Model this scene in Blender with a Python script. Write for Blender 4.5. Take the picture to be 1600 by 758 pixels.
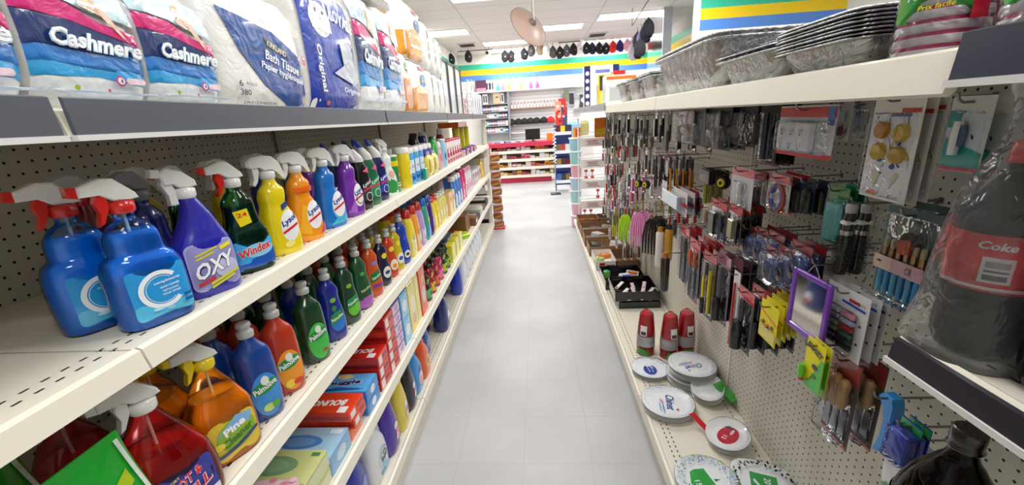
import bpy, math, random
from mathutils import Vector, Matrix
random.seed(7)
for o in list(bpy.data.objects): bpy.data.objects.remove(o)
SC = bpy.context.scene
COL = SC.collection
# ------------------------------------------------------------------ camera, light, exposure
FPX, YAW, PITCH, ROLL = 639.03, 0.0749, 0.2952, -0.0628
CAM = Vector((0, 0, 1.5))
_cy, _sy = math.cos(YAW), math.sin(YAW)
FW = Vector((-_sy*math.cos(PITCH), _cy*math.cos(PITCH), -math.sin(PITCH)))
_r = Vector((_cy, _sy, 0)); _u = _r.cross(FW)
_c, _s = math.cos(ROLL), math.sin(ROLL)
RT = _c*_r + _s*_u; UP = -_s*_r + _c*_u
cd = bpy.data.cameras.new('camera'); cam = bpy.data.objects.new('camera', cd); COL.objects.link(cam)
cd.sensor_width = 36; cd.lens = FPX/1600*36; cd.clip_start = .02; cd.clip_end = 100
cam.matrix_world = Matrix(((RT.x, UP.x, -FW.x, CAM.x), (RT.y, UP.y, -FW.y, CAM.y), (RT.z, UP.z, -FW.z, CAM.z), (0, 0, 0, 1)))
SC.camera = cam
SC.view_settings.view_transform = 'Standard'; SC.view_settings.look = 'None'
SC.view_settings.gamma = 1; SC.view_settings.use_curve_mapping = False
SC.view_settings.exposure = 0.5
LIGHT = 21.0       # watts per ceiling fixture
wd = bpy.data.worlds.new('world'); SC.world = wd; wd.use_nodes = True
wd.node_tree.nodes['Background'].inputs[0].default_value = (.9, .95, 1, 1)
wd.node_tree.nodes['Background'].inputs[1].default_value = .35
CZ = 3.2
# ceiling fixtures: (x0, y0) of 1.18 x 0.56 troffers; their area lights sit at the diffusers
FIX = [(-1.18, 6.28, 0), (-2.45, 8.65, 0), (-1.18, 10.25, 0), (-.16, 8.95, 0), (1.22, 8.35, 0), (1.22, 11.0, 0), (-1.18, 11.35, 0),
       (1.22, 5.6, 0), (-.3, 3.6, 1), (1.25, 3.2, 1), (-1.7, 3.9, 1), (-.9, 1.5, 1), (.55, 1.0, 1), (-.5, -.9, 1), (.9, -1.2, 1)]
for i, (fx, fy, hid) in enumerate(FIX):
    ld = bpy.data.lights.new('troffer_light', 'AREA'); ld.shape = 'RECTANGLE'; ld.size = 1.1; ld.size_y = .48
    ld.energy = LIGHT*(1.15 if fy > 5 else (1.05 if fy > 2 else .78)); ld.color = (1, .985, .96)
    lo = bpy.data.objects.new('troffer_light', ld); COL.objects.link(lo); lo.location = (fx+.59, fy+.28, CZ-.02)

# ------------------------------------------------------------------ pixel -> place
def ray(px, py): return FW + RT*((px-800)/FPX) - UP*((py-379)/FPX)
def hx(px, py, X):
    d = ray(px, py); return CAM + d*(X/d.x)
def hy(px, py, Y):
    d = ray(px, py); return CAM + d*(Y/d.y)
def hz(px, py, Z):
    d = ray(px, py); return CAM + d*((Z-1.5)/d.z)
# ------------------------------------------------------------------ colours and materials
def lin(c): return c/12.92 if c <= .04045 else ((c+.055)/1.055)**2.4
def hexc(h):
    h = h.lstrip('#'); return tuple(lin(int(h[i:i+2], 16)/255) for i in (0, 2, 4)) + (1,)
_M = {}
def mat(color, rough=.4, kind='plastic', **k):
    key = (color, rough, kind, tuple(sorted(k.items())))
    if key in _M: return _M[key]
    m = bpy.data.materials.new(kind); m.use_nodes = True; nt = m.node_tree; N = nt.nodes; Lk = nt.links
    b = N['Principled BSDF']; b.inputs['Base Color'].default_value = hexc(color); b.inputs['Roughness'].default_value = rough
    m.diffuse_color = hexc(color)
    def bump(scale, strength, detail=2, dist=.002, typ='noise'):
        tc = N.new('ShaderNodeTexCoord'); t = N.new('ShaderNodeTexNoise'); t.inputs['Scale'].default_value = scale
        t.inputs['Detail'].default_value = detail; t.inputs['Distortion'].default_value = k.get('dist', 1.0)
        bp = N.new('ShaderNodeBump'); bp.inputs['Strength'].default_value = strength; bp.inputs['Distance'].default_value = dist
        Lk.new(tc.outputs['Object'], t.inputs['Vector']); Lk.new(t.outputs['Fac'], bp.inputs['Height']); Lk.new(bp.outputs['Normal'], b.inputs['Normal'])
        return t
    if kind == 'metal': b.inputs['Metallic'].default_value = 1
    elif kind == 'foil': b.inputs['Metallic'].default_value = 1; bump(30, 1.0, 3, .008)
    elif kind == 'cola': b.inputs['Specular IOR Level'].default_value = .22
    elif kind == 'gloss': b.inputs['Coat Weight'].default_value = .6; b.inputs['Coat Roughness'].default_value = .05
    elif kind == 'wrap':
        b.inputs['Coat Weight'].default_value = 1; b.inputs['Coat Roughness'].default_value = .07
        t = bump(14, .55, 3, .012); t.inputs['Distortion'].default_value = 1.6
    elif kind == 'card': bump(6, .1, 1, .003)
    elif kind == 'emit':
        b.inputs['Emission Color'].default_value = hexc(color); b.inputs['Emission Strength'].default_value = k.get('e', 1)
    elif kind in ('film', 'shell'):
        N.remove(b); out = N['Material Output']
        tr = N.new('ShaderNodeBsdfTransparent'); tr.inputs[0].default_value = hexc(color)
        gl = N.new('ShaderNodeBsdfGlossy'); gl.inputs['Roughness'].default_value = rough; gl.inputs[0].default_value = (1, 1, 1, 1)
        lw = N.new('ShaderNodeLayerWeight'); lw.inputs[0].default_value = k.get('blend', .25)
        mx = N.new('ShaderNodeMixShader'); Lk.new(lw.outputs['Fresnel'], mx.inputs[0]); Lk.new(tr.outputs[0], mx.inputs[1]); Lk.new(gl.outputs[0], mx.inputs[2])
        last = mx
        if k.get('haze', 0):
            df = N.new('ShaderNodeBsdfDiffuse'); df.inputs[0].default_value = (.8, .82, .84, 1); m2 = N.new('ShaderNodeMixShader'); m2.inputs[0].default_value = k['haze']
            Lk.new(mx.outputs[0], m2.inputs[1]); Lk.new(df.outputs[0], m2.inputs[2]); last = m2
        Lk.new(last.outputs[0], out.inputs['Surface'])
        if kind == 'film':
            tc = N.new('ShaderNodeTexCoord'); t = N.new('ShaderNodeTexNoise'); t.inputs['Scale'].default_value = 22; t.inputs['Distortion'].default_value = 1.5
            bp = N.new('ShaderNodeBump'); bp.inputs['Strength'].default_value = .8; bp.inputs['Distance'].default_value = .01
            Lk.new(tc.outputs['Object'], t.inputs['Vector']); Lk.new(t.outputs['Fac'], bp.inputs['Height'])
            Lk.new(bp.outputs['Normal'], gl.inputs['Normal']); Lk.new(bp.outputs['Normal'], lw.inputs['Normal'])
    elif kind == 'peg':       # holes one inch apart, u along object Y, v along object Z
        tc = N.new('ShaderNodeTexCoord'); sp = N.new('ShaderNodeSeparateXYZ'); Lk.new(tc.outputs['Object'], sp.inputs[0])
        sq = []
        for ax in ('Y', 'Z'):
            a = N.new('ShaderNodeMath'); a.operation = 'WRAP'; a.inputs[1].default_value = .0127; a.inputs[2].default_value = -.0127; Lk.new(sp.outputs[ax], a.inputs[0])
            c = N.new('ShaderNodeMath'); c.operation = 'POWER'; c.inputs[1].default_value = 2
            ab = N.new('ShaderNodeMath'); ab.operation = 'ABSOLUTE'; Lk.new(a.outputs[0], ab.inputs[0]); Lk.new(ab.outputs[0], c.inputs[0]); sq.append(c)
        s = N.new('ShaderNodeMath'); s.operation = 'ADD'; Lk.new(sq[0].outputs[0], s.inputs[0]); Lk.new(sq[1].outputs[0], s.inputs[1])
        l = N.new('ShaderNodeMath'); l.operation = 'LESS_THAN'; l.inputs[1].default_value = .0031**2; Lk.new(s.outputs[0], l.inputs[0])
        mx = N.new('ShaderNodeMixRGB'); Lk.new(l.outputs[0], mx.inputs[0]); mx.inputs[1].default_value = hexc(color); mx.inputs[2].default_value = hexc('#1c1814')
        Lk.new(mx.outputs[0], b.inputs['Base Color'])
    elif kind == 'deck':      # enamel shelf with two rows of punched slots near the lip; object x=0 at the lip, +x to the back
        tc = N.new('ShaderNodeTexCoord'); sp = N.new('ShaderNodeSeparateXYZ'); Lk.new(tc.outputs['Object'], sp.inputs[0])
        def op(o, a, bb=None, c=None):
            n = N.new('ShaderNodeMath'); n.operation = o
            for i, v in enumerate((a, bb, c)):
                if v is None: continue
                if isinstance(v, (int, float)): n.inputs[i].default_value = v
                else: Lk.new(v, n.inputs[i])
            return n.outputs[0]
        w = op('ABSOLUTE', op('WRAP', sp.outputs['Y'], .0127, -.0127)); iny = op('LESS_THAN', w, .0058)
        ax = op('ABSOLUTE', sp.outputs['X'])
        r1 = op('LESS_THAN', op('ABSOLUTE', op('SUBTRACT', ax, .052)), .0024); r2 = op('LESS_THAN', op('ABSOLUTE', op('SUBTRACT', ax, .075)), .0024)
        l = op('MULTIPLY', iny, op('MAXIMUM', r1, r2))
        if k.get('back'):
            r3 = op('LESS_THAN', op('ABSOLUTE', op('SUBTRACT', ax, .385)), .0024); l = op('MAXIMUM', l, op('MULTIPLY', iny, r3))
        mx = N.new('ShaderNodeMixRGB'); Lk.new(l, mx.inputs[0]); mx.inputs[1].default_value = hexc(color); mx.inputs[2].default_value = hexc('#2a2620')
        Lk.new(mx.outputs[0], b.inputs['Base Color'])
    elif kind == 'floor':
        tc = N.new('ShaderNodeTexCoord'); sp = N.new('ShaderNodeSeparateXYZ'); Lk.new(tc.outputs['Object'], sp.inputs[0])
        ls = []
        for ax, off in (('X', .12), ('Y', .05)):
            ad = N.new('ShaderNodeMath'); ad.inputs[1].default_value = off; Lk.new(sp.outputs[ax], ad.inputs[0])
            a = N.new('ShaderNodeMath'); a.operation = 'WRAP'; a.inputs[1].default_value = .1525; a.inputs[2].default_value = -.1525; Lk.new(ad.outputs[0], a.inputs[0])
            ab = N.new('ShaderNodeMath'); ab.operation = 'ABSOLUTE'; Lk.new(a.outputs[0], ab.inputs[0])
            l = N.new('ShaderNodeMath'); l.operation = 'LESS_THAN'; l.inputs[1].default_value = .0011; Lk.new(ab.outputs[0], l.inputs[0]); ls.append(l)
        mxl = N.new('ShaderNodeMath'); mxl.operation = 'MAXIMUM'; Lk.new(ls[0].outputs[0], mxl.inputs[0]); Lk.new(ls[1].outputs[0], mxl.inputs[1])
        n1 = N.new('ShaderNodeTexNoise'); n1.inputs['Scale'].default_value = 1.6; n1.inputs['Detail'].default_value = 6; Lk.new(tc.outputs['Object'], n1.inputs['Vector'])
        cr = N.new('ShaderNodeValToRGB'); Lk.new(n1.outputs['Fac'], cr.inputs[0])
        cr.color_ramp.elements[0].position = .3; cr.color_ramp.elements[0].color = hexc('#adaeb0'); cr.color_ramp.elements[1].position = .7; cr.color_ramp.elements[1].color = hexc('#c3c4c6')
        n2 = N.new('ShaderNodeTexNoise'); n2.inputs['Scale'].default_value = 9; n2.inputs['Detail'].default_value = 8; n2.inputs['Roughness'].default_value = .8; Lk.new(tc.outputs['Object'], n2.inputs['Vector'])
        c2 = N.new('ShaderNodeValToRGB'); Lk.new(n2.outputs['Fac'], c2.inputs[0]); c2.color_ramp.elements[0].position = .27; c2.color_ramp.elements[0].color = (.3, .3, .3, 1); c2.color_ramp.elements[1].position = .33; c2.color_ramp.elements[1].color = (1, 1, 1, 1)
        m1 = N.new('ShaderNodeMixRGB'); m1.blend_type = 'MULTIPLY'; m1.inputs[0].default_value = .7; Lk.new(cr.outputs[0], m1.inputs[1]); Lk.new(c2.outputs[0], m1.inputs[2])
        m2 = N.new('ShaderNodeMixRGB'); Lk.new(mxl.outputs[0], m2.inputs[0]); Lk.new(m1.outputs[0], m2.inputs[1]); m2.inputs[2].default_value = hexc('#a6a7a9')
        Lk.new(m2.outputs[0], b.inputs['Base Color'])
        bump(60, .05, 2, .001)
    elif kind in ('ceil', 'slat'):
        tc = N.new('ShaderNodeTexCoord'); sp = N.new('ShaderNodeSeparateXYZ'); Lk.new(tc.outputs['Object'], sp.inputs[0])
        ls = []
        for ax, hp, w in ((('X', .6, .009), ('Y', .3, .009)) if kind == 'ceil' else (('Z', .045, .006),)):
            a = N.new('ShaderNodeMath'); a.operation = 'WRAP'; a.inputs[1].default_value = hp; a.inputs[2].default_value = -hp; Lk.new(sp.outputs[ax], a.inputs[0])
            ab = N.new('ShaderNodeMath'); ab.operation = 'ABSOLUTE'; Lk.new(a.outputs[0], ab.inputs[0])
            l = N.new('ShaderNodeMath'); l.operation = 'LESS_THAN'; l.inputs[1].default_value = w; Lk.new(ab.outputs[0], l.inputs[0]); ls.append(l)
        o_ = ls[0].outputs[0]
        if len(ls) > 1:
            q = N.new('ShaderNodeMath'); q.operation = 'MAXIMUM'; Lk.new(ls[0].outputs[0], q.inputs[0]); Lk.new(ls[1].outputs[0], q.inputs[1]); o_ = q.outputs[0]
        mx = N.new('ShaderNodeMixRGB'); Lk.new(o_, mx.inputs[0]); mx.inputs[1].default_value = hexc(color); mx.inputs[2].default_value = hexc(k.get('line', '#b5aeaa'))
        Lk.new(mx.outputs[0], b.inputs['Base Color'])
    _M[key] = m
    return m
def P(c, r=.35): return mat(c, r)
def G(c, r=.22): return mat(c, r, 'gloss')
def W(c): return mat(c, .3, 'wrap')
def K(c): return mat(c, .55, 'card')
CREAM = '#e4dfd0'; CHROME = ('#b4b4b4', .25, 'metal')
FILM = lambda: mat('#fafcff', .12, 'film', blend=.2)
# ------------------------------------------------------------------ mesh builder
class MB:
    def __init__(s): s.v = []; s.f = []; s.m = []; s.sm = []; s.mats = []
    def mi(s, m):
        if m not in s.mats: s.mats.append(m)
        return s.mats.index(m)
    def add(s, vs, fs, m, smooth=False):
        o = len(s.v); s.v += [tuple(v) for v in vs]; i = s.mi(m)
        for f in fs: s.f.append(tuple(o+a for a in f)); s.m.append(i); s.sm.append(smooth)
        return s
    def box(s, x0, x1, y0, y1, z0, z1, m, ch=0):
        if ch <= 0:
            vs = [(x, y, z) for z in (z0, z1) for y in (y0, y1) for x in (x0, x1)]
            return s.add(vs, [(0, 2, 3, 1), (4, 5, 7, 6), (0, 1, 5, 4), (2, 6, 7, 3), (0, 4, 6, 2), (1, 3, 7, 5)], m)
        ch = min(ch, (x1-x0)*.45, (y1-y0)*.45, (z1-z0)*.45)
        def ring(z, c): return [(x0+c, y0, z), (x1-c, y0, z), (x1, y0+c, z), (x1, y1-c, z), (x1-c, y1, z), (x0+c, y1, z), (x0, y1-c, z), (x0, y0+c, z)]
        def ins(z, c): return [(x0+c+c*.4, y0+c, z), (x1-c-c*.4, y0+c, z), (x1-c, y0+c+c*.4, z), (x1-c, y1-c-c*.4, z), (x1-c-c*.4, y1-c, z), (x0+c+c*.4, y1-c, z), (x0+c, y1-c-c*.4, z), (x0+c, y0+c+c*.4, z)]
        R = [ins(z0, ch), ring(z0+ch, ch), ring(z1-ch, ch), ins(z1, ch)]
        return s.rings(R, m, False)
    def rings(s, R, m, smooth=True, capb=True, capt=True, closed=True):
        n = len(R[0]); vs = [p for r in R for p in r]; fs = []
        for i in range(len(R)-1):
            for j in range(n if closed else n-1):
                k = (j+1) % n; fs.append((i*n+j, i*n+k, (i+1)*n+k, (i+1)*n+j))
        s.add(vs, fs, m, smooth)
        if capb: s.add(R[0], [tuple(range(n))[::-1]], m)
        if capt: s.add(R[-1], [tuple(range(n))], m)
        return s
    def loft(s, prof, m, n=24, capb=True, capt=True, smooth=True):
        R = []
        for p in prof: R.append(ering(p, n))
        return s.rings(R, m, smooth, capb, capt)
    def tube(s, pts, r, m, n=8, caps=True):
        pts = [Vector(p) for p in pts]; R = []; rr = r if isinstance(r, (list, tuple)) else [r]*len(pts)
        ref = None
        for i, p in enumerate(pts):
            t = (pts[min(i+1, len(pts)-1)] - pts[max(i-1, 0)]).normalized()
            if ref is None: ref = Vector((0, 0, 1)) if abs(t.z) < .9 else Vector((1, 0, 0))
            a = t.cross(ref).normalized(); b = a.cross(t).normalized(); ref = b
            R.append([tuple(p + (a*math.cos(q*2*math.pi/n) + b*math.sin(q*2*math.pi/n))*rr[i]) for q in range(n)])
        return s.rings(R, m, True, caps, caps)
    def prism(s, poly, ax, a0, a1, m, bev=0):
        """outline extruded along an axis ('x': poly is (y,z); 'y': (x,z); 'z': (x,y))"""
        def P3(p, a): return {'x': (a, p[0], p[1]), 'y': (p[0], a, p[1]), 'z': (p[0], p[1], a)}[ax]
        n = len(poly)
        if bev:
            cx = sum(p[0] for p in poly)/n; cy = sum(p[1] for p in poly)/n
            def sh(p):
                d = math.hypot(p[0]-cx, p[1]-cy) or 1; f = max(0, 1-bev/d); return (cx+(p[0]-cx)*f, cy+(p[1]-cy)*f)
            ins = [sh(p) for p in poly]
            R = [[P3(p, a0) for p in ins], [P3(p, a0+bev) for p in poly], [P3(p, a1-bev) for p in poly], [P3(p, a1) for p in ins]]
        else: R = [[P3(p, a0) for p in poly], [P3(p, a1) for p in poly]]
        return s.rings(R, m, False)
    def build(s, name, parent=None):
        me = bpy.data.meshes.new(name); me.from_pydata(s.v, [], s.f)
        for m in s.mats: me.materials.append(m)
        me.polygons.foreach_set('material_index', s.m); me.polygons.foreach_set('use_smooth', s.sm); me.update()
        o = bpy.data.objects.new(name, me); COL.objects.link(o)
        if parent is not None: o.parent = parent
        return o
def ering(p, n):
    """p = (z, half width y, half depth x, centre y, centre x, exponent)"""
    z, ry, rx = p[:3]; cy = p[3] if len(p) > 3 else 0; cx = p[4] if len(p) > 4 else 0; e = p[5] if len(p) > 5 else 2
    out = []
    for i in range(n):
        t = 2*math.pi*i/n + math.pi/n; c, s_ = math.cos(t), math.sin(t)
        out.append((cx + rx*math.copysign(abs(c)**(2/e), c), cy + ry*math.copysign(abs(s_)**(2/e), s_), z))
    return out
def full(p): return tuple(p) + ((0, 0, 2)[len(p)-3:] if len(p) < 6 else ())
def smooth(prof, k=3):
    P_ = [full(p) for p in prof]; out = []
    for i in range(len(P_)-1):
        a, b, c, d = P_[max(i-1, 0)], P_[i], P_[i+1], P_[min(i+2, len(P_)-1)]
        for j in range(k):
            t = j/k; row = []
            for q in range(6):
                row.append(.5*((2*b[q]) + (-a[q]+c[q])*t + (2*a[q]-5*b[q]+4*c[q]-d[q])*t*t + (-a[q]+3*b[q]-3*c[q]+d[q])*t**3))
            row[0] = b[0]+(c[0]-b[0])*t
            row[1] = max(row[1], 1e-4); row[2] = max(row[2], 1e-4); out.append(tuple(row))
    out.append(P_[-1]); return out
def front_of(prof):
    P_ = [full(p) for p in prof]
    def f(u, v, eps):
        z = min(max(v, P_[0][0]), P_[-1][0]); i = 0
        while i < len(P_)-2 and P_[i+1][0] < z: i += 1
        a, b = P_[i], P_[i+1]; t = (z-a[0])/max(b[0]-a[0], 1e-6)
        q = [a[k]+(b[k]-a[k])*t for k in range(6)]
        w = min(abs((u-q[3])/q[1]), .985)
        x = q[4] + q[2]*(1-w**q[5])**(1/q[5])
        yy = q[3] + math.copysign(w*q[1], u-q[3])
        k = 1/(q[1] or 1)
        return (x+eps*(1+1.5*w**4), yy + eps*math.copysign(w*w, u), v)
    return f
def plane(o, du, dv, nn):
    o, du, dv, nn = Vector(o), Vector(du), Vector(dv), Vector(nn)
    return lambda u, v, e: tuple(o + du*u + dv*v + nn*e)
def fx(X): return plane((X, 0, 0), (0, 1, 0), (0, 0, 1), (1, 0, 0))          # face looking along +x
_T = {}
def textmesh(s, bold):
    if (s, bold) in _T: return _T[(s, bold)]
    c = bpy.data.curves.new('t', 'FONT'); c.body = s; c.size = 1; c.resolution_u = 2; c.align_x = 'CENTER'; c.offset = bold; c.space_line = .85
    o = bpy.data.objects.new('t', c); COL.objects.link(o)
    me = bpy.data.meshes.new_from_object(o.evaluated_get(bpy.context.evaluated_depsgraph_get()))
    vs = [(v.co.x, v.co.y) for v in me.vertices]; fs = [tuple(p.vertices) for p in me.polygons]
    bpy.data.objects.remove(o); bpy.data.curves.remove(c); bpy.data.meshes.remove(me)
    x0 = min(v[0] for v in vs); x1 = max(v[0] for v in vs); y0 = min(v[1] for v in vs); y1 = max(v[1] for v in vs)
    vs = [((v[0]-(x0+x1)/2)/(x1-x0), (v[1]-(y0+y1)/2)/(y1-y0)) for v in vs]
    _T[(s, bold)] = (vs, fs); return _T[(s, bold)]
def art(mb, S, spec, mf=G, nr=4, nb=28, e0=.0005, de=.00035):
    """printed artwork laid on surface S; spec entries are shapes, first lowest"""
    e = e0
    for a in spec:
        k = a[0]; e += de
        if k == 't':
            _, s, u, v, w, h, c = a[:7]; rot = math.radians(a[7]) if len(a) > 7 else 0; sh = a[8] if len(a) > 8 else 0; bo = a[9] if len(a) > 9 else .012
            vs, fs = textmesh(s, bo); cr, sr = math.cos(rot), math.sin(rot); out = []
            for (x, y) in vs:
                X_ = x*w + y*h*sh; Y_ = y*h; out.append(S(u+X_*cr-Y_*sr, v+X_*sr+Y_*cr, e+.0003))
            mb.add(out, fs, mf(c)); continue
        if k == 'r':
            _, u0, v0, u1, v1, c = a[:6]; rad = a[6] if len(a) > 6 else 0
            rad = min(rad, (u1-u0)/2, (v1-v0)/2); B = []
            if rad:
                for (cu, cv, t0) in ((u1-rad, v0+rad, -90), (u1-rad, v1-rad, 0), (u0+rad, v1-rad, 90), (u0+rad, v0+rad, 180)):
                    for j in range(5): t = math.radians(t0+j*22.5); B.append((cu+rad*math.cos(t), cv+rad*math.sin(t)))
            else:
                q = 6
                for j in range(q): B.append((u0+(u1-u0)*j/q, v0))
                for j in range(q): B.append((u1, v0+(v1-v0)*j/q))
                for j in range(q): B.append((u1-(u1-u0)*j/q, v1))
                for j in range(q): B.append((u0, v1-(v1-v0)*j/q))
        elif k == 'e':
            _, u, v, ru, rv, c = a[:6]; ro = math.radians(a[6]) if len(a) > 6 else 0; B = []
            for j in range(nb):
                t = 2*math.pi*j/nb; x, y = ru*math.cos(t), rv*math.sin(t)
                B.append((u+x*math.cos(ro)-y*math.sin(ro), v+x*math.sin(ro)+y*math.cos(ro)))
        elif k == 'o':     # ring arc: u,v,r,thick,color,a0,a1
            _, u, v, r, th, c, a0, a1 = a; m_ = max(8, int(abs(a1-a0)/9)); vs = []
            for j in range(m_+1):
                t = math.radians(a0+(a1-a0)*j/m_)
                for rr in (r, r-th): vs.append(S(u+rr*math.cos(t), v+rr*math.sin(t), e))
            mb.add(vs, [(2*j, 2*j+1, 2*j+3, 2*j+2) for j in range(m_)], mf(c)); continue
        elif k == 'p':
            _, pts, c = a[:3]; B = []
            for j in range(len(pts)):
                p, q = pts[j], pts[(j+1) % len(pts)]
                for t in (0, .34, .67): B.append((p[0]+(q[0]-p[0])*t, p[1]+(q[1]-p[1])*t))
        cu = sum(b[0] for b in B)/len(B); cv = sum(b[1] for b in B)/len(B); n = len(B)
        vs = [S(cu, cv, e)]; fs = []
        for i in range(1, nr+1):
            for b in B: vs.append(S(cu+(b[0]-cu)*i/nr, cv+(b[1]-cv)*i/nr, e))
        for j in range(n): fs.append((0, 1+j, 1+(j+1) % n))
        for i in range(nr-1):
            for j in range(n): k2 = (j+1) % n; fs.append((1+i*n+j, 1+(i+1)*n+j, 1+(i+1)*n+k2, 1+i*n+k2))
        mb.add(vs, fs, mf(c), True)
    return mb
# ------------------------------------------------------------------ things
ALL = {}
def tag(o, label=None, cat=None, group=None, kind=None):
    if label: o['label'] = label
    if cat: o['category'] = cat
    if group: o['group'] = group
    if kind: o['kind'] = kind
    return o
def empty(name, loc=(0, 0, 0), rz=0):
    o = bpy.data.objects.new(name, None); COL.objects.link(o); o.location = loc; o.rotation_euler = (0, 0, rz); o.empty_display_size = .02; return o
KIDS = {}
def copy_tree(o, parent=None):
    c = o.copy(); COL.objects.link(c)
    if parent is not None: c.parent = parent
    for ch in KIDS.get(o.name, ()): copy_tree(ch, c)
    return c
_P = {}
def put(key, builder, loc, label, cat, group=None, rz=0, tilt=None, scale=None):
    """first use builds the thing, later uses copy it with all its parts"""
    if key in _P:
        o = copy_tree(_P[key])
    else:
        o = builder(); _P[key] = o
        ks = [k for k in bpy.data.objects if k.parent == o]; KIDS[o.name] = ks
        for k in ks: KIDS[k.name] = [g for g in bpy.data.objects if g.parent == k]
    o.location = loc; o.rotation_euler = (tilt[0] if tilt else 0, tilt[1] if tilt else 0, rz)
    if scale: o.scale = scale
    if 'group' in o.keys(): del o['group']
    return tag(o, label, cat, group)
ORD = ['frontmost', 'second', 'third', 'fourth', 'fifth', 'sixth', 'seventh', 'eighth', 'ninth', 'tenth', 'eleventh', 'twelfth', 'thirteenth', 'fourteenth', 'fifteenth', 'sixteenth', 'seventeenth', 'eighteenth', 'nineteenth', 'twentieth', 'twenty-first', 'twenty-second', 'twenty-third', 'twenty-fourth', 'twenty-fifth', 'twenty-sixth', 'twenty-seventh', 'twenty-eighth']
def struct(name, mb, parent=None): return tag(mb.build(name, parent), kind='structure')
# ================================================================== ROOM
BW = 12.1
m = MB(); m.box(-2.3, 4.6, -3.2, BW+.1, -.1, 0, mat('#bebfc1', .38, 'floor')); struct('floor', m)
m = MB(); m.box(-2.6, 4.8, -3.3, BW+.2, CZ, CZ+.1, mat('#d9d2ce', .8, 'ceil')); struct('ceiling', m)
wl = mat('#e9e7e2', .7)
def stripes(mb, S, u0, u1, zs):
    for (z0, z1, c) in zs: art(mb, S, [('r', u0, z0, u1, z1, c)], P, nr=1, e0=.002, de=0)
ZS = [(2.825, 2.96, '#3cc3a0'), (2.68, 2.825, '#f7d21c'), (2.54, 2.68, '#5a8fe0')]
m = MB(); m.box(-2.3, 4.6, BW, BW+.1, 0, CZ, wl)
stripes(m, plane((0, BW, 0), (1, 0, 0), (0, 0, 1), (0, -1, 0)), -2.1, 3.0, ZS); struct('wall_far', m)
m = MB(); m.box(-2.2, -2.1, -3.2, BW, 0, CZ, wl); stripes(m, plane((-2.1, 0, 0), (0, 1, 0), (0, 0, 1), (1, 0, 0)), 6, BW, ZS); struct('wall_left', m)
m = MB(); m.box(3.0, 3.1, 7.0, BW, 0, CZ, wl); stripes(m, plane((3.0, 0, 0), (0, -1, 0), (0, 0, 1), (-1, 0, 0)), -BW, -7.0, ZS)
m.box(4.5, 4.6, -3.2, 7.0, 0, CZ, wl); m.box(3.1, 4.5, 7.0, 7.1, 0, CZ, wl); struct('wall_right', m)
m = MB(); m.box(-2.2, 4.6, -3.3, -3.2, 0, CZ, wl); struct('wall_near', m)
# bulkhead with white panel doors and the same stripes
a = hy(1092, 86, 6.7); x0b = hy(1092, 60, 6.7).x
m = MB(); m.box(x0b, 4.5, 6.7, 7.0, 0, CZ, P('#f2f2f0', .4))
SB = plane((0, 6.7, 0), (1, 0, 0), (0, 0, 1), (0, -1, 0)); stripes(m, SB, x0b+.0, 4.4, ZS)
for q in (.1, 1.0, 1.9):
    for (z0, z1) in ((hy(1200, 78, 6.7).z-.04, 2.53), ):
        m.box(x0b+q, x0b+q+.86, 6.682, 6.7, 1.0, z1, P('#f7f7f5', .35), .006)
m.box(x0b+.16, x0b+.18, 6.66, 6.69, 2.2, 2.27, mat(*CHROME))
struct('trim_1', m)
# leaning mirror column by the bulkhead
r = MB(); r.box(2.33, 2.45, 8.25, 9.3, 0, CZ, mat('#e6e8ee', .12, 'metal')); r.box(2.32, 2.47, 8.22, 8.26, 0, CZ, P('#aab0b8', .3)); struct('trim_2', r)
# troffers
def troffer():
    r = empty('ceiling_light'); f = MB()
    for b in ((0, 1.18, 0, .03), (0, 1.18, .53, .56), (0, .03, .03, .53), (1.15, 1.18, .03, .53)): f.box(b[0], b[1], b[2], b[3], -.015, 0, P('#f4f4f2', .4))
    f.build('frame', r)
    d = MB(); d.box(.03, 1.15, .03, .53, -.008, 0, mat('#ffffff', .5, 'emit', e=2.2)); d.build('diffuser', r); return r
names = ['large troffer light nearest the hanging disc at the frame top', 'troffer light left above the paper towel packs', 'troffer light left of the hanging disc above the caps', 'troffer light partly behind the hanging disc', 'troffer light left of the mirrored column',
         'troffer light above the right end of the row of caps', 'farthest troffer light above the caps by the security camera', 'troffer light above the big foil roasting pan']
for i, (fx_, fy_, hid) in enumerate(FIX):
    put('troffer', troffer, (fx_, fy_, CZ), ('white ' + names[i]) if i < 8 else 'white ceiling troffer light above the near part of the aisle, out of frame', 'ceiling light', 'ceiling lights' )
def vent():
    r = empty('ceiling_vent'); f = MB(); f.box(0, .42, 0, .42, -.02, 0, P('#c9c4c0'), .004); f.build('frame', r)
    s_ = MB()
    for j in range(6): s_.box(.04, .38, .05+j*.06, .075+j*.06, -.03, -.018, P('#3a3634'))
    s_.build('slat', r); return r
put('vent', vent, (-1.75, 10.2, CZ), 'square air vent in ceiling above the left end of the caps', 'air vent')
put('vent', vent, (1.25, 10.15, CZ), 'square air vent in ceiling between the two right troffer lights', 'air vent')
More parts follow.
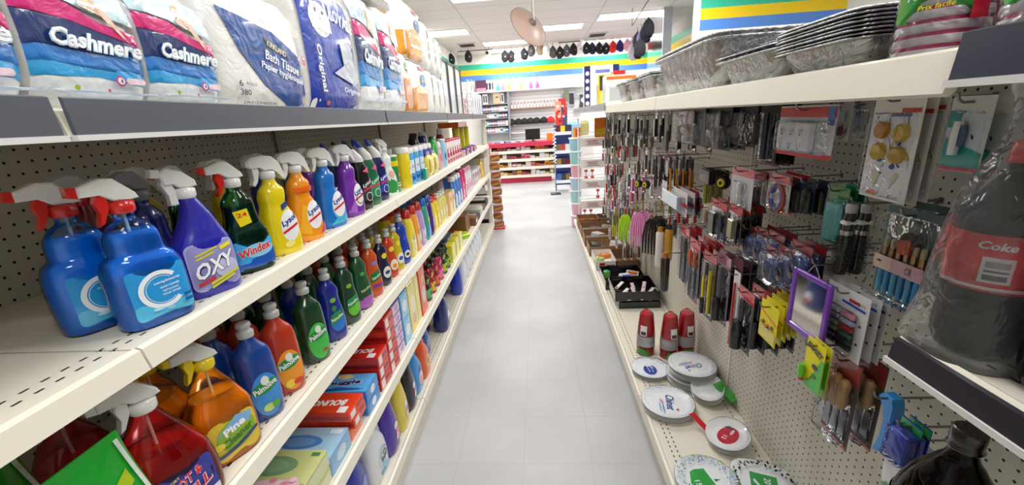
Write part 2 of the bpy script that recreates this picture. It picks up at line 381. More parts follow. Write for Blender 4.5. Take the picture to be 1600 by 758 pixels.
# hanging round dish
c = hy(832, 35, 5.6)
r = empty('hanging_convex_mirror', c); n = Vector((.64, -.6, .48)).normalized()
q = n.to_track_quat('Z', 'X')
def rot(mb):
    mb.v = [tuple(q @ Vector(v)) for v in mb.v]; return mb
d = MB(); d.loft([(-.09+.09*(i/7)**2*1.0 if False else -.08*(i/7)**2+.0, .27*i/7+.001, .27*i/7+.001) for i in range(8)][::-1], mat('#b59c90', .35), 40, capb=False); rot(d).build('dish', r)
d = MB(); d.tube([(.27*math.cos(t*math.pi/20), .27*math.sin(t*math.pi/20), -.08) for t in range(41)], .006, P('#8a8078'), 6, False); rot(d).build('rim', r)
d = MB(); d.loft([(0, .05, .05), (.025, .045, .045), (.04, .02, .02)], P('#6f6560')); rot(d).build('hub', r)
d = MB(); e_ = q @ Vector((0, 0, .03)); d.tube([tuple(e_), (e_.x, e_.y, .05), (e_.x, e_.y, CZ-c.z)], .009, P('#cfcac4')); d.build('rod', r)
tag(r, 'round brownish convex mirror seen from behind hanging on a rod from the ceiling', 'mirror')
# security camera
c = hy(762, 84, 11.5); r = empty('security_camera', (c.x, c.y, c.z))
d = MB(); d.box(-.06, .06, -.13, .1, -.06, .05, P('#e8e8e8'), .015); d.build('body', r); d = MB(); d.loft([(0, .035, .035), (.03, .035, .035)], P('#222222')); d.v = [(x, -.13-z, y) for x, y, z in d.v]; d.build('lens', r)
d = MB(); d.tube([(0, 0, .05), (0, 0, CZ-c.z)], .012, P('#dddddd')); d.build('bracket', r); tag(r, 'white security camera under the ceiling left of the caps', 'camera')
# ================================================================== GONDOLA SHELVING
J0, BL = .53, 1.219
XL, XLB = -.63, -1.12                 # left lip, left back board
ZT, Z2, Z3, Z4, Z5 = 1.545, 1.187, .83, .495, .145
enamel = mat(CREAM, .35); pegL = mat('#cfcabb', .6, 'peg'); pegR = mat('#dcd8ca', .6, 'peg')
def shelf_board(par, xl, xb, y0, y1, z, rail=None, side=1, drop=.038, back=False, up=.016):
    """deck with a sloped lip; xl = lip, xb = back"""
    o = MB(); s_ = 1 if xl < xb else -1
    W_ = abs(xb-xl); dk = mat(CREAM, .35, 'deck', back=back)
    o.box(min(.018*s_, W_*s_), max(.018*s_, W_*s_), 0, y1-y0-.004, -.012, 0, dk)
    e = enamel
    pr = [(.020*s_, 0), (.012*s_, .004), (.003*s_, .0), (-.004*s_, -drop), (.004*s_, -drop-.004), (.010*s_, -drop+.002), (.020*s_, -.012)]
    o.prism(pr if s_ > 0 else pr[::-1], 'y', 0, y1-y0-.004, e)
    ob = o.build('shelf', par); ob.location = (xl, y0+.002, z)
    if rail:
        q = MB(); pr = [(-.006*s_, up), (-.001*s_, up+.002), (-.003*s_, -drop+.004), (-.010*s_, -drop+.002)]
        q.prism(pr if s_ > 0 else pr[::-1], 'y', .006, y1-y0-.010, P(rail, .3))
        q.box(min(-.013*s_, 0), max(-.013*s_, 0), .003, y1-y0-.007, -drop-.006, -drop+.002, P('#dcdcda', .3))
        qo = q.build('price_rail', ob)
    return ob
def bay(y0, y1, side, near=''):
    if side < 0:
        r = empty('shelving_unit', (XLB, y0, 0)); b = MB(); b.box(-.012, 0, .002, y1-y0-.002, .1, 2.0, pegL); ob = b.build('back_panel', r)
        u = MB(); u.box(-.01, .012, -.014, .014, 0, 2.02, P('#8f8a80')); u.build('upright', r)
        k = MB(); k.box(XL-.004-XLB-.03, XL-XLB-.02, 0, y1-y0, 0, Z5-.03, enamel); k.build('kick_plate', r)
        for z, rail in ((ZT, '#4f535c'), (Z2, None), (Z3, None), (Z4, None), (Z5, None)):
            s_ = shelf_board(r, XL-XLB-(.0 if z != Z5 else 0), .002, 0, y1-y0, z, rail, drop=.034)
            s_.location.y = .002
    else:
        r = empty('pegboard_unit', (XR, y0, 0)); b = MB(); b.box(0, .012, .002, y1-y0-.002, .1, 1.55, pegR); b.build('back_panel', r)
        u = MB(); u.box(-.004, .01, -.008, .008, 0, 1.53, enamel); u.build('upright', r)
        k = MB(); k.box(XRB-XR+.02, XRB-XR+.03, 0, y1-y0, 0, Z5-.03, enamel); k.build('kick_plate', r)
        dark = y0 < 0
        shelf_board(r, XRT-XR, -.002, 0, y1-y0, 1.543, '#272b3c' if dark else ('#8d8f94' if y0 > 2.5 else None), drop=.034 if dark or y0 > 2.5 else .046).location.y = .002
        if not dark: shelf_board(r, XRB-XR, -.002, 0, y1-y0, Z5, back=True).location.y = .002
        else:
            shelf_board(r, XRT-XR+.005, -.002, 0, y1-y0, 1.180, '#23222c', drop=.028, up=.003).location.y = .002
            shelf_board(r, XRT-XR+.02, -.002, 0, y1-y0, .722, '#23222c', drop=.028, up=.003).location.y = .002
            shelf_board(r, XRB-XR, -.002, 0, y1-y0, Z5).location.y = .002
    return r
XR, XRB, XRT = .871, .45, .475
nm = ['nearest, beside the camera', 'first full one, with the spray bottles', 'second full one along the aisle', 'third one along the aisle', 'farthest one at the aisle end']
nr_ = ['nearest, with the cola bottles', 'first full one, with the outlet cover pack', 'second full one, with the black trays', 'third one, with cardboard trays', 'farthest one at the aisle end']
for i in range(5):
    y0 = J0+(i-1)*BL
    tag(bay(y0, y0+BL, -1), 'cream five level shelf unit on the left side, ' + nm[i], 'shelves', 'left shelf units')
    tag(bay(y0, y0+BL, 1), 'cream pegboard unit on the right, ' + nr_[i], 'shelves', 'right pegboard units')
# end panels of the runs
r = MB(); r.box(XL-.06, XL-.02, J0+4*BL, J0+4*BL+.03, 0, 1.5, enamel); tag(r.build('shelf_post'), 'white post at the far end of the left shelf run', 'post')
YE = J0+4*BL
# ================================================================== PRODUCT BUILDERS (front = +x, width = y)
WHT, CAPG = '#f3f3f1', '#b9bcbb'
def trig_head(r, z, head, trig, collar, style='wedge', s=1.0):
    """sprayer whose nozzle points to -y"""
    c = MB(); c.loft([(z, .016*s, .016*s), (z+.004, .0185*s, .0185*s), (z+.018*s, .0185*s, .0185*s), (z+.021*s, .013*s, .013*s)], G(collar)); c.build('collar', r)
    h = MB(); t = .0125*s
    if style == 'wedge':
        pl = [(-.060, .034), (-.058, .050), (-.024, .060), (-.004, .058), (.024, .032), (.028, .022), (.014, .020), (-.012, .022), (-.030, .034)]
        nz = [(-.072, .036), (-.072, .052), (-.0585, .051), (-.0585, .033)]
        tg = [(-.034, .036), (-.020, .030), (-.020, .012), (-.034, -.012), (-.042, -.016), (-.036, .004), (-.040, .022)]
    elif style == 'round':
        pl = [(-.056, .032), (-.058, .050), (-.044, .058), (-.010, .061), (.018, .056), (.036, .040), (.046, .012), (.050, -.004), (.040, -.004), (.028, .012), (.012, .022), (-.012, .022), (-.026, .032)]
        nz = [(-.062, .036), (-.062, .048), (-.055, .049), (-.055, .034)]
        tg = [(-.046, .034), (-.028, .032), (-.026, .020), (-.036, -.004), (-.046, -.014), (-.054, -.010), (-.046, .006), (-.046, .020)]
    else:  # tall hooked lever
        pl = [(-.040, .030), (-.046, .052), (-.030, .062), (.000, .052), (.022, .034), (.024, .022), (.0, .020), (-.012, .022), (-.024, .030)]
        nz = [(-.060, .046), (-.056, .062), (-.040, .060), (-.042, .044)]
        tg = [(-.040, .046), (-.026, .040), (-.020, .020), (-.020, -.010), (-.036, -.010), (-.036, .010), (-.044, .030)]
    sc = lambda q: [(a*s*.86, z+b*s) for a, b in q]
    h.prism(sc(pl), 'x', -t, t, G(head), .003*s); h.build('spray_head', r)
    n_ = MB(); n_.prism(sc(nz), 'x', -t*.9, t*.9, G(trig if style == 'wedge' else head), .002*s); n_.build('nozzle', r)
    g = MB(); g.prism(sc(tg), 'x', -t*.7, t*.7, G(trig), .002*s); g.build('trigger', r)
PROF = {
 'cleaner': [(0, .050, .031, 0, 0, 3), (.006, .0545, .034, 0, 0, 3), (.05, .057, .036, 0, 0, 3), (.10, .056, .036, 0, 0, 3), (.122, .050, .033, 0, 0, 2.8), (.130, .041, .030, 0, 0, 2.6), (.134, .0395, .029, 0, 0, 2.5), (.165, .037, .028, 0, 0, 2.5), (.182, .026, .022, 0, 0, 2.2), (.190, .015, .015), (.204, .0145, .0145)],
 'oxy': [(0, .050, .031, 0, 0, 3), (.006, .054, .034, 0, 0, 3), (.06, .056, .036, 0, 0, 3), (.105, .054, .035, 0, 0, 2.8), (.135, .040, .029, .004, 0, 2.4), (.165, .027, .024, .006, 0, 2.2), (.19, .018, .018, .003), (.204, .0145, .0145)],
 'windex': [(0, .044, .030, 0, 0, 3), (.006, .048, .033, 0, 0, 3), (.05, .050, .034, 0, 0, 3), (.095, .047, .033, 0, 0, 2.8), (.115, .038, .029, 0, 0, 2.5), (.14, .034, .028, 0, 0, 2.3), (.168, .032, .027, 0, 0, 2.2), (.184, .022, .02), (.192, .015, .015), (.204, .0145, .0145)],
 'lysol': [(0, .043, .030, 0, 0, 3), (.005, .047, .033, 0, 0, 3), (.05, .048, .033, 0, 0, 3), (.09, .044, .032, 0, 0, 2.8), (.12, .035, .028, -.003, 0, 2.5), (.135, .031, .026, -.005, 0, 2.3), (.15, .033, .027, -.004, 0, 2.3), (.172, .031, .025, 0, 0, 2.2), (.188, .018, .018), (.204, .0145, .0145)],
 'fat': [(0, .062, .040, 0, 0, 3), (.006, .067, .043, 0, 0, 3), (.06, .068, .044, 0, 0, 3), (.105, .062, .042, 0, 0, 2.8), (.135, .048, .036, 0, 0, 2.5), (.165, .034, .029, 0, 0, 2.2), (.19, .020, .020), (.204, .0155, .0155)],
 'pine': [(0, .052, .034, 0, 0, 3), (.006, .057, .037, 0, 0, 3), (.06, .059, .038, 0, 0, 3), (.11, .056, .037, 0, 0, 2.8), (.135, .045, .032, 0, 0, 2.5), (.165, .033, .027, 0, 0, 2.3), (.19, .018, .018), (.204, .015, .015)],
 'dish': [(0, .034, .024, 0, 0, 2.4), (.006, .038, .028, 0, 0, 2.4), (.05, .0405, .030, 0, 0, 2.4), (.11, .0405, .030, 0, 0, 2.4), (.15, .0385, .029, 0, 0, 2.3), (.168, .034, .026, 0, 0, 2.2), (.186, .020, .018), (.198, .013, .013), (.204, .0125, .0125)],
 'ultra': [(0, .032, .022, 0, 0, 2.4), (.006, .036, .026, 0, 0, 2.4), (.045, .0385, .028, 0, 0, 2.4), (.08, .037, .027, 0, 0, 2.3), (.115, .031, .024, 0, 0, 2.2), (.14, .0295, .023, 0, 0, 2.2), (.160, .031, .023, 0, 0, 2.2), (.178, .022, .018), (.192, .012, .012), (.198, .0115, .0115)],
 'floor': [(0, .036, .026, 0, 0, 2.8), (.006, .040, .030, 0, 0, 2.8), (.08, .042, .031, 0, 0, 2.8), (.14, .036, .028, 0, 0, 2.5), (.17, .029, .025, 0, 0, 2.3), (.19, .019, .019), (.2, .017, .017)],
 'jug': [(0, .058, .036, 0, 0, 3), (.008, .063, .040, 0, 0, 3), (.08, .064, .041, 0, 0, 3), (.13, .058, .038, 0, 0, 2.8), (.165, .045, .032, -.006, 0, 2.4), (.19, .026, .026, -.012), (.2, .021, .021, -.012)],
 'softener': [(0, .044, .030, 0, 0, 2.6), (.008, .049, .034, 0, 0, 2.6), (.06, .052, .036, 0, 0, 2.5), (.12, .048, .034, 0, 0, 2.4), (.17, .036, .029, 0, 0, 2.2), (.205, .026, .026), (.215, .024, .024)],
}
def sc_prof(name, s=1.0): return smooth([(p[0]*s, p[1]*s, p[2]*s) + ((p[3]*s if len(p) > 3 else 0), (p[4]*s if len(p) > 4 else 0), (p[5] if len(p) > 5 else 2)) for p in PROF[name]], 3)
def body(r, prof, color, liquid=None, fill=.15, n=28, tint=None):
    b = MB()
    if liquid:
        b.loft(prof, mat(tint or '#e8f2ff', .06, 'shell', blend=.3), n, capt=False); b.build('bottle_shell', r)
        l = MB(); pp = [(max(p[0], .002),)+(p[1]-.0015, p[2]-.0015)+tuple(p[3:]) for p in prof if p[0] <= fill]; l.loft(pp, G(liquid, .12), n); l.build('liquid', r)
    else: b.loft(prof, G(color, .2), n); b.build('body', r)
def lab(r, prof, spec, name='label', **k):
    if spec: m_ = MB(); art(m_, front_of(prof), spec, **k); m_.build(name, r)
def spray(prof, color, head, trig, collar, style='wedge', spec=None, liquid=None, fill=.15, s=1.0, tint=None, extra=None):
    def f():
        r = empty('spray_bottle'); p = sc_prof(prof, s); body(r, p, color, liquid, fill*s, tint=tint); lab(r, p, spec)
        trig_head(r, .200*s, head, trig, collar, style, s)
        if liquid: t = MB(); t.tube([(0, 0, .02), (0, 0, .2*s)], .0025, P('#dfe6ea')); t.build('dip_tube', r)
        if extra: e = MB(); art(e, front_of(p), extra, e0=.003); e.build('sale_tag', r)
        return r
    return f
def squeeze(prof, color, cap, spec=None, s=1.0, capstyle='pull', spec2=None, n=24):
    def f():
        r = empty('squeeze_bottle'); p = sc_prof(prof, s); body(r, p, color, n=n); lab(r, p, spec); z = p[-1][0]; q = p[-1][1]
        c = MB()
        if capstyle == 'pull': c.loft([(z-.002, q+.004, q+.004), (z+.012, q+.005, q+.005), (z+.014, q+.001, q+.001), (z+.020, q-.001, q-.001), (z+.024, q+.003, q+.003), (z+.032, q+.002, q+.002), (z+.034, q-.003, q-.003)], G(cap), 16)
        elif capstyle == 'wide': c.loft([(z-.012, q+.006, q+.006), (z+.012, q+.004, q+.004), (z+.024, q-.001, q-.001), (z+.027, q-.006, q-.006)], G(cap), 18)
        elif capstyle == 'big': c.loft([(z-.02, q+.006, q+.006), (z+.022, q+.002, q+.002), (z+.026, q-.004, q-.004)], G(cap), 20)
        c.build('cap', r); return r
    return f
def bowl(color, cap, spec):
    def f():
        r = empty('toilet_cleaner_bottle'); p = smooth([(0, .030, .024, 0, 0, 3), (.005, .034, .027, 0, 0, 3), (.09, .036, .028, 0, 0, 3), (.15, .034, .027, 0, 0, 2.6), (.18, .028, .024, -.003), (.195, .022, .022, -.006)], 3)
        body(r, p, color); lab(r, p, spec)
        c = MB(); c.loft(smooth([(.186, .026, .026, -.004), (.205, .025, .025, -.010), (.228, .017, .017, -.022), (.236, .013, .013, -.028)], 3), G(WHT), 20); c.build('neck', r)
        c = MB(); c.loft(smooth([(.234, .012, .012, -.028), (.246, .0115, .0115, -.034), (.262, .007, .007, -.044), (.266, .003, .003, -.046)], 2), G(cap), 14); c.build('cap', r)
        return r
    return f
def canister(R, H, color, lid, spec, lidh=.03, nm='wipes_canister'):
    def f():
        r = empty(nm); p = [(0, R-.002, R-.002), (.003, R, R), (H-.002, R, R), (H, R-.001, R-.001)]
        b = MB(); b.loft(p, G(color), 24); b.build('body', r); lab(r, p, spec)
        c = MB(); c.loft([(H, R+.001, R+.001), (H+lidh-.008, R+.001, R+.001), (H+lidh-.002, R-.005, R-.005), (H+lidh, R-.012, R-.012)], G(lid), 24); c.build('lid', r); return r
    return f
def boxt(D, Wd, H, color, top=None, front=None, near=None, side_c=None, ch=.0015, nm='carton', mf=G):
    """D depth along x, Wd width along y; artwork on top, front (+x) and near (-y) faces"""
    def f():
        r = empty(nm); b = MB(); b.box(-D/2, D/2, -Wd/2, Wd/2, 0, H, mf(color), ch); b.build('carton', r)
        l = MB()
        if top: art(l, plane((0, 0, H), (1, 0, 0), (0, 1, 0), (0, 0, 1)), top, mf, nr=1)
        if front: art(l, plane((D/2, 0, 0), (0, 1, 0), (0, 0, 1), (1, 0, 0)), front, mf, nr=1)
        if near: art(l, plane((0, -Wd/2, 0), (1, 0, 0), (0, 0, 1), (0, -1, 0)), near, mf, nr=1)
        if l.v: l.build('print', r)
        return r
    return f
def softpack(Wd, H, D, spec, color='#f4f4f2', nm='tissue_pack', lean=0, near=None, e=7, puff=.006, topc=None):
    def f():
        r = empty(nm); n = 9; pr = []
        for i in range(n+1):
            t = i/n; k = (1-abs(2*t-1)**7); pr.append((H*t, Wd/2-.016*(1-k)+puff*math.sin(t*math.pi), D/2-.016*(1-k)+puff*.6*math.sin(t*math.pi), 0, 0, e))
        b = MB(); b.loft(pr, W(color), 56); b.build('pack', r)
        l = MB(); art(l, front_of(pr), spec, W, nr=7, e0=.0015, de=.0006)
        if near:
            fo = front_of([(q[0], q[2], q[1], 0, 0, e) for q in pr]); art(l, lambda u, v, e2: (fo(u, v, e2)[1], -fo(u, v, e2)[0], v), near, W, nr=5, e0=.0015, de=.0006)
        l.build('print', r)
        # gathered seal of the plastic wrap
        g = MB(); g.prism([(-D*.12, H-.004), (0, H+.018), (D*.12, H-.004)], 'y', -Wd*.42, Wd*.42, mat('#f4f6f8', .2, 'film', blend=.35, haze=.25)); g.build('wrap_seal', r)
        return r
    return f
# ================================================================== LEFT SHELF 2 : sprays
XF = -.70
def yy(px, py, X=XF): return hx(px, py, X).y
def cl_label():
    return [('r', -.040, .018, .048, .105, '#2a9fe6', .008), ('r', -.040, .016, .048, .045, '#59c3ef', .008), ('o', .004, .064, .034, .0075, '#f4fbff', 45, 318), ('o', .004, .064, .0245, .001, '#f4fbff', 50, 310),
            ('t', 'compliments', .013, .077, .040, .006, '#ffffff', 3), ('t', 'GLASS CLEANER', .015, .068, .030, .0035, '#ffffff', 3), ('t', 'NETTOYANT', .015, .061, .024, .0035, '#ffffff', 3), ('t', 'POUR VITRES', .015, .055, .027, .0035, '#ffffff', 3),
            ('e', -.01, .032, .008, .003, '#bfeaff'), ('e', .008, .028, .006, .003, '#8fd8f8'), ('r', .030, .040, .042, .046, '#1768b8'), ('r', .030, .030, .042, .036, '#1768b8')]
gl = spray('cleaner', '#1b6fd0', WHT, '#e02a22', '#d8241e', 'wedge', cl_label(), liquid='#0f96f2', fill=.172, tint='#d4eaff')
put('glass', gl, (-.70, .635, Z2), 'blue glass cleaner spray bottle with red trigger, nearer to the shelf lip of the pair', 'spray bottle', rz=-.38)
put('glass', gl, (-.795, .625, Z2), 'blue glass cleaner spray bottle with red trigger, deepest left against the dark pegboard', 'spray bottle', rz=-.35)
oxy = spray('oxy', '#2222a8', '#f2f2ef', '#f2f2ef', '#f2f2ef', 'hook', [('r', -.044, .014, .046, .112, '#b9b6dc', .014), ('r', -.041, .017, .043, .109, '#9d9bd0', .012),
    ('p', [(-.03, .090), (.012, .101), (.012, .097), (-.03, .086)], '#d8d83a'), ('p', [(-.03, .083), (.004, .092), (.004, .088), (-.03, .079)], '#d8d83a'), ('p', [(.016, .098), (.038, .104), (.038, .096), (.016, .090)], '#f4e531'), ('e', .020, .052, .022, .02, '#c8c6ea'),
    ('t', 'OXY', .001, .062, .074, .032, '#1a1a78', 14, .35, .05), ('t', 'OXY', .0, .063, .074, .032, '#ffffff', 14, .35, .03), ('p', [(-.036, .034), (-.006, .042), (-.006, .034), (-.036, .026)], '#c83a4a'), ('p', [(-.016, .030), (.040, .046), (.040, .040), (-.016, .024)], '#d8d83a'), ('p', [(-.016, .022), (.030, .036), (.030, .031), (-.016, .017)], '#d8d83a')])
put('oxy', oxy, (-.70, .765, Z2), 'dark blue stain remover spray bottle with white hooked trigger and big lilac label', 'spray bottle', rz=-.42)
put('bluegrey', spray('windex', '#141e6e', '#9aa0a6', '#888e94', '#8f959b', 'wedge'), (-.80, .765, Z2), 'navy spray bottle with grey head behind the stain remover', 'spray bottle', rz=.1)
tagart = [('p', [(-.024, .148), (.004, .152), (.008, .118), (-.018, .112)], '#f4dc1e'), ('t', '24', -.009, .139, .020, .010, '#e02020', 6)]
win = spray('windex', '#0d6a62', '#f2f2f0', '#e3261c', '#e8e8e6', 'wedge', [('r', -.042, .010, .044, .078, '#3fb0ee', .004), ('p', [(-.042, .012), (.044, .012), (.044, .05), (-.042, .024)], '#1c57b8'), ('e', .006, .052, .034, .016, '#8fd4f6'),
    ('t', 'Windex', -.001, .055, .074, .022, '#ffffff', 12, .2, .05), ('t', 'Windex', -.001, .055, .072, .020, '#e3281e', 12, .2, .025)],
    liquid='#0b5f5c', fill=.165, tint='#7fc0a8', extra=tagart)
put('windex', win, (-.70, .895, Z2), 'teal green window spray bottle with red head and yellow sale tag, in front', 'spray bottle', rz=-.5)
win2 = put('windex', win, (-.80, .865, Z2), 'teal window spray bottle with yellow sale tag, half hidden behind the lilac labelled one', 'spray bottle')
def lys(body_c, lab_c, sw='#2a3f9e', scc='#8fd8f8', w=None):
    return [('e', .012, .075, .026, .042, '#f4f4f6', -8), ('t', 'Lysol', .012, .088, .046, .020, sw, 22, .3, .03), ('p', [(-.012, .062), (.034, .080), (.034, .073), (-.012, .055)], '#d8302a')]
lysY = spray('lysol', '#efd813', WHT, WHT, '#e9ecec', 'round', lys(0, 0) + [('e', .0, .028, .014, .009, '#f8ee8a', 10), ('p', [(.0, .118), (.02, .126), (.02, .140), (.0, .132)], '#27407c')])
lysO = spray('lysol', '#f59a16', WHT, WHT, '#e9ecec', 'round', [('p', [(-.044, .03), (-.01, .02), (.01, .1), (-.02, .11)], '#f7b62c')] + lys(0, 0) + [('p', [(.02, .015), (.045, .02), (.044, .05)], '#e0527a'), ('r', -.03, .145, .03, .16, '#f26a1b')])
lysB = spray('lysol', '#1f76d2', WHT, WHT, '#e9ecec', 'round', [('p', [(-.03, .012), (.045, .012), (.04, .05), (.0, .035)], '#45c9d8'), ('e', .012, .065, .030, .045, '#4fb6ea')] + lys(0, 0) + [('t', 'CLEAR', .018, .125, .02, .006, '#ffffff', 20)])
lysP = spray('lysol', '#7a30a8', WHT, WHT, '#e9ecec', 'round', [('p', [(-.044, .02), (-.01, .012), (.0, .08)], '#b06ad0')] + lys(0, 0) + [('o', .014, .062, .02, .003, '#3a2050', 0, 360)])
put('lysY', lysY, (-.70, 1.025, Z2), 'bright yellow disinfectant spray bottle with white rounded trigger, in front', 'spray bottle', rz=-.45)
put('lysY', lysY, (-.80, .99, Z2), 'yellow spray bottle with white trigger, behind the teal window spray', 'spray bottle')
put('lysY', lysY, (-.89, .86, Z2), 'yellow spray bottle, deep in the shelf behind the navy grey headed one', 'spray bottle')
put('lysO', lysO, (-.70, 1.15, Z2), 'orange disinfectant spray bottle with white rounded trigger', 'spray bottle', rz=-.4)
put('lysBd', spray('lysol', '#1b2f9a', WHT, WHT, WHT, 'round'), (-.80, 1.14, Z2), 'dark blue spray bottle with white trigger, behind the orange one', 'spray bottle')
put('lysB', lysB, (-.70, 1.305, Z2), 'sky blue disinfectant spray bottle with white rounded trigger', 'spray bottle', rz=-.4)
put('lysP', lysP, (-.70, 1.465, Z2), 'purple disinfectant spray bottle with white rounded trigger', 'spray bottle', rz=-.35)
put('lysP', lysP, (-.80, 1.38, Z2), 'purple spray bottle in the second row behind the sky blue one', 'spray bottle')
put('redsp', spray('oxy', '#7b2030', '#dededc', '#d52a22', '#d52a22', 'wedge'), (-.89, .74, Z2), 'dark red spray bottle with red trigger at the back behind the stain remover', 'spray bottle')
bl = lambda c2, c3='#3aa04a': [('p', [(-.03, .03), (.034, .05), (.034, .125), (-.02, .10)], c2), ('t', 'Lysol', .004, .10, .05, .017, '#ffffff', 22, .3, .02), ('p', [(-.02, .078), (.03, .092), (.03, .084), (-.02, .07)], '#d8304a'), ('o', .006, .05, .017, .002, '#ffffff', 0, 360), ('p', [(-.012, .15), (.02, .165), (.018, .14)], '#e8698a')]
bowls = [('bk', '#17161c', '#16161c', '#3c3c44', 1.575, 'black toilet cleaner bottle with black nozzle cap'), ('gn', '#1d6e4a', '#1f55c8', '#2c9a68', 1.665, 'green toilet cleaner bottle with blue nozzle cap'), ('nv', '#1d2560', '#1f55c8', '#2f4ab0', 1.765, 'navy toilet cleaner bottle with blue nozzle cap')]
for k_, c1, c2, c3, y_, d_ in bowls: put('bowl'+k_, bowl(c1, c2, bl(c3)), (-.70, y_, Z2), d_ + ', in front', 'cleaner bottle', rz=-.35)
for k_, y_ in (('nv', 1.56), ('bk', 1.65), ('gn', 1.74), ('nv', 1.83)): put('bowl'+k_, None, (-.80, y_, Z2), {1.56: 'first from the near end', 1.65: 'second from the near end', 1.74: 'third from the near end', 1.83: 'farthest'}[y_] + ' of the toilet cleaner bottles in the back row', 'cleaner bottle')
vim = spray('lysol', '#e9eef0', '#f2f3f1', '#f2f3f1', '#eeeeee', 'hook', [('p', [(-.04, .015), (.044, .015), (.044, .06), (-.04, .09)], '#2f9a4c'), ('e', .0, .10, .02, .016, '#e6b8a0')])
put('vim', vim, (-.70, 1.86, Z2), 'white and green spray bottle with tall white trigger, right after the toilet cleaners', 'spray bottle', rz=-.35)
comet = canister(.038, .17, '#1d9442', '#dfe6dc', [('r', -.036, .125, .036, .15, '#f1df22'), ('e', .012, .085, .022, .02, '#d5322a', 10), ('t', 'Comet', .012, .086, .036, .014, '#ffffff', 15), ('r', -.03, .03, .034, .035, '#ffffff'), ('r', -.03, .042, .03, .046, '#ffffff')], .01, 'powder_can')
put('comet', comet, (-.715, 1.965, Z2), 'green powder can with a yellow band and red oval', 'can')
wy = canister(.041, .175, '#f2d91a', WHT, [('e', .012, .09, .024, .042, '#f6f4e4', -6), ('t', 'Lysol', .012, .10, .042, .016, '#2a3f9e', 18, .3, .02), ('e', .0, .04, .014, .01, '#f8ee9a')])
put('wy', wy, (-.70, 2.10, Z2), 'yellow disinfecting wipes canister with white lid, nearest of the canister row', 'canister')
wb = canister(.039, .165, '#4aa9e2', WHT, [('r', -.03, .06, .034, .13, '#e8f3fa'), ('t', 'Lysol', .004, .10, .05, .016, '#2a3f9e', 18, .3), ('p', [(-.03, .02), (.035, .03), (.035, .055), (-.03, .04)], '#1b63c0')])
wp = canister(.039, .165, '#3f3fae', WHT, [('r', -.03, .03, .034, .09, '#f3e332'), ('e', .002, .11, .022, .02, '#cf4aa0')])
for y_, k_, b_, d_ in ((2.21, 'wb', wb, 'first light blue wipes canister after the yellow one'), (2.31, 'wb', wb, 'second light blue wipes canister from the yellow one'), (2.41, 'wb', wb, 'third light blue wipes canister from the yellow one'), (2.51, 'wp', wp, 'nearer purple and yellow wipes canister'), (2.61, 'wp', wp, 'farther purple and yellow wipes canister')):
    put(k_, b_, (-.71, y_, Z2), d_, 'canister')
for j, y_ in enumerate((2.09, 2.2, 2.3, 2.41, 2.52)): put('wb', wb, (-.81, y_, Z2), ORD[j].replace('frontmost', 'first') + ' of the white lidded canisters in the second row', 'canister')
wg = boxt(.02, .05, .065, '#1c9c72', nm='refill_box'); put('refg', wg, (-.655, 2.36, Z2), 'small green refill box in front of the light blue canisters', 'box')
ref = softpack(.10, .13, .03, [('r', -.042, .02, .042, .06, '#f2dd28'), ('r', -.042, .06, .042, .11, '#f6ec7a')], '#f3e04a', 'wipe_refill_pouch')
for j, y_ in enumerate((2.52, 2.65)): put('ref', ref, (-.672, y_, Z2), ('nearer' if j == 0 else 'farther') + ' yellow wipe refill pouch leaning on the canisters', 'pouch')
gj = squeeze('jug', '#2cb54a', '#1d7a34', [('e', 0, .09, .04, .035, '#2c4ac0')], capstyle='big'); put('gjug', gj, (-.72, 2.86, Z2+.0), 'bright green bottle with blue label standing above the yellow refill pouches', 'bottle')
put('bkb', squeeze('jug', '#14141c', '#17171c', capstyle='big', s=1.15), (-.82, 2.76, Z2), 'black bottle behind the bright green one', 'bottle')
put('nvb', squeeze('jug', '#1b2c86', '#dfe4ee', [('e', 0, .1, .03, .03, '#ffffff')], capstyle='big', s=1.15), (-.82, 2.98, Z2), 'navy bottle with white cap behind the bright green one', 'bottle')
put('pkj', squeeze('softener', '#e9b6c8', '#f4f4f4', [('e', 0, .08, .03, .03, '#e07a96')], capstyle='wide', s=.75), (-.69, 2.86, Z2), 'small pink bottle right of the yellow refill pouches', 'bottle')
put('paleb', canister(.03, .19, '#a9d4ee', WHT, [('e', 0, .08, .02, .03, '#3a7ac8')], .012, 'air_freshener_can'), (-.69, 2.98, Z2), 'tall pale blue freshener can', 'can')
rw = canister(.034, .17, '#f1e7ea', '#c9203c', [('p', [(-.025, .06), (.02, .05), (.03, .13), (-.02, .12)], '#c92a4a'), ('e', .0, .1, .014, .02, '#ffffff'), ('r', -.025, .012, .02, .04, '#d86a80')], .018, 'air_freshener_can')
for j, y_ in enumerate((3.12, 3.22, 3.32, 3.42, 3.52, 3.62)): put('rw', rw, (-.70, y_, Z2), ['first', 'second', 'third', 'fourth', 'fifth', 'sixth'][j] + ' red and white freshener can counted from the pale blue can', 'can')
put('bleach_s', squeeze('floor', '#8c1f2c', '#f4f4f4', s=1.2, capstyle='big'), (-.80, 3.45, Z2), 'dark red bottle with tall white cap behind the red and white cans', 'bottle')
sm = boxt(.06, .07, .07, '#5a3f9c', front=[('e', 0, .035, .02, .02, '#dfe0f4')], nm='small_box'); sm2 = boxt(.06, .07, .06, '#e8c4cf', front=[('e', 0, .03, .02, .016, '#c0405a')], nm='small_box')
for j in range(7): put('sm' if j % 2 else 'sm2', sm if j % 2 else sm2, (-.69, 3.78+j*.12, Z2), ['pink', 'purple'][j % 2] + ' small carton on the spray shelf, ' + ['first', 'second', 'third', 'fourth', 'fifth', 'sixth', 'seventh'][j] + ' beyond the red and white cans', 'box')
yc = canister(.036, .235, '#cfcb1a', '#c4c020', [('r', -.02, .05, .022, .19, '#e4df52')], .02, 'spray_can')
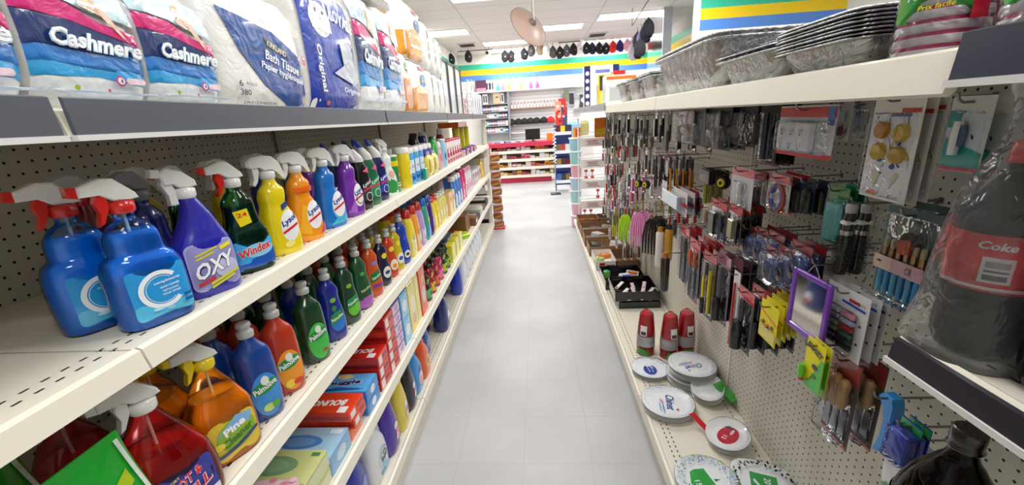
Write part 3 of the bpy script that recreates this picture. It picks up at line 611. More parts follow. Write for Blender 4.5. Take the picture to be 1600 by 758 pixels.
for j, y_ in enumerate((4.15, 4.42, 4.72)): put('yc', yc, (-.80, y_, Z2), ['nearest', 'middle', 'farthest'][j] + ' of the tall olive yellow spray cans near the far end', 'can')
put('orb', boxt(.2, .5, .05, '#d8642a', nm='orange_packet'), (-.85, 4.3, Z2+.256), 'flat orange packet lying on top of the tall yellow cans', 'packet')
# ================================================================== LEFT SHELF 3 : dish soap
spot = spray('fat', '#a01222', '#f0f0ee', '#f0f0ee', '#f0f0ee', 'wedge', [('r', -.046, .014, .054, .104, '#31399a', .012), ('p', [(-.046, .03), (.0, .014), (.054, .014), (.054, .03), (.0, .03)], '#e8e6f0'), ('t', 'LAUNDRY', -.018, .088, .034, .006, '#f2df3a', 18), ('t', 'SPOT &', .004, .078, .062, .020, '#ffffff', 18, .3, .06), ('t', 'SPOT &', .004, .079, .060, .018, '#e0304a', 18, .3, .03), ('t', 'SPILL', .012, .052, .066, .024, '#ffffff', 18, .3, .06), ('t', 'SPILL', .012, .053, .063, .021, '#e0304a', 18, .3, .03)], liquid='#b8121e', fill=.14, s=1.1, tint='#f6c8cc')
put('spot', spot, (-.705, .560, Z3), 'red stain remover spray bottle with white head and blue label', 'spray bottle', rz=-.4)
put('spot', spot, (-.845, .540, Z3), 'red spray bottle with white head, in the dark behind the front red one', 'spray bottle')
pine = spray('pine', '#e8941c', '#efefec', '#f2d51c', '#f2d51c', 'wedge', [('r', -.044, .012, .050, .104, '#e2c43a', .018), ('e', .006, .064, .040, .034, '#8fb832', 12), ('p', [(-.03, .075), (.012, .104), (.044, .094), (.036, .075)], '#7fb6e2'), ('t', 'Pine', .004, .080, .044, .018, '#ffffff', 16, .1, .04), ('t', 'Cleaner', .006, .058, .064, .018, '#3f7d28', 16, .1, .03), ('e', -.03, .052, .010, .008, '#f3e34a'), ('p', [(-.04, .03), (.0, .038), (.046, .056), (.046, .048), (.0, .030), (-.04, .022)], '#24447e')], liquid='#f7a31c', fill=.155, s=1.07, tint='#ffeccc')
put('pine', pine, (-.705, .695, Z3), 'amber pine cleaner spray bottle with yellow and white trigger', 'spray bottle', rz=-.45)
put('pine', pine, (-.82, .68, Z3), 'amber spray bottle with yellow trigger, behind the front pine cleaner', 'spray bottle')
def pal(lc, fruit, s=1.0): return [('e', .003, .070, .032, .058, lc), ('e', .002, .092, .030, .016, '#1f8f4a', 14), ('e', .004, .108, .009, .012, '#e6efe6'), ('t', 'Palmolive', .002, .092, .053, .015, '#ffffff', 16, .1, .02)] + fruit
pb = squeeze('dish', '#123f92', CAPG, pal('#3a8fe0', [('e', .0, .036, .013, .011, '#bfe07a'), ('e', .016, .038, .009, .010, '#5fae3c')]), s=1.08)
po_ = squeeze('dish', '#b5331a', CAPG, pal('#f39a22', [('e', -.006, .034, .012, .012, '#f7d13a'), ('e', .014, .032, .012, .008, '#e2452a')]), s=1.08)
pg = squeeze('dish', '#0e3c22', CAPG, pal('#3fc04a', [('e', .014, .036, .010, .004, '#c0392b')]), s=1.08)
ub = squeeze('ultra', '#16288e', CAPG, [('e', .004, .068, .026, .034, '#2a78d8'), ('p', [(-.022, .06), (.026, .075), (.02, .105), (-.016, .095)], '#1f8f4a'), ('t', 'Palmolive', .003, .082, .042, .011, '#ffffff', 16), ('e', .0, .143, .010, .008, '#7fc03c'), ('e', -.002, .115, .008, .010, '#2a8a4a')], s=1.08)
ug = squeeze('ultra', '#123f26', CAPG, [('e', .004, .060, .024, .030, '#6ac83c'), ('p', [(-.022, .06), (.026, .075), (.02, .105), (-.016, .095)], '#1f8f4a'), ('t', 'Palmolive', .003, .082, .042, .011, '#ffffff', 16), ('e', .0, .143, .010, .008, '#7fc03c')], s=1.08)
up = squeeze('ultra', '#17502c', CAPG, [('p', [(-.038, .006), (.038, .006), (.038, .055), (-.038, .045)], '#b25fc0'), ('t', 'Palmolive', .003, .082, .042, .011, '#d8f0c8', 16), ('e', .0, .143, .010, .008, '#3fae5c')], s=1.08)
uo = squeeze('ultra', '#cf5320', CAPG, [('p', [(-.028, .065), (.03, .075), (.022, .115), (-.02, .10)], '#1f7a3c'), ('t', 'Palmolive', .003, .086, .042, .011, '#ffffff', 16), ('r', -.02, .04, .026, .055, '#7f3a9c', .004), ('e', .002, .143, .012, .009, '#7a86d0')], s=1.05)
un = squeeze('ultra', '#191a3c', CAPG, [('e', .004, .06, .022, .026, '#e8e6d8'), ('e', .002, .135, .014, .012, '#f1e12c'), ('e', .004, .06, .014, .008, '#3a3a7c')], s=.98)
ur = squeeze('ultra', '#c8401c', CAPG, [('e', .004, .06, .022, .026, '#f2e6d6'), ('e', .002, .135, .014, .012, '#f1e12c'), ('e', .004, .055, .012, .010, '#f08a1c')], s=.98)
ul = squeeze('ultra', '#c8b41c', CAPG, [('e', .004, .06, .022, .026, '#f0f2e0'), ('e', .002, .135, .014, .012, '#f1e12c'), ('e', .004, .06, .014, .010, '#2a58b8')], s=.98)
uu = squeeze('ultra', '#1c3fb0', CAPG, [('e', .004, .05, .020, .020, '#f4ecd8'), ('e', .002, .135, .014, .012, '#2f56d8'), ('e', .004, .05, .012, .008, '#20306a')], s=1.1)
front = [('pb', pb, .815, 'blue dish soap bottle with lime label, nearest of the row'), ('po', po_, .915, 'orange red dish soap bottle with orange fruit label'), ('pg', pg, 1.06, 'dark green wide dish soap bottle with bright green label'),
         ('ub', ub, 1.185, 'slim blue dish soap bottle with green and blue label'), ('ug', ug, 1.30, 'slim dark green dish soap bottle with lime green label'), ('up', up, 1.415, 'slim dish soap bottle, green above and purple at its foot'), ('uo', uo, 1.53, 'slim orange dish soap bottle with green leaf label'),
         ('un', un, 1.645, 'slim navy dish soap bottle with yellow neck sticker'), ('ur', ur, 1.74, 'slim orange red dish soap bottle with yellow neck sticker'), ('ul', ul, 1.83, 'slim yellow dish soap bottle with yellow neck sticker'), ('uu', uu, 1.925, 'slim royal blue dish soap bottle at the far end of the soaps')]
for k_, b_, y_, d_ in front: put(k_, b_, (-.70, y_, Z3), d_, 'dish soap bottle', rz=-.68+random.uniform(-.06, .06)+y_*.12)
rows = [('pb', .80), ('po', .90), ('pg', 1.01), ('ub', 1.12), ('ug', 1.235), ('up', 1.35), ('uo', 1.46), ('un', 1.58), ('ur', 1.68), ('ul', 1.77)]
for i_, (k_, y_) in enumerate(rows):
    d_ = dict((a, d) for a, b, c, d in front)[k_].split(',')[0].split(' with')[0]
    put(k_, None, (-.79, y_+.01, Z3), d_ + ' in the second row, behind its match in front', 'dish soap bottle')
    if i_ > 0: put(k_, None, (-.875, y_+.0, Z3), d_ + ' in the third row, dark near the back panel', 'dish soap bottle')
lf = lambda c, c2: [('p', [(-.036, .02), (.036, .03), (.036, .12), (-.036, .10)], c2), ('t', 'Lysol', .002, .105, .05, .018, '#2a3f9e', 22, .3), ('e', .006, .04, .014, .014, c)]
f1 = squeeze('floor', '#f2dc3a', '#cf2a24', lf('#f6f0b0', '#f7efb4'), capstyle='big', s=1.12); f2 = squeeze('floor', '#f3a03a', '#cf2a24', lf('#e8641c', '#f6dcb0'), capstyle='big', s=1.12); f3 = squeeze('floor', '#b79ad8', '#cf2a24', lf('#7a50b0', '#ddd0ee'), capstyle='big', s=1.12)
f4 = squeeze('floor', '#3aa08c', '#1f6fc8', [('p', [(-.034, .02), (.034, .02), (.034, .07), (-.034, .09)], '#3aa0e0'), ('e', .0, .12, .024, .016, '#7ac84a')], capstyle='big', s=1.12); f5 = squeeze('floor', '#4a2378', '#1f5fb8', [('e', 0, .08, .024, .03, '#7a50c0')], capstyle='big', s=1.12)
for k_, b_, y_, d_ in (('f1', f1, 2.04, 'yellow floor cleaner bottle with red cap'), ('f2', f2, 2.14, 'orange floor cleaner bottle with red cap'), ('f3', f3, 2.24, 'lilac floor cleaner bottle with red cap'), ('f4', f4, 2.35, 'green and blue bottle with blue cap'), ('f5', f5, 2.455, 'deep purple bottle with blue cap')):
    put(k_, b_, (-.70, y_, Z3), d_ + ' on the soap shelf, front row', 'cleaner bottle')
    put(k_, None, (-.81, y_-.02, Z3), d_ + ' on the soap shelf, second row', 'cleaner bottle')
yb = squeeze('floor', '#eed51c', '#d8342a', [('r', -.02, .03, .026, .1, '#f8f0a0', .004)], s=.95); yb2 = squeeze('floor', '#e4d87a', '#e6e6d8', [('e', 0, .07, .022, .03, '#f6f2d0')], s=.9)
for j, (k_, b_, y_, d_) in enumerate((('yb', yb, 2.54, 'nearer'), ('yb', yb, 2.63, 'farther'))): put(k_, b_, (-.70, y_, Z3), d_ + ' bright yellow bottle with red cap, after the purple bottle', 'cleaner bottle')
for j, y_ in enumerate((2.72, 2.80, 2.88)): put('yb2', yb2, (-.70, y_, Z3), ['nearest', 'middle', 'farthest'][j] + ' of the three pale yellow bottles on the soap shelf', 'cleaner bottle')
fb = boxt(.07, .09, .17, '#f2c88a', front=[('r', -.035, .02, .035, .09, '#f0e08a'), ('e', 0, .12, .02, .02, '#e8743a')], nm='tall_carton')
for j, y_ in enumerate((2.98, 3.09)): put('fb', fb, (-.695, y_, Z3), ['nearer', 'farther'][j] + ' tall peach coloured carton after the pale yellow bottles', 'box')
s1 = squeeze('softener', '#3f7fd0', '#f2f4f6', [('p', [(-.04, .02), (.044, .02), (.03, .10), (-.03, .12)], '#cfe4f4'), ('e', 0, .14, .02, .014, '#1b3f9a')], capstyle='wide', s=1.05); s2 = squeeze('softener', '#d02f78', '#cf2a6e', [('p', [(-.04, .02), (.044, .02), (.02, .08), (-.03, .12)], '#f0b6d0'), ('e', 0, .13, .022, .014, '#ffffff')], capstyle='wide', s=1.1); s3 = squeeze('softener', '#e9dfe8', '#e6a0bc', [('e', 0, .08, .034, .04, '#dc7aa4'), ('e', .004, .13, .02, .012, '#c03a6a')], capstyle='wide', s=1.05)
for j, (k_, b_) in enumerate((('s1', s1), ('s1', s1), ('s1', s1), ('s2', s2), ('s2', s2), ('s3', s3), ('s3', s3), ('s3', s3))):
    put(k_, b_, (-.70, 3.24+j*.115, Z3), {'s1': 'blue and white', 's2': 'magenta', 's3': 'white and pink'}[k_] + ' softener bottle, ' + ORD[j].replace('frontmost', 'first') + ' after the peach cartons', 'softener bottle')
for j in range(5): put(('s3', 's1', 's2', 's1', 's3')[j], None, (-.81, 3.3+j*.16, Z3), ORD[j].replace('frontmost', 'nearest') + ' of the softener bottles in the second row', 'softener bottle')
wpk = boxt(.10, .14, .17, '#e8e4ea', front=[('r', -.06, .02, .06, .05, '#c9a0b4'), ('e', 0, .11, .05, .03, '#8a6a96'), ('e', .01, .10, .02, .02, '#c04a6a')], nm='large_carton')
for j in range(4): put('wpk', wpk, (-.72, 4.22+j*.16, Z3), ORD[j].replace('frontmost', 'nearest') + ' of the pale pink and white cartons on the soap shelf', 'box')
put('yfig', squeeze('ultra', '#efc21a', '#e8a01a', [('e', 0, .06, .02, .03, '#f7e48a')], s=1.0), (-.69, 4.92, Z3), 'small yellow bottle near the far end of the soap shelf', 'bottle')
put('tan', boxt(.3, .32, .22, '#cfc6b4', nm='tan_carton', mf=K), (-.80, 5.16, Z3), 'plain pale tan carton filling the far end of the soap shelf', 'box')
put('stk', boxt(.3, .26, .05, '#a59a8a', top=[('r', -.1, -.1, .1, .1, '#6f3a30')], nm='flat_packet', mf=K), (-.80, 5.16, Z3+.22), 'flat grey brown packet lying on the tan carton', 'packet')
# green refill pouches at the left edge
def pouch(c1, c2, spec, Wd=.24, H=.225):
    def f():
        r = empty('refill_pouch'); pr = smooth([(0, Wd/2, .030, 0, 0, 6), (.02, Wd/2, .034, 0, 0, 5), (H*.5, Wd/2, .024, 0, 0, 4), (H*.86, Wd/2, .008, 0, 0, 3), (H, Wd/2, .0015, 0, 0, 8)], 4)
        b = MB(); b.loft(pr, W(c1), 40); b.build('pouch', r); l = MB(); art(l, front_of(pr), spec, W, nr=6, e0=.001); l.build('print', r); return r
    return f
gp = pouch('#16a42c', 0, [('p', [(-.09, .05), (.0, .075), (.10, .14), (.10, .165), (.0, .105), (-.09, .075)], '#a8c41c'), ('r', .106, .02, .112, .215, '#d8e0d8'), ('e', -.03, .02, .05, .025, '#5fd06a')])
put('gp', gp, (-.70, .40, Z3), 'green refill pouch with a yellow green swoosh, front one of two at the bottom left', 'pouch', rz=-.15, tilt=(.10, 0))
put('gp', gp, (-.80, .36, Z3), 'green refill pouch behind and left of the front green pouch', 'pouch', rz=.05, tilt=(.12, 0))
# ================================================================== LEFT SHELF 4 : cartons
kl = boxt(.24, .12, .052, '#c9cf8a', top=[('r', -.118, -.058, .118, .058, '#d0d68e'), ('e', -.01, .0, .075, .036, '#7fa87a'), ('e', -.01, .0, .05, .024, '#8fb48c'), ('r', .085, .035, .11, .048, '#4f8a5a')], near=[('r', -.118, .0, .118, .045, '#cdd28c'), ('e', .03, .022, .03, .014, '#f0c8d4'), ('e', .07, .028, .02, .012, '#e89ab0')], front=[('r', -.056, .003, .056, .042, '#d8dcae')], nm='tissue_box')
kb = boxt(.24, .13, .07, '#8fc0e6', top=[('r', -.118, -.063, .118, .063, '#a8cdea'), ('e', -.01, .0, .075, .03, '#4f86cc'), ('e', -.01, .0, .052, .019, '#6f9cd6'), ('r', .07, .035, .11, .055, '#e6f0f8')], front=[('r', -.06, .004, .06, .066, '#86b6e0'), ('e', 0, .035, .03, .02, '#c8e0f2')], near=[('r', -.118, .02, .118, .06, '#c8dcea')], nm='tissue_box')
kp = boxt(.24, .12, .045, '#e2a8c4', top=[('r', -.118, -.058, .118, .058, '#e6b8cc'), ('r', -.09, -.04, .02, .04, '#2f3f8a'), ('r', .03, -.05, .10, .03, '#f1da3a'), ('e', .05, .045, .05, .012, '#f2d2dc')] + [('e', .02+.018*i, .03+.012*(i % 3), .010, .008, '#f4c6d0' if i % 2 else '#ec8ea6') for i in range(6)], front=[('r', -.056, .003, .056, .042, '#dfe2b4')], nm='tissue_box')
for j in range(2): put('kl', kl, (-.775, .875+.004*j, Z4+.053*j+.0), ['yellow green tissue box under the other yellow green one', 'yellow green tissue box with oval opening, lying on its match'][j], 'tissue box')
put('kp', kp, (-.78, .745, Z4), 'pink tissue box with navy panel and flowers, bottom of its stack', 'tissue box'); put('kp', kp, (-.775, .74, Z4+.047), 'pink tissue box with navy panel and flowers, middle of its stack', 'tissue box'); put('kp', kp, (-.775, .742, Z4+.094), 'pink tissue box with navy panel and flowers, topmost of its stack', 'tissue box', rz=.03)
put('kb', kb, (-.775, 1.005, Z4), 'light blue tissue box with darker blue oval', 'tissue box')
tide = boxt(.17, .085, .045, '#ee5a1e', top=[('r', -.08, .02, .08, .036, '#6a3a8c'), ('e', .0, -.005, .036, .024, '#f7c02a'), ('e', .0, -.005, .028, .018, '#f28a1a'), ('t', 'Tide', .0, -.005, .044, .018, '#1f3fa0', 0)], front=[('r', -.036, .006, .036, .04, '#f07028')], near=[('r', -.08, .01, .08, .03, '#f28a3a')])
put('tide', tide, (-.745, 1.118, Z4), 'orange laundry carton with round yellow emblem, under the red dryer sheet box', 'box')
def bounce(c='#e8421e', c2='#b8281a', H=.05): return boxt(.20, .105, H, c, top=[('r', -.098, -.05, .098, .05, c), ('t', 'BOUNCE', .0, -.004, .13, .030, '#ffffff', 184, .2, .04), ('r', .055, -.05, .085, -.02, '#f6f6f6'), ('e', -.07, .038, .03, .010, '#f2b03a')], front=[('r', -.045, .006, -.012, H-.006, '#f3e6e2'), ('r', .0, .02, .04, .03, c2)], near=[('r', -.095, .008, .095, .02, c2)])
put('bnc', bounce(H=.036), (-.745, 1.135, Z4+.046), 'orange red dryer sheet box lying on the orange laundry carton', 'box', rz=.05)
put('bnc', None, (-.745, 1.13, Z4+.083), 'orange red dryer sheet box on top of the nearest small stack', 'box', rz=-.03)
sng = boxt(.22, .115, .05, '#2f8fe0', top=[('r', -.108, -.055, .108, .055, '#5fb0ec'), ('e', .0, .036, .03, .016, '#ecd9a0'), ('e', -.012, .03, .008, .010, '#e4c98a'), ('e', .02, .034, .008, .010, '#e4c98a'), ('t', 'Snuggle', .0, -.004, .15, .036, '#ffffff', 4, .2, .08), ('t', 'Snuggle', .0, -.004, .145, .032, '#14286e', 4, .2, .05), ('p', [(-.1, -.052), (.1, -.04), (.0, -.028)], '#1660c0')], front=[('r', -.05, .005, .05, .045, '#3f8fd8'), ('e', 0, .025, .02, .016, '#e8f2fa')], near=[('r', -.1, .01, .1, .03, '#2468b8')])
for j in range(2): put('sng', sng, (-.76, 1.262, Z4+.0505*j), 'sky blue fabric sheet box, ' + ['lower of the two', 'upper of the two with dark blue lettering'][j], 'box', rz=(.0, .03)[j])
bd = bounce('#d32a1e', '#8a1a18')
for c_, (yc_, n_) in enumerate(((1.395, 3), (1.51, 5))):
    for j in range(n_): put('bncr', bd, (-.75, yc_, Z4+.0508*j), 'deep red dryer sheet box, ' + ORD[j].replace('frontmost', 'first') + ' from the bottom of the ' + ['nearer', 'taller farther'][c_] + ' red stack', 'box', rz=random.uniform(-.03, .03))
pu = boxt(.19, .10, .05, '#7a55b8', top=[('r', -.09, -.045, .09, .045, '#5a3f9c'), ('r', .03, -.04, .08, .04, '#b8b0cc')], front=[('r', -.045, .004, .045, .046, '#e8c8e0'), ('e', .01, .024, .02, .014, '#b894d8')])
for j in range(5): put('pu', pu, (-.755, 1.62, Z4+.0505*j), 'purple dryer sheet box, ' + ORD[j].replace('frontmost', 'first') + ' from the bottom of the purple stack', 'box')
lb = boxt(.19, .10, .125, '#5ab4e8', top=[('r', -.09, -.045, .09, .045, '#3f9ada'), ('r', .03, -.04, .08, .04, '#b0bcc4')], front=[('r', -.045, .01, .045, .115, '#8fd0f0'), ('e', 0, .06, .03, .03, '#e8f6fc')])
for j in range(2): put('lb', lb, (-.755, 1.735, Z4+.126*j), ['lower', 'upper'][j] + ' light blue laundry carton', 'box')
yx = boxt(.19, .115, .255, '#efd548', top=[('r', -.09, -.05, .09, .05, '#e6cc3a')], front=[('r', -.054, .01, .054, .245, '#f1e07a'), ('e', 0, .14, .034, .05, '#f8f2c8'), ('e', .01, .06, .02, .03, '#eab0c0')], near=[('r', -.08, .1, .08, .2, '#d8b83a')])
put('yx', yx, (-.755, 1.85, Z4), 'tall pale yellow laundry carton', 'box')
gx = boxt(.19, .06, .26, '#e8df6a', top=[('r', -.09, -.028, .09, .028, '#2f9a3a')], front=[('r', -.028, .01, .028, .25, '#efe58a')]); put('gx', gx, (-.756, 1.942, Z4), 'narrow yellow carton with a green top', 'box')
ox = boxt(.19, .11, .265, '#e8521e', top=[('r', -.09, -.05, .09, .05, '#d8451a')], front=[('r', -.05, .01, .05, .255, '#ea5a22'), ('e', 0, .11, .03, .05, '#d9c8c0'), ('e', 0, .2, .03, .02, '#f29a3a')]); put('ox', ox, (-.752, 2.035, Z4), 'tall orange laundry carton at the end of the cartons', 'box')
def jar(c, lidc, labc, h=.16):
    def f():
        r = empty('freshener_jar'); p = smooth([(0, .036, .036), (.006, .040, .040), (.07, .038, .038), (.10, .026, .026), (.12, .030, .030), (h-.02, .030, .030), (h, .02, .02)], 3)
        b = MB(); b.loft(p, G(c), 20); b.build('body', r); lab(r, p, [('r', -.034, .02, .034, .075, labc), ('e', .0, .048, .018, .014, '#2a4a2c'), ('r', -.02, .105, .02, h-.025, labc)])
        q = MB(); q.loft([(h-.001, .018, .018), (h+.02, .019, .019), (h+.022, .012, .012)], G(lidc), 14); q.build('lid', r); return r
    return f
for j, (k_, c1, c2, c3, y_) in enumerate((('ja', '#3a1c14', '#1a1a1a', '#5fb878', 2.20), ('jb', '#a02020', '#1c1c1c', '#e8b83a', 2.31), ('jc', '#8a1a2a', '#222222', '#e86a4a', 2.42), ('jd', '#c02a5a', '#222222', '#ef7fb0', 2.53), ('je', '#2a2a1c', '#1c1c1c', '#b8c83a', 2.64), ('jf', '#30401c', '#202020', '#8fb83a', 2.75))):
    put(k_, jar(c1, c2, c3), (-.70, y_, Z4), ['dark jar with green label, nearest of the jars', 'red jar with amber label', 'dark red jar with coral label', 'raspberry jar with pink label', 'dark jar with olive yellow label', 'dark jar with leaf green label'][j] + ' on the carton shelf', 'jar')
    put(k_, None, (-.80, y_+.0, Z4), ['dark jar with green label', 'red jar with amber label', 'dark red jar with coral label', 'raspberry jar with pink label', 'dark jar with olive yellow label', 'dark jar with leaf green label'][j] + ', its match in the back row', 'jar')
spg = boxt(.06, .12, .13, '#e7dc3a', front=[('r', -.05, .02, .05, .12, '#efe86a')], nm='sponge_pack')
for j in range(3): put('spg', spg, (-.69, 2.90+.15*j, Z4), ['nearest', 'middle', 'farthest'][j] + ' yellow sponge pack on the carton shelf', 'sponge')
put('bpk', softpack(.24, .11, .14, [('r', -.08, .02, .1, .08, '#8aa8c8')], '#2f4f7a', nm='cloth_pack'), (-.80, 3.20, Z4), 'dark blue wrapped cloth pack behind the sponges', 'pack')
put('rbx', boxt(.16, .16, .06, '#b82a22', nm='small_carton'), (-.80, 3.47, Z4), 'small red carton on the carton shelf beyond the cloth pack', 'box')
put('brb', boxt(.22, .22, .16, '#8a6038', nm='brown_carton', mf=K), (-.80, 3.75, Z4), 'brown cardboard carton on the carton shelf', 'box')
put('brb2', boxt(.12, .14, .08, '#7a5230', front=[('r', -.04, .02, .04, .06, '#e8e4dc')], nm='brown_carton', mf=K), (-.70, 3.98, Z4), 'small brown carton beside the big one', 'box')
put('dish_g', canister(.08, .03, '#a8cf2a', '#bfe03a', None, .01, 'green_dish'), (-.72, 3.52, Z4+.0), 'round lime green plastic dish on the carton shelf', 'dish')
for j, (c_, y_) in enumerate((('#3a3436', 4.2), ('#c9c4bc', 4.45), ('#6a4a3a', 4.7), ('#2a2a30', 4.95), ('#d8d4cc', 5.2))): put('mx%d' % j, boxt(.22, .2, .05+.02*(j % 2), c_, top=[('r', -.08, -.07, .08, .05, '#b8b0a4')], nm='flat_carton', mf=K), (-.76, y_, Z4), ['charcoal', 'light grey', 'brown', 'black', 'off white'][j] + ' flat carton toward the far end of the carton shelf', 'box')
# ================================================================== LEFT BASE SHELF : jugs
dj = squeeze('jug', '#1a2fa6', '#15258c', [('e', .01, .08, .03, .04, '#2f55c8')], capstyle='big', s=1.1)
put('dj', dj, (-.735, 1.145, Z5), 'royal blue jug at the bottom shelf, nearest', 'jug', rz=.1)
def handle_jug(c, cap, spec, s=1.0, top=None):
    def f():
        r = empty('handled_jug'); p = sc_prof('jug', s); body(r, p, c); lab(r, p, spec)
        h = MB(); h.tube([(0, .045*s, .10*s), (0, .060*s, .135*s), (0, .050*s, .172*s), (0, .022*s, .188*s), (0, .0, .190*s)], [.010*s, .011*s, .011*s, .011*s, .012*s], G(c), 10); h.build('handle', r)
        q = MB(); q.loft([(.197*s, .024*s, .024*s, -.012*s), (.222*s, .023*s, .023*s, -.012*s), (.225*s, .018*s, .018*s, -.012*s)], G(cap), 18); q.build('cap', r); return r
    return f
dut = handle_jug('#e9edf0', '#1f3f9a', [('e', .008, .085, .040, .056, '#cfe4f0'), ('o', .012, .10, .028, .003, '#16181c', 20, 340), ('t', 'Old', .012, .108, .028, .013, '#16181c', 16, .1, .04), ('t', 'Dutch', .014, .088, .056, .020, '#16181c', 16, .1, .05), ('r', -.03, .022, .044, .04, '#3fa0dc'), ('e', .01, .05, .02, .012, '#8fd0ec')], 1.15)
put('dut', dut, (-.715, 1.285, Z5), 'white bleach jug with black lettering in an oval', 'jug', rz=-.05)
flo = lambda c: [('e', .006, .09, .020, .050, c, 8), ('e', .004, .12, .018, .018, '#f4e4ec'), ('e', .01, .085, .014, .026, '#e86a90', 12), ('e', .0, .07, .012, .016, '#f6c6d4', -20)]
put('fp', squeeze('softener', '#4a2aa0', '#cfcde8', flo('#5a3ab4'), capstyle='wide', s=1.2), (-.70, 1.42, Z5), 'violet softener bottle with pink flower label and white cap', 'softener bottle')
put('fy', squeeze('softener', '#e3cf4a', '#f4f4f2', flo('#ecdc6a'), capstyle='wide', s=1.2), (-.70, 1.56, Z5), 'yellow softener bottle with pink flower label and white cap', 'softener bottle')
put('fk', squeeze('softener', '#1c141c', '#17131a', flo('#2a1a26'), capstyle='wide', s=1.15), (-.70, 1.70, Z5), 'black softener bottle with dusky flower label', 'softener bottle')
put('fk', None, (-.82, 1.64, Z5), 'black softener bottle in the row behind', 'softener bottle')
put('sj', handle_jug('#2f8fdc', '#f0f2f4', [('e', .004, .07, .034, .036, '#f0d8dc'), ('e', .0, .06, .02, .024, '#e88aa0'), ('e', .01, .12, .026, .016, '#1a50b0')], 1.1), (-.71, 1.83, Z5), 'sky blue jug with pink label on the bottom shelf', 'jug')
put('tj', handle_jug('#e85a1e', '#1f4fb0', [('e', .0, .09, .034, .034, '#f6c22a'), ('e', .0, .09, .024, .024, '#f0801c'), ('t', 'Tide', 0, .09, .034, .014, '#1f3fa0')], 1.1), (-.705, 1.965, Z5), 'orange jug with round emblem on the bottom shelf', 'jug')
put('pj', handle_jug('#1f3f98', '#16307a', [('e', .0, .09, .034, .034, '#3f78d0')], 1.0), (-.75, 2.17, Z5), 'short navy jug with light blue oval on the bottom shelf', 'jug')
put('pj', None, (-.86, 2.1, Z5), 'short navy jug behind the front one', 'jug')
zr = squeeze('jug', '#15276e', '#10205c', [('e', .006, .085, .03, .045, '#e8ecf4'), ('e', .006, .06, .026, .02, '#cf4030')], capstyle='big', s=1.25)
put('zr', zr, (-.705, 2.50, Z5), 'tall navy detergent bottle with white and red oval label', 'detergent bottle'); put('zr', None, (-.83, 2.44, Z5), 'tall navy detergent bottle in the row behind', 'detergent bottle')
put('bj2', handle_jug('#1c3fb8', '#1c3fb8', [('e', .01, .08, .03, .034, '#7fa8e8')], 1.2), (-.71, 3.10, Z5), 'bright blue jug before the white bleach bottles', 'jug'); put('bj2', None, (-.84, 3.05, Z5), 'bright blue jug in the row behind', 'jug')
wj = handle_jug('#e6ebf4', '#1f2f9a', [('e', .006, .085, .032, .034, '#f4f6fa'), ('p', [(-.02, .04), (.03, .045), (.02, .085), (.0, .07)], '#d02a34')], 1.2)
for j in range(7):
    put('wj', wj, (-.71, 3.30+j*.165, Z5), ORD[j].replace('frontmost', 'nearest').replace('second', 'second nearest') + ' white bleach jug with blue cap and red mark, front row', 'jug')
    put('wj', None, (-.86, 3.30+j*.165, Z5), ORD[j].replace('frontmost', 'nearest').replace('second', 'second nearest') + ' white bleach jug with blue cap, back row', 'jug')
# ================================================================== LEFT TOP SHELF : tissue packs
def cash(w, h, sz=1.0, left=0):
    W2 = w/2*.965
    return [('r', -W2, .006, W2, h*.28, '#eef4f8'), ('p', [(-W2, h*.24), (0, h*.26), (W2, h*.20), (W2, h*.36), (0, h*.40), (-W2, h*.38)], '#2fa4e4'), ('p', [(-W2, h*.34), (W2, h*.30), (W2, h*.46), (-W2, h*.48)], '#1f7cce'), ('p', [(-W2, h*.44), (W2, h*.42), (W2, h*.58), (0, h*.64), (-W2, h*.66)], '#16316e'),
            ('p', [(-W2, h*.66), (-.1*w, h*.64), (W2, h*.52), (W2, h*.62), (.15*w, h*.66), (-.1*w, h*.76), (-W2, h*.78)], '#d81c7c'), ('p', [(-W2, h*.79), (-.1*w, h*.77), (.1*w, h*.72), (W2, h*.68), (W2, h*.97), (-W2, h*.97)], '#cfe8f6'),
            ('e', .06*w, h*.86, .06*w, .055*h, '#dcb16a'), ('e', .09*w, h*.85, .04*w, .04*h, '#f0cdb4'), ('p', [(-.02*w, h*.76), (.12*w, h*.79), (.18*w, h*.70), (.34*w, h*.55), (.36*w, h*.53), (.25*w, h*.70), (.16*w, h*.82), (.04*w, h*.82)], '#efc9ae'),
            ('t', 'Cashmere', .06*w, h*.50, w*.76, h*.13, '#bfe2f8', -3, .25, .06), ('t', 'Cashmere', .06*w, h*.505, w*.74, h*.12, '#ffffff', -3, .25, .025), ('e', .16*w, h*.24, .045*w, .04*h, '#e0479a'), ('e', .16*w, h*.24, .032*w, .028*h, '#ffffff'), ('t', '4', .16*w, h*.24, .02*w, .035*h, '#16316e'), ('r', .20*w, h*.215, .36*w, h*.265, '#f4dce8', .004),
            ('e', -.24*w, h*.17, .022*w, .018*h, '#b8d03a'), ('e', .02*w, h*.16, .014*w, .014*h, '#e87a8a'), ('r', -W2*.9, h*.13, W2*.9, h*.15, '#cfe0ee')]
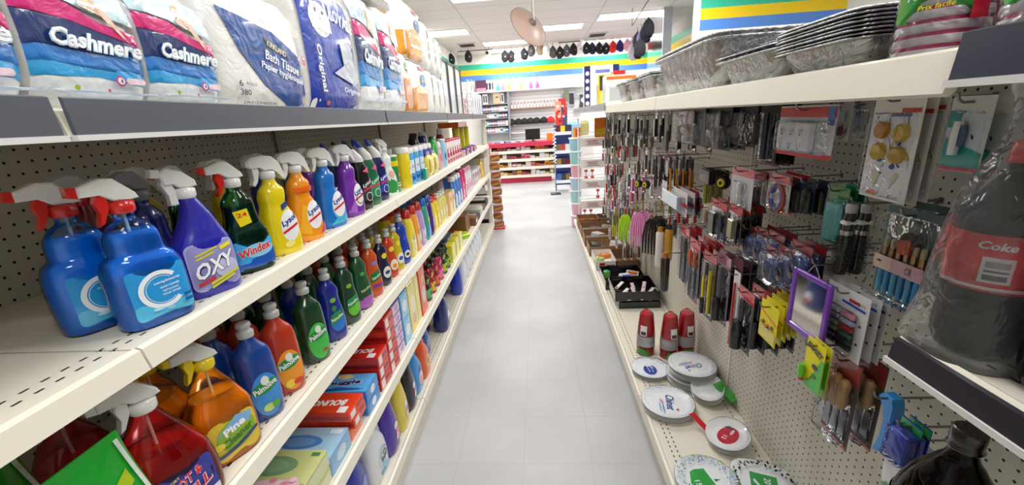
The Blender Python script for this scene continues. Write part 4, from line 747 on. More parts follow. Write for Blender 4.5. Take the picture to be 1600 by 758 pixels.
# widths come from where each pack's lower front corners stand along the lip
TF = -.652
def tis(key, l, rr, h, spec_f, label, D=.20, py=168, X=TF, color='#f4f4f2', cat='toilet paper pack', z=ZT, name='tissue_pack', y0=None, rz=0):
    y0_ = hx(l, py, X).y if y0 is None else y0; y1_ = hx(rr, py+2, X).y; w = (y1_-y0_)*.97
    return put(key, softpack(w, h, D, spec_f(w, h), color, nm=name), (X-D/2, (y0_+y1_)/2, z), label, cat, rz=rz), y0_, y1_
tis('c1', -330, 62, .188, cash, 'blue and white toilet paper pack cut by the left edge of the frame')
tis('c2', 66, 243, .192, cash, 'large blue toilet paper pack with pink band and white lettering', rz=-.0)
tis('c3', 246, 353, .205, cash, 'smaller blue toilet paper pack with pink band beside the white and blue pack')
kk = lambda w, h: [('p', [(-.42*w, .80*h), (.1*w, .72*h), (.42*w, .55*h), (.46*w, .03*h), (.2*w, .05*h), (-.1*w, .25*h), (-.3*w, .5*h)], '#1c4f9e'), ('p', [(-.02*w, .66*h), (.24*w, .58*h), (.26*w, .5*h), (.0, .58*h)], '#3a1a20'), ('t', 'KIRKLAND', .12*w, .58*h, .22*w, .05*h, '#f2f2f2', -14, 0, .02), ('t', 'Bath Tissue', .16*w, .46*h, .40*w, .085*h, '#ffffff', -12, .1, .02), ('t', 'Papier hygiénique', .14*w, .36*h, .50*w, .075*h, '#ffffff', -10, .1, .02),
      ('t', '6', -.36*w, .24*h, .035*w, .05*h, '#222a3a'), ('t', 'ROLLS', -.26*w, .24*h, .10*w, .025*h, '#222a3a'), ('t', '380', -.33*w, .17*h, .10*w, .045*h, '#222a3a'), ('t', '2-PLY / 2 EPAISSEURS', -.18*w, .09*h, .36*w, .022*h, '#222a3a'), ('e', .43*w, .52*h, .03*w, .05*h, '#d8284a')]
tis('kk', 356, 489, .270, kk, 'white toilet paper pack with a curved blue panel', D=.22)
roy = lambda w, h: [('r', -.47*w, .01*h, .47*w, .66*h, '#1a3fae'), ('r', -.47*w, .55*h, .47*w, .97*h, '#2247b6'), ('e', -.18*w, .74*h, .18*w, .13*h, '#eceef4'), ('p', [(-.34*w, .66*h), (-.30*w, .9*h), (-.22*w, .82*h), (-.12*w, .82*h), (-.04*w, .9*h), (.0, .66*h)], '#f4f4f6'), ('e', -.24*w, .80*h, .016*w, .018*h, '#222a3a'), ('e', -.12*w, .80*h, .016*w, .018*h, '#222a3a'), ('e', -.18*w, .75*h, .012*w, .010*h, '#e0a0a8'),
      ('t', 'ROYALE', .22*w, .80*h, .46*w, .11*h, '#ffffff', -8, .1, .03), ('t', 'Original', -.32*w, .36*h, .36*h, .10*w, '#ffffff', -90, 0, .02), ('p', [(.1*w, .60*h), (.3*w, .62*h), (.38*w, .3*h), (.3*w, .26*h), (-.1*w, .34*h), (.12*w, .42*h)], '#ccd2de'), ('t', 'Original', .22*w, .2*h, .34*w, .06*h, '#dfe6f8', -4, .2, .02), ('e', -.28*w, .09*h, .035*w, .02*h, '#c83050')]
tis('roy', 492, 569, .375, roy, 'royal blue toilet paper pack with a white kitten picture', D=.24)
tis('c4', 571, 606, .43, lambda w, h: cash(w, h)+[('t', '12=24', -.16*w, .86*h, .3*w, .06*h, '#4a6a8c')], 'tall blue toilet paper pack with pink band, right of the kitten pack', D=.22)
tis('c5', 608, 634, .44, lambda w, h: cash(w, h), 'tall blue toilet paper pack with pink band, second after the kitten pack', D=.24)
tis('top', 575, 636, .10, lambda w, h: [('r', -.4*w, .2*h, .4*w, .7*h, '#cfd2da')], 'silvery wrapped pack lying on top of the two tall blue packs', D=.22, z=ZT+.46, name='wrapped_pack')
org = lambda w, h: [('r', -.46*w, .02*h, .46*w, .5*h, '#f0a01c'), ('p', [(-.46*w, .48*h), (0, .6*h), (.46*w, .5*h), (.46*w, .4*h), (-.46*w, .4*h)], '#f0a01c'), ('e', .18*w, .68*h, .16*w, .12*h, '#2f5fae'), ('r', .0, .88*h, .4*w, .95*h, '#d8305a')]
nearorg = [('r', -.088, .01, .088, .14, '#f0a01c')]
def stack2(key, l, rr, h, spec, lab1, D=.16, n=2, X=-.66, near=None, color='#f4f4f2', cat='paper towel pack'):
    y0_ = hx(l, 172, X).y; y1_ = hx(rr, 174, X).y; w = (y1_-y0_)*.97
    for j in range(n): put(key, softpack(w, h, D, spec(w, h), color, nm='paper_pack', near=near), (X-D/2, (y0_+y1_)/2, ZT+(h+.004)*j), lab1[j], cat)
stack2('org0', 636, 647, .30, lambda w, h: [('r', -.46*w, .02*h, .46*w, .6*h, '#e88a3a'), ('e', 0, .8*h, .2*w, .08*h, '#6aa03a')], ['orange and white paper pack squeezed beside the yellow ones'], n=1)
stack2('org', 648, 672, .285, org, ['white paper pack with yellow lower half, standing on the shelf', 'white paper pack with yellow lower half, stacked on its match'], near=nearorg, D=.20)
wt = lambda w, h: [('r', -.08*w, .2*h, .02*w, .8*h, '#e6eae8'), ('e', .2*w, .6*h, .07*w, .2*h, '#4a4f52')]
wt2 = lambda w, h: [('p', [(.05*w, .9*h), (.2*w, .85*h), (.14*w, .2*h), (.02*w, .3*h)], '#2c5a3a')]
stack2('wta', 674, 683, .27, wt2, ['white paper towel pack with green stripe, nearest of three, lower', 'white paper towel pack, nearest of three, stacked'], D=.24)
stack2('wtb', 684, 691, .26, wt2, ['white paper towel pack with green stripe, middle of three, lower', 'white paper towel pack, middle of three, stacked'], D=.24)
stack2('wtc', 692, 698, .25, wt2, ['white paper towel pack with green stripe, farthest of three, lower', 'white paper towel pack, farthest of three, stacked'], D=.24)
# household goods on the far half of the left top shelf
frm = MB
def rack_frame():
    r = empty('picture_frame'); b = MB()
    for a_ in ((-.14, -.125, 0, .42), (.125, .14, 0, .42), (-.14, .14, 0, .015), (-.14, .14, .405, .42)): b.box(-.01, .01, a_[0], a_[1], a_[2], a_[3], P('#3a3e44'))
    b.build('frame', r); c_ = MB(); c_.box(-.004, .002, -.125, .125, .015, .405, G('#dfe6ea')); c_.build('panel', r); return r
for j, y_ in enumerate((3.35, 3.65, 3.95)): put('frm', rack_frame, (-.70, y_, ZT), ['nearest', 'middle', 'farthest'][j] + ' dark framed panel standing on the left top shelf', 'frame')
def basket():
    r = empty('white_basket'); b = MB(); w_ = G('#eef0f0'); H = .22
    for y_ in (-.14, .14):
        pass
    def face(x0, y0, x1, y1):
        n_ = 5
        for i in range(n_+1):
            t = i/n_; b.tube([(x0+(x1-x0)*t, y0+(y1-y0)*t, 0), (x0+(x1-x0)*t, y0+(y1-y0)*t, H)], .003, w_, 5)
        for k2 in range(5):
            for i in range(n_):
                a_, c_ = (i/n_, (i+1)/n_) if (i+k2) % 2 else ((i+1)/n_, i/n_)
                b.tube([(x0+(x1-x0)*a_, y0+(y1-y0)*a_, H*k2/5), (x0+(x1-x0)*c_, y0+(y1-y0)*c_, H*(k2+1)/5)], .003, w_, 5)
        for z_ in (0, H): b.tube([(x0, y0, z_), (x1, y1, z_)], .006, w_, 6)
    face(.1, -.14, .1, .14); face(-.1, -.14, -.1, .14); face(-.1, -.14, .1, -.14); face(-.1, .14, .1, .14)
    b.build('lattice', r); q_ = MB(); q_.box(-.098, .098, -.138, .138, 0, .01, w_); q_.box(-.08, .08, -.12, .12, .012, .16, G('#d9a9b0')); q_.build('lining', r); return r
put('bsk', basket, (-.76, 4.30, ZT), 'white lattice basket on the left top shelf', 'basket')
bx = lambda c, c2: boxt(.16, .10, .24, c, front=[('e', 0, .12, .03, .07, c2)], near=[('r', -.06, .03, .06, .2, c2)], nm='tall_box')
for j, (c1, c2) in enumerate((('#e8eef2', '#b0c8dc'), ('#dfe9f2', '#3f8fd0'), ('#f2e8e4', '#e09a90'), ('#cfe0ee', '#2f6fb8'), ('#f0f2f4', '#9fb8cc'))): put('hb%d' % j, bx(c1, c2), (-.74, 4.56+j*.17, ZT), ['pale', 'white and blue', 'white and peach', 'light blue', 'white and grey'][j] + ' upright box on the left top shelf near its far end', 'box')
# ================================================================== RIGHT PEGBOARD : hooks and packs (front = -x, so rotate by pi)
PI = math.pi
def peg_hook(Lh):
    def f():
        r = empty('peg_hook'); b = MB(); b.tube([(0, 0, 0), (Lh-.012, 0, .0), (Lh-.004, 0, .005), (Lh, 0, .016)], .0024, mat('#8f8c88', .3, 'metal'), 6); b.build('wire', r)
        b = MB(); b.box(0, .003, -.004, .004, -.008, .005, mat('#8f8c88', .4, 'metal')); b.build('base_clip', r); return r
    return f
def hook(y, z, Lh, what): put('hook%.2f' % Lh, peg_hook(Lh), (XR, y, z), 'wire peg hook with ' + what, 'hook', rz=PI)
def hang(w, h, card, items, cardz=(0, 1), artw=None, dome=None, nm='hang_pack', back='#e8e4de', t=.0012, filmc=True):
    """pack hanging by its top edge: origin at the hole; items in card coordinates (u -w/2..w/2, v 0 at top downwards negative)"""
    def f():
        r = empty(nm)
        b = MB()
        if card: b.box(-t/2, t/2, -w/2, w/2, -h, .012, K(card))
        if card: b.build('card', r)
        if artw: l = MB(); art(l, fx(t/2), artw, G, nr=1); l.build('print', r)
        for it in items:
            k = it[0]; m = MB()
            if k == 'rod': _, u, v0, v1, rr, c, n_ = it; m.tube([(rr+t, u, v0), (rr+t, u, v0*.7+v1*.3), (rr+t, u, v1)], [rr*.8, rr, rr*.9], G(c), 8)
            elif k == 'wood': _, u, v0, v1, rr, c, n_ = it; m.tube([(rr+t, u, v0), (rr+t, u, v0+(v1-v0)*.15), (rr+t, u, v0+(v1-v0)*.5), (rr+t, u, v0+(v1-v0)*.8), (rr+t, u, v1)], [rr*.5, rr, rr*.85, rr, rr*.6], mat(c, .35), 10)
            elif k == 'met': _, u, v0, v1, rr, c, n_ = it; m.tube([(rr+t, u, v0), (rr+t, u, v1)], rr, mat(c, .25, 'metal'), 8)
            elif k == 'blade': _, u, v0, v1, rr, c, n_ = it; m.prism([(u-rr*.5, v0), (u+rr*.5, v0), (u+rr, v1), (u-rr, v1)], 'x', t+.001, t+.004, mat(c, .25, 'metal'))
            elif k == 'box': _, u0, v0, u1, v1, d, c, n_ = it; m.box(t, t+d, u0, u1, v0, v1, G(c), .003)
            elif k == 'disc': _, u, v, rr, d, c, n_ = it; m.loft([(t, rr, rr), (t+d*.7, rr, rr), (t+d, rr*.8, rr*.8)], G(c), 20); m.v = [(z, u+y, v+x) for x, y, z in m.v]
            elif k == 'knob': _, u, v, rr, d, c, n_ = it; m.loft([(t, rr, rr), (t+d*.6, rr, rr), (t+d*.9, rr*.7, rr*.7), (t+d, rr*.2, rr*.2)], mat(c, .2, 'metal'), 16); m.v = [(z, u+y, v+x) for x, y, z in m.v]
            elif k == 'ring': _, u, v, rr, d, c, n_ = it; m.tube([(t+d, u+rr*math.cos(q*PI/10), v+rr*math.sin(q*PI/10)) for q in range(21)], d, G(c), 6, False)
            elif k == 'curve': _, pts, rr, c, n_ = it; m.tube([(rr+t, a, b_) for a, b_ in pts], rr, G(c), 8)
            elif k == 'tex': _, a_ = it[:2]; art(m, fx(it[2]), a_, G, nr=1); n_ = 'print'
            elif k == 'bristle':
                _, u, v0, v1, rr, c, n_ = it
                for q in range(14):
                    vz = v0+(v1-v0)*(q+.5)/14
                    for a_ in range(10): an = a_*PI/5+q*.3; m.tube([(rr+t, u, vz), (rr+t+rr*1.5*math.cos(an), u+rr*1.5*math.sin(an), vz)], .0009, P(c), 3, False)
            m.build(n_, r)
        if dome or filmc:
            u0, v0, u1, v1, d = dome if dome else (-w/2*.94, -h*.96, w/2*.94, -h*.10, .012)
            m = MB(); m.box(t, d+t, u0, u1, v0, v1, FILM() if dome else mat('#fafcff', .15, 'film', blend=.12), .006); m.build('blister', r)
        return r
    return f
def packs(key, build, l, t, rr, b, X, n, what, cat='packaged goods', gap=.014, hookl=None, dz=0, name=None, mx=9, ydr=0):
    """stack of n packs on one hook, frontmost card at X; place and size come from the photographed card"""
    y = hx((l+rr)/2, (t+b)/2, X).y; zt = hx((l+rr)/2, t, X).z
    for j in range(n):
        put(key, build, (X+gap*j, y-ydr*j, zt-.012+random.uniform(-.004, .004)*(j > 0)), (ORD[j]+' of the '+what) if n > 1 else what, cat, rz=PI+random.uniform(-.06, .06)*(n > 1))
    L_ = max(.05, XR-X+.03); L_ = round(L_, 2)
    hook(y, zt-.012+.0025, L_, what.replace(', ', ' ')[:70].rsplit(' ', 1)[0] if len(what) > 70 else what)
    return y, zt
def dims(l, t, rr, b, X): 
    a_, b_ = hx(l, (t+b)/2, X), hx(rr, (t+b)/2, X); c_, d_ = hx((l+rr)/2, t, X), hx((l+rr)/2, b, X); return abs(a_.y-b_.y), abs(c_.z-d_.z)
def Q(key, box_, X, n, what, mk, cat='packaged goods', gap=.014, **k):
    w, h = dims(*box_, X); packs(key, mk(w, h), *box_, X, n, what, cat, gap, **k)
RED = '#c8202a'
# --- nearest upper cards
Q('tcream', (1480, 150, 1542, 258), .72, 2, 'teal and white carded tube hanging highest near the cola bottle', lambda w, h: hang(w, h, '#dfe2de', [('rod', -.1*w, -.25*h, -.75*h, .008, '#e6e6e8', 'tube'), ('rod', .0*w, -.3*h, -.62*h, .006, '#3a4a78', 'tube')], artw=[('p', [(-.48*w, -.98*h), (.48*w, -.98*h), (.48*w, -.72*h), (-.48*w, -.5*h)], '#1f9a94'), ('r', -.48*w, -.99*h, .48*w, -.94*h, '#d0405a'), ('r', -.48*w, -.35*h, -.2*w, -.1*h, '#1f9a94')]), gap=.03)
Q('gold', (1352, 150, 1432, 306), .70, 3, 'tall white cards with four gold clusters', lambda w, h: hang(w, h, '#efece6', [('disc', s1*.2*w, v*h, .017, .010, c, 'cluster') for s1, v, c in ((-1, -.28, '#c88a1a'), (1, -.30, '#d2b032'), (-1, -.5, '#d2b032'), (1, -.52, '#c89a2a'))] + [('disc', s1*.16*w, v*h, .005, .004, '#4a5aa0', 'bead') for s1, v in ((1, -.4), (-1, -.58), (.8, -.64))],
   artw=[('r', .1*w, -.10*h, .46*w, -.06*h, '#c8362a'), ('r', -.1*w, -.14*h, .3*w, -.11*h, '#3a56a8'), ('p', [(-.3*w, -.7*h), (-.1*w, -.72*h), (-.2*w, -.9*h)], '#d8cbb0'), ('p', [(.2*w, -.7*h), (.3*w, -.72*h), (.1*w, -.9*h)], '#d8cbb0'), ('r', -.3*w, -.96*h, -.14*w, -.92*h, '#e86a4a')]), gap=.02)
Q('blueclip', (1298, 155, 1330, 212), .76, 1, 'small white card with blue strip beside the outlet pack', lambda w, h: hang(w, h, '#e4e2dc', [('disc', -.1*w, -.7*h, .008, .01, '#b0aca4', 'cap'), ('rod', .2*w, -.6*h, -.85*h, .006, '#7a2a20', 'pin')], artw=[('r', -.46*w, -.6*h, -.2*w, -.02*h, '#2a6ab8')]))
Q('blueclip2', (1335, 157, 1362, 212), .80, 1, 'small white card with blue strip behind the gold cluster cards', lambda w, h: hang(w, h, '#dcdad4', [('disc', -.1*w, -.7*h, .008, .01, '#b0aca4', 'cap')], artw=[('r', -.46*w, -.6*h, -.2*w, -.02*h, '#2a6ab8')]))
def outlet(w, h):
    it = [('box', -.40*w, -.86*h, .22*w, -.26*h, .016, '#eceef0', 'outlet_plate')]
    a_ = []
    for i in range(3):
        for j in range(2):
            cx, cy = -.28*w+i*.19*w, -.42*h-j*.30*h
            a_ += [('r', cx-.03*w, cy-.04*h, cx-.018*w, cy+.04*h, '#2a2c30'), ('r', cx+.02*w, cy-.04*h, cx+.032*w, cy+.04*h, '#2a2c30'), ('e', cx, cy-.08*h, .014*w, .025*h, '#2a2c30')]
    it.append(('tex', a_, .0182)); it.append(('knob', .36*w, -.45*h, .007, .012, '#d8d8d8', 'screw'))
    return hang(w, h, '#d4d6da', it, artw=[('r', -.5*w, -.14*h, .5*w, .008, RED), ('r', -.5*w, -1*h, .5*w, -.90*h, RED), ('r', .38*w, -.3*h, .48*w, .008, '#2a6ab8')], dome=(-.43*w, -.9*h, .46*w, -.2*h, .022))
Q('outlet', (1214, 165, 1300, 238), .68, 1, 'red and white card with a six outlet plate', outlet)
Q('blk', (1186, 160, 1216, 252), .70, 5, 'black long packs hanging left of the outlet card', lambda w, h: hang(w, h, '#1c1a1c', [('rod', 0, -.1*h, -.9*h, .010, '#141216', 'stem')], artw=[('r', -.48*w, -.99*h, .48*w, -.93*h, '#6a1a24')]))
knobp = lambda c, c2: (lambda w, h: hang(w, h, c2, [('knob', -.1*w, -.62*h, .024, .03, c, 'knob'), ('met', .15*w, -.12*h, -.45*h, .007, c, 'shaft')], dome=(-.46*w, -.95*h, .46*w, -.15*h, .034)))
Q('kn1', (1128, 160, 1180, 222), .70, 3, 'dark steel knob packs under the shelf lip', knobp('#6a6460', '#3a3634'), gap=.035)
Q('kn2', (1100, 160, 1142, 228), .68, 3, 'steel knob packs second group from the outlet card', knobp('#8f8880', '#4a4644'), gap=.03)
Q('kn3', (1060, 160, 1098, 222), .66, 4, 'brass and chrome knob packs above the pliers', knobp('#b8a890', '#8a8580'), gap=.03)
# --- middle row
Q('teal', (1292, 290, 1322, 375), .72, 3, 'teal green wrapped bar packs', lambda w, h: hang(w, h, '#1d8a72', [('box', -.42*w, -.95*h, .42*w, -.2*h, .010, '#5aa8a8', 'bar')], artw=[('r', -.5*w, -.16*h, .5*w, .01, '#157a4c')]), gap=.018)
def hbrush(w, h): return hang(w, h, None, [('rod', 0, -.0, -.12*h, .012, '#b8b8ba', 'end_cap'), ('rod', 0, -.12*h, -.36*h, .012, '#17161a', 'handle'), ('met', 0, -.36*h, -.42*h, .013, '#b4b4b8', 'ferrule'), ('rod', 0, -.42*h, -.98*h, .013, '#1c1b20', 'barrel'), ('bristle', 0, -.44*h, -.97*h, .014, '#15141a', 'bristles'), ('box', -.008, -.28*h, .012, -.22*h, .028, '#ececec', 'price_tag')], filmc=False, nm='round_hair_brush')
for j, (l_, X_) in enumerate(((1328, .70), (1352, .74))):
    c_ = hx(l_+14, 318, X_); w, h = dims(l_, 318, l_+28, 442, X_)
    put('hb', hbrush(w, h*.98), (X_, c_.y, c_.z), ['nearer the purple mirror', 'beside the cosmetic brush set'][j] + ', round black hair brush with silver end', 'hair brush', rz=PI, tilt=(.0, .0)); hook(c_.y, c_.z, round(XR-X_+.02, 2), ['the first round hair brush', 'the second round hair brush'][j])
def mbrush(w, h):
    it = []
    for i in range(6):
        u = -.34*w+i*.135*w
        it += [('rod', u, -.56*h, -.95*h, .0052, '#2f8fc4' if i % 2 else '#3aa4cc', 'handle'), ('met', u, -.40*h, -.56*h, .0050, '#b08a60', 'ferrule')]
        it += [('rod', u, -.30*h+(.0 if i != 3 else .05*h), -.40*h, .005 if i != 3 else .012, '#b8a084' if i != 3 else '#c04a1e', 'bristles')]
    it += [('disc', .06*w, -.26*h, .018, .012, '#2a2420', 'powder_tuft'), ('tex', [('r', -.46*w, -.66*h, .46*w, -.50*h, '#e2b4c0'), ('r', -.46*w, -.66*h, -.1*w, -.50*h, '#e8cdb8'), ('t', 'CR', .22*w, -.58*h, .12*w, .08*h, '#6a2a44'), ('e', -.34*w, -.57*h, .05*w, .012*h, '#2a2224')], .013)]
    return hang(w, h, '#49605c', it, dome=(-.49*w, -1.0*h, .49*w, .0, .028), nm='cosmetic_brush_set')
Q('mb', (1372, 325, 1462, 470), .69, 2, 'cosmetic brush set with blue handles and a pink band', mbrush, 'brush set', gap=.05)
Q('bb', (1240, 280, 1256, 326), .72, 2, 'dark blue boxed packs right of the blue cable packs', lambda w, h: hang(w, h, '#20305c', [('box', -.44*w, -.95*h, .44*w, -.2*h, .012, '#1a1a24', 'item')], dome=(-.48*w, -.98*h, .48*w, -.12*h, .018)), gap=.03)
Q('bb2', (1257, 280, 1274, 328), .72, 2, 'dark blue boxed packs beside the teal bars', lambda w, h: hang(w, h, '#27304e', [('box', -.44*w, -.95*h, .44*w, -.2*h, .012, '#20202a', 'item')], dome=(-.48*w, -.98*h, .48*w, -.12*h, .018)), gap=.03)
Q('cab', (1197, 272, 1236, 325), .70, 3, 'clear packs of coiled blue and orange cable', lambda w, h: hang(w, h, '#c8c4c4', [('ring', 0, -.55*h, .26*w, .004, '#2a56c0', 'coil'), ('ring', 0, -.58*h, .32*w, .004, '#c8502a', 'coil'), ('disc', -.1*w, -.55*h, .008, .014, '#d0d0d8', 'plug')], artw=[('r', -.5*w, -.1*h, .5*w, .01, RED), ('r', -.5*w, -h, .5*w, -.94*h, '#b04a3a')], dome=(-.46*w, -.95*h, .46*w, -.12*h, .022)), gap=.025)
Q('clip', (1142, 262, 1176, 324), .68, 1, 'white card with red edges holding a nail clipper', lambda w, h: hang(w, h, '#dfe0e4', [('rod', .0, -.3*h, -.85*h, .006, '#f2f2f4', 'clipper')], artw=[('r', -.5*w, -.12*h, .5*w, .01, RED), ('r', -.5*w, -h, .5*w, -.93*h, RED)], dome=(-.3*w, -.9*h, .3*w, -.25*h, .014)))
Q('clip2', (1172, 268, 1194, 327), .74, 2, 'grey blister packs with red bottom behind the clipper card', lambda w, h: hang(w, h, '#b4b0b4', [('rod', .0, -.3*h, -.85*h, .006, '#8a8a90', 'tool')], artw=[('r', -.5*w, -h, .5*w, -.93*h, RED), ('r', -.5*w, -.1*h, .5*w, .01, RED)]))
def tape(w, h): return hang(w, h, None, [('disc', 0, -.35*h, .026, .022, '#1c1c20', 'case'), ('disc', 0, -.35*h, .018, .0235, '#e8d21c', 'hub'), ('disc', 0, -.35*h, .009, .0245, '#1c1c20', 'button'), ('curve', [(.0, -.5*h), (-.02, -.62*h), (-.012, -.8*h), (-.03, -.95*h)], .0035, '#1a1a1c', 'strap')], filmc=False, nm='tape_measure')
for j, (px_, py_, X_, d_) in enumerate(((1134, 270, .69, 'nearest, below the knob packs'), (1000, 278, .62, 'left one of the far pair'), (1012, 279, .64, 'right one of the far pair'))):
    c_ = hx(px_, py_, X_); put('tape', tape(.06, .10), (X_, c_.y, c_.z), 'yellow and black tape measure, ' + d_, 'tape measure', rz=PI+.5); hook(c_.y, c_.z, round(XR-X_+.01, 2), 'the yellow tape measure ' + d_.split(',')[0])
Q('grn', (1097, 258, 1118, 315), .69, 4, 'black grips with olive handles near the tape measure', lambda w, h: hang(w, h, None, [('box', -.4*w, -.42*h, .4*w, -.02*h, .02, '#1f1e20', 'grip'), ('rod', .0, -.42*h, -.98*h, .010, '#9a9430', 'handle')], filmc=False, nm='olive_handled_tool'), gap=.02)
def pliers(c, c2):
    def mk(w, h): return hang(w, h, None, [('curve', [(0, -.02*h), (-.008, -.2*h), (.004, -.34*h)], .006, '#2c2c30', 'jaw'), ('curve', [(0, -.02*h), (.008, -.2*h), (-.004, -.34*h)], .006, '#3a3a40', 'jaw'), ('curve', [(.004, -.34*h), (.016, -.55*h), (.014, -.8*h), (.010, -.98*h)], .006, c, 'handle'), ('curve', [(-.004, -.34*h), (-.016, -.55*h), (-.014, -.8*h), (-.010, -.98*h)], .006, c2, 'handle')], filmc=False, nm='pliers')
    return mk
Q('pl1', (1042, 240, 1056, 296), .68, 4, 'pliers with orange and black handles', pliers('#e8901c', '#1c1c20'), 'pliers', gap=.028, ydr=.012)
Q('pl2', (1020, 240, 1034, 290), .68, 4, 'pliers with black handles left of the orange ones', pliers('#1c1c20', '#2a2a30'), 'pliers', gap=.028)
Q('pl3', (1062, 245, 1070, 300), .74, 3, 'dark cutters with orange handles beside the pliers', pliers('#d07a1c', '#2a2018'), 'pliers', gap=.028)
# --- lower middle
rc = lambda c, c2, it: (lambda w, h: hang(w, h, c, it(w, h), artw=[('r', -.5*w, -.12*h, .5*w, .01, RED), ('r', -.5*w, -h, .5*w, -.95*h, c2)]))
Q('rt1', (1108, 312, 1136, 372), .66, 3, 'red topped packs with black tools, left of the blue tape packs', rc('#3a3640', RED, lambda w, h: [('box', -.36*w, -.85*h, .0, -.25*h, .016, '#16161a', 'tool'), ('rod', .25*w, -.25*h, -.9*h, .007, '#2a3a5c', 'tool')]), gap=.03)
Q('rt2', (1138, 320, 1160, 378), .66, 3, 'red topped packs with brass and black fittings', rc('#54484a', RED, lambda w, h: [('box', -.3*w, -.85*h, .1*w, -.3*h, .014, '#8a7a4a', 'fitting'), ('rod', .3*w, -.25*h, -.9*h, .006, '#1a1a1e', 'tool')]), gap=.03)
Q('wb3', (1030, 290, 1074, 322), .68, 3, 'pale blister packs with red backing below the pliers', lambda w, h: hang(w, h, '#e4dcdc', [('box', -.3*w, -.85*h, .3*w, -.2*h, .02, '#c4d4dc', 'item')], artw=[('r', -.5*w, -.6*h, .5*w, -.4*h, RED)]), gap=.03)
Q('wb4', (1076, 296, 1090, 332), .74, 2, 'narrow packs with red tops and brown strips', lambda w, h: hang(w, h, '#5a3a34', [('rod', 0, -.2*h, -.9*h, .006, '#2a2426', 'item')], artw=[('r', -.5*w, -.2*h, .5*w, .01, RED)]), gap=.02)
Q('wood2', (1098, 320, 1112, 348), .72, 4, 'little tan wooden pieces in clear packs', lambda w, h: hang(w, h, '#d8cfc0', [('rod', 0, -.1*h, -.9*h, .006, '#b08a5a', 'peg')]), gap=.02)
etp = lambda w, h: hang(w, h, '#2a2c3a', [('disc', 0, -.55*h, .40*w, .014, '#3a4a8c', 'roll'), ('disc', 0, -.55*h, .18*w, .016, '#1a1a24', 'core'), ('disc', -.1*w, -.75*h, .008, .018, '#c8a090', 'tab')], artw=[('r', -.5*w, -.1*h, .5*w, .01, '#8a2028')], dome=(-.47*w, -.96*h, .47*w, -.1*h, .022))
for j, (l_, t_, r_, b_) in enumerate(((1162, 352, 1184, 402), (1182, 356, 1204, 402), (1203, 362, 1222, 404), (1196, 385, 1222, 424), (1220, 386, 1244, 428), (1242, 378, 1262, 426))):
    Q('etp', (l_, t_, r_, b_), .69 if j < 3 else .66, 2, 'navy tape roll packs, ' + ['first', 'second', 'third', 'fourth', 'fifth', 'sixth'][j] + ' hook along the slanting row', etp, gap=.03)
# purple mirror
c_ = hx(1268, 425, .68); w, h = dims(1242, 425, 1296, 560, .68)
w, h = .130, .160
def mirror():
    r = empty('hand_mirror'); b = MB(); c = G('#7a3ab8')
    for a_ in ((-w/2, -w/2+.013, -h, 0), (w/2-.013, w/2, -h, 0), (-w/2+.013, w/2-.013, -.013, 0), (-w/2+.013, w/2-.013, -h, -h+.016)): b.box(0, .010, a_[0], a_[1], a_[2], a_[3], c, .002)
    b.build('frame', r); b = MB(); b.box(.002, .006, -w/2+.012, w/2-.012, -h+.014, -.012, mat('#dcdce0', .06, 'metal')); b.build('glass', r)
    b = MB(); b.tube([(.004, -.02, 0), (.004, 0, .028), (.004, .02, 0)], .0015, mat(*CHROME), 6); b.build('hanger', r); return r
put('mirror', mirror, (.645, hx(1266, 480, .645).y, hx(1270, 428, .645).z), 'rectangular mirror with bright purple frame hanging on the pegboard', 'mirror', rz=PI+.05); hook(hx(1266, 480, .645).y, hx(1270, 428, .645).z+.027, .24, 'the purple framed mirror')
Q('redtab', (1246, 396, 1256, 420), .66, 1, 'small red tab card above the purple mirror', lambda w, h: hang(w, h, '#d8361e', [('box', -.4*w, -.9*h, .4*w, -.1*h, .003, '#e24426', 'tab')], filmc=False))
Q('clr', (1262, 395, 1290, 425), .70, 2, 'clear bagged hooks above the purple mirror', lambda w, h: hang(w, h, '#e0deda', [('rod', 0, -.3*h, -.8*h, .005, '#c4b0a8', 'item')]), gap=.03)
def polish(w, h):
    it = []; cs = ['#c8ccd4', '#d88a98', '#a8b0b8', '#b4bcd8', '#8fb8a4', '#b8202c', '#9aa67c', '#2a6a4c', '#2a2c6c', '#24242c', '#1e2440', '#1c1c22']
    for j in range(6):
        for i in range(2):
            v = -.30*h-j*.105*h; u0 = -.36*w+i*.36*w; m_ = cs[j*2+i]
            it.append(('box', u0, v-.04*h, u0+.32*w, v+.04*h, .012, m_, 'marker'))
    return hang(w, h, '#e6e4e4', it, artw=[('r', .05*w, -.10*h, .30*w, -.05*h, '#c8303a'), ('t', 'GB-172', .32*w, -.07*h, .2*w, .03*h, '#5a5a66'), ('p', [(-.1*w, -.15*h), (.44*w, -.17*h), (.44*w, -.13*h), (-.1*w, -.11*h)], '#2a56c0'), ('e', .38*w, -.4*h, .03*w, .02*h, '#3a3a44'), ('e', .38*w, -.7*h, .03*w, .02*h, '#3a3a44')], dome=(-.42*w, -.95*h, .34*w, -.22*h, .02))
Q('pol', (1286, 447, 1352, 548), .68, 3, 'white card with two columns of coloured pens beside the purple mirror', polish, 'pen set', gap=.022)
